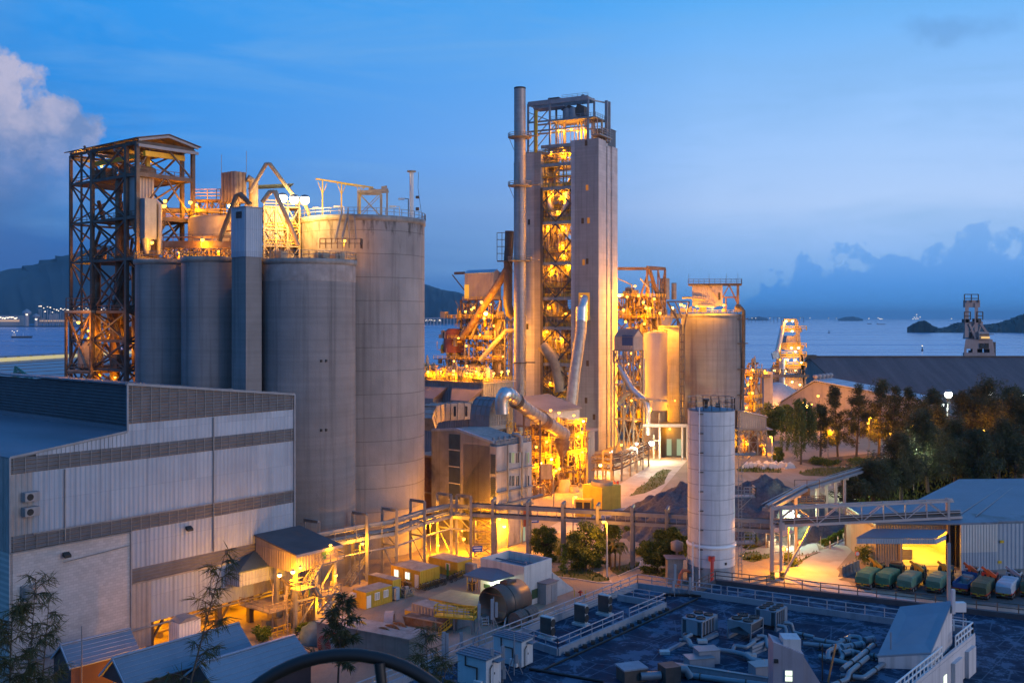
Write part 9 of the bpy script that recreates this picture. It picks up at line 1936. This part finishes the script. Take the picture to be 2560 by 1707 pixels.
def tree(name,lb,cat,base,h,r,kind,seed,group=None,dens=1.0,ls=None):
    rr=random.Random(seed); T=thing(name,lb,cat,base,0,group); tr=MB(); cr=MB()
    if kind=='cas':
        lean=Vector((rr.uniform(-.06,.06),rr.uniform(-.06,.06),1)); top=lean*h*.92; tr.tube([(0,0,-.3),lean*h*.3,lean*h*.65,top],.05*r+.12,8,r1=.05)
        for i in range(int(26*dens)):
            t=rr.uniform(.16,.97); az=rr.uniform(0,6.28); reach=r*(1.0-.85*max(0,t-.3)/.7)*rr.uniform(.4,1.15)*(.7 if t<.25 else 1); p0_=lean*h*t; tip=p0_+Vector((math.cos(az)*reach,math.sin(az)*reach,reach*rr.uniform(.15,.7)))
            tr.tube([p0_,p0_.lerp(tip,.5)+Vector((0,0,.2)),tip],.09,5,r1=.03)
            for k in range(3):
                c=p0_.lerp(tip,.45+.3*k); s=r*rr.uniform(.12,.22); lfc(cr,rr,c,(s,s,s*1.3),int(46*dens),ls or rr.uniform(.6,.95),.15,.2)
        lfc(cr,rr,top,(r*.16,r*.16,h*.07),60,ls or .8,-.6,.2)
    elif kind=='broad':
        tr.tube([(0,0,-.2),(.05,.05,h*.3),(rr.uniform(-.2,.2),0,h*.55)],.045*r+.05,8,r1=.06)
        for i in range(int(22*dens)):
            az=rr.uniform(0,6.28); el=rr.uniform(-.95,1.0); c=Vector((math.cos(az)*r*.72*math.cos(el*1.2),math.sin(az)*r*.72*math.cos(el*1.2),h*.55+el*h*.38)); tr.tube([(0,0,h*.32),c*.6+Vector((0,0,h*.12)),c],.06,5,r1=.02); s=r*rr.uniform(.22,.40); lfc(cr,rr,c,(s,s,s*.75),int(120*dens),ls or .42,.1,.5)
        lfc(cr,rr,(0,0,h*.66),(r*.6,r*.6,h*.22),int(260*dens),ls or .42,.1,.5)
    elif kind=='willow':
        tr.tube([(0,0,-.2),(.2,0,h*.35),(0,0,h*.7)],.35,8,r1=.1)
        for i in range(40):
            az=rr.uniform(0,6.28); rad=r*rr.uniform(.2,1); c=Vector((math.cos(az)*rad,math.sin(az)*rad,h*(.95-.35*(rad/r)**2))); tr.tube([(0,0,h*.6),c],.06,5,r1=.03); n=rr.randint(5,9)
            for k in range(n):lfc(cr,rr,c-Vector((0,0,k*h*.065)),(.5,.5,h*.05),22,1.0,.9,.22)
    elif kind=='ban':
        for i in range(5):
            x,y=rr.uniform(-r,r)*.5,rr.uniform(-r,r)*.5; hh=h*rr.uniform(.5,.75); tr.tube([(x,y,0),(x+rr.uniform(-.2,.2),y,hh)],.16,8,r1=.08)
            for k in range(8):
                az=rr.uniform(0,6.28); L=r*rr.uniform(.7,1.1); pts=[Vector((x+math.cos(az)*L*t,y+math.sin(az)*L*t,hh+h*.35*math.sin(t*2.6)-h*.12*t))for t in (0,.25,.5,.75,1)]; s=Vector((-math.sin(az),math.cos(az),0))
                for j in range(4):w0,w1=(.05,.3,.35,.25,.05)[j],(.05,.3,.35,.25,.05)[j+1]; cr.add([pts[j]-s*w0,pts[j]+s*w0,pts[j+1]+s*w1,pts[j+1]-s*w1],[(0,1,2,3)])
    elif kind=='col':
        tr.tube([(0,0,0),(0,0,h*.9)],.07,6,r1=.03)
        for i in range(14):t=(i+1)/14; lfc(cr,rr,(rr.uniform(-.2,.2),rr.uniform(-.2,.2),h*t),(r*(1.1-.6*t),r*(1.1-.6*t),h*.06),60,ls or .35,.1,.5)
    elif kind=='bush':
        tr.tube([(0,0,0),(0,0,h*.5)],.08,6,r1=.03)
        for i in range(12):az=rr.uniform(0,6.28); rad=r*rr.uniform(0,.8); lfc(cr,rr,(math.cos(az)*rad,math.sin(az)*rad,h*rr.uniform(.25,.7)),(r*.38,r*.38,h*.28),90,ls or .35,0,.5)
    tr.bd('trunk',M_BARK,T)
    cr.bd('crown',{'cas':L_CAS,'broad':L_BRD,'willow':L_WIL,'ban':L_BAN,'col':L_BRT,'bush':L_BRT if 'bright' in lb else L_BRD}[kind],T)
    return T
def tpix(name,lb,k,x,yb,yt,w,kind,seed,group=None,dens=1.0,ls=None):
    p=G(k,x,yb); fr=Fr(p,0); h=fr.z(k,yt); r=w/Q[k][2]/F*p.y/2; return tree(name,lb,'tree' if kind!='bush' else 'bush',p,h,r,kind,seed,group,dens,ls)
GR='dark trees on the right'
for i,(x,yb,yt,w,kind,lb)in enumerate(((318,1032,655,200,'willow','drooping dark green tree farthest left in the right-hand grove'),(428,1005,715,190,'cas','thin brownish tree just right of the drooping tree'),(525,990,610,170,'cas','pointed tree in front of the pink gable'),(628,1005,585,200,'cas','amber-lit tall tree before the pale warehouse roof'),
    (755,985,560,230,'cas','tallest dark tree crown overlapping the pale warehouse roof'),(905,990,605,200,'cas','feathery dark tree at the right end of the pale warehouse roof'),(1060,1015,640,260,'cas','dark tree left of the glaring floodlight'),(1230,1040,650,320,'cas','broad dark tree right of the glaring floodlight'),(1400,1060,580,380,'cas','biggest dark tree, rounded, near the right edge'),(1540,1100,640,340,'cas','dark tree cut off by the right edge'),
    (1425,1135,800,300,'cas','feathery grey-green tree in front of the biggest tree'),(720,1255,1040,330,'cas','low dark tree beside the rising belt gallery'),(880,1235,890,300,'cas','dark tree where the belt gallery vanishes'),(1030,1190,760,330,'cas','dense dark tree over the blue store roof edge'),(1180,1150,800,260,'cas','dark tree behind the blue store roof'),(1300,1170,860,260,'cas','dark tree right behind the blue store roof'),(980,1040,660,220,'cas','slender dark tree between the feathery tree and the floodlight'),(1320,1010,600,260,'cas','dark tree top behind the broad dark tree'),(1480,1020,600,260,'cas','dark tree top behind the biggest tree'),(820,1010,600,180,'cas','narrow dark tree beside the tallest dark crown'),(600,1285,1120,220,'cas','lowest dark tree, left of the belt gallery legs'),(1110,1080,720,240,'cas','dark tree under the glaring floodlight'),(1520,1140,860,220,'cas','low dark tree at the right edge above the store roof'))):
    tpix('casuarina_tree' if kind=='cas' else 'willow_tree',lb,'G',x,yb,yt-12,w*1.08,kind,100+i,GR,1.5 if w<250 else 2.1)
for i,(x,yb,yt,w,lb)in enumerate(((165,905,660,150,'rounded amber-lit tree left of the drooping tree'),(235,880,690,110,'small rounded tree against the pink gable corner'))):tpix('round_tree',lb,'G',x,yb,yt,w,'broad',140+i,None,1.3,.8)
tpix('young_tree','small bright green tree by the lamp pole under the transfer house','G',190,1032,935,65,'broad',150,None,.8,.6)
tpix('shade_tree','bushy green tree left of the white-roofed block, beside a bridge post','e',235,1165,812,290,'broad',160,None,1.5); tpix('shade_tree','largest amber-lit tree with spreading crown in the yard garden','e',645,1275,812,410,'broad',161,None,1.9); tpix('shade_tree','dark tree behind the tall lamp pole','e',885,1160,800,270,'broad',162,None,1.3)
tpix('shade_tree','round dense tree in the garden left of the white silo','e',1345,1285,880,350,'broad',163,None,2.0); tpix('shade_tree','dark dense tree hugging the left of the white silo','e',1520,1290,845,320,'broad',164,None,1.9)
tpix('banana_plant','clump of banana plants beside the tall lamp pole','e',950,1255,985,270,'ban',165); tpix('column_tree','slim bright green young tree in front of a bridge post','e',425,1290,1025,75,'col',166)
tpix('shrub','low dark shrub at the foot of the left gravel heap','e',1095,915,835,150,'bush',167); tpix('shrub','dark shrub on the gravel slope behind the dense tree','e',1310,950,850,260,'bush',168,None,1,.5)
tpix('shrub','bright shrub in the corner by the shed opening','A',1280,1360,1285,110,'bush',169); tpix('shrub','bright shrub under the yellow ramp','a',900,1140,1030,230,'bush',170)
tpix('shrub','amber-lit shrub at the store canopy corner','H',900,690,520,150,'bush',171); tpix('shrub','shrub between truss end post and gate road','H',335,700,590,110,'bush',172)
tpix('shrub','dark shrub against the yard grass right of the white silo','e',2270,1030,860,200,'bush',173)
for i,(x,y)in enumerate(((600,545),(640,520),(680,500),(720,480),(755,465))):tpix('hedge_bush','bright green bush in the floodlit hedge beside the gate road','H',x,y,y-55,55,'bush',180+i,'bushes of the floodlit hedge',.6,.35)
for i,(x,y,yt,w)in enumerate(((640,1045,985,150),(400,1030,985,120),(480,1040,1000,110))):tpix('undergrowth_bush',('green undergrowth bush before the thin brownish tree','green bush at the foot of the drooping tree','green bush between two dark trunks')[i],'G',x,y,yt,w,'bush',190+i,None,1,.6)
def spindly(lb,k,x,yt,Y,spread,seed,hfoot,dens=1.0,lean=0.0):
    k0=1.0
    if Y<60:k0=15.0/Y; Y=15.0; spread*=k0; lean*=k0
    top=D(k,x,yt,Y); gz=max(-.3,39-.52*Y)if Y<80 else 0; rr=random.Random(seed); base=Vector((top.x-lean,Y,gz-.5)); T=thing('feathery_tree',lb,'tree',base,0,None); h=top.z-base.z; tr=MB(); cr=MB(); ax=lambda t:Vector((lean*t**1.6,0,h*t)); tr.tube([ax(t/8)for t in range(9)],.14*k0,8,r1=.012*k0)
    z0=hfoot
    n=int(30*dens)
    for i in range(n):
        t=z0+(1-z0)*(i/n)**.8; az=rr.uniform(0,6.28); reach=spread*(1.08-t)/(1.08-z0)*rr.uniform(.5,1.1)+.25*k0; p0_=ax(t); tip=p0_+Vector((math.cos(az)*reach,math.sin(az)*reach,reach*rr.uniform(.1,.6))); mid=p0_.lerp(tip,.5)+Vector((0,0,reach*.08)); tr.tube([p0_,mid,tip],.03*k0,4,r1=.007*k0)
        for j in range(int(12+reach/k0*12)):
            u=rr.uniform(.2,1); p=(p0_.lerp(mid,u*2)if u<.5 else mid.lerp(tip,u*2-1)); d=Vector((rr.gauss(0,.5)+math.cos(az)*.4,rr.gauss(0,.5)+math.sin(az)*.4,rr.uniform(-.9,.35))).normalized(); l=rr.uniform(.3,.75)*(k0 if Y<60 else 1.6); s=d.cross(Vector((rr.gauss(0,1),rr.gauss(0,1),rr.gauss(0,1)))).normalized()*(.011*k0 if Y<60 else .05)
            for m in range(2):d2=(d+Vector((rr.gauss(0,.3),rr.gauss(0,.3),rr.gauss(0,.3)))).normalized(); cr.add([p-s,p+s,p+d2*l*.6+s*1.2-Vector((0,0,.04*k0)),p+d2*l-Vector((0,0,.1*k0)),p+d2*l*.6-s*1.2-Vector((0,0,.04*k0))],[(0,1,2,3,4)])
    tr.bd('trunk',M_BARK,T); cr.bd('crown',L_CAS,T)
spindly('dark feathery tree at the far left edge before the block wall','A',175,1045,44,3.2,1,.42,1.6,1.0); spindly('dark low feathery tree at the bottom left corner','A',60,1180,40,3.4,2,.40,2.0,.4); spindly('dark feathery tree leaning left of the block wall corner','A',240,1150,46,2.6,7,.40,1.4,1.2)
spindly('tall dark feathery sapling rising before the white sheeting','A',1100,915,42,2.9,3,.30,1.4,4.0); spindly('wispy tree with amber-lit leaves by the nearest yellow office','a',1270,800,112,3.6,4,.30,1.0,.8)
spindly('dark soft tree in front of the roof rail and aerials','b',400,1090,50,2.2,5,.50,2.0,-.2); spindly('dark soft sapling at the bottom edge beside the nearer cabin','b',560,1330,46,1.8,6,.50,1.6,.4)
for i,(x,y,yt,w,lb)in enumerate(((300,1190,1110,170,'amber-lit shrub under the bushy tree behind the white-roofed block'),(560,1250,1180,170,'low shrub at the trunk of the spreading amber tree'),(760,1240,1170,160,'low shrub right of the spreading amber tree'),(1180,1120,1040,170,'shrub between the garden path and the gravel heap'),(1260,1300,1230,160,'shrub at the left foot of the round dense tree'),(1470,1320,1250,170,'shrub under the dense tree next to the white silo'),(420,1110,1030,140,'yellow-green shrub behind the slim young tree'))):tpix('shrub',lb,'e',x,y,yt,w,'bush',210+i,None,1.0)
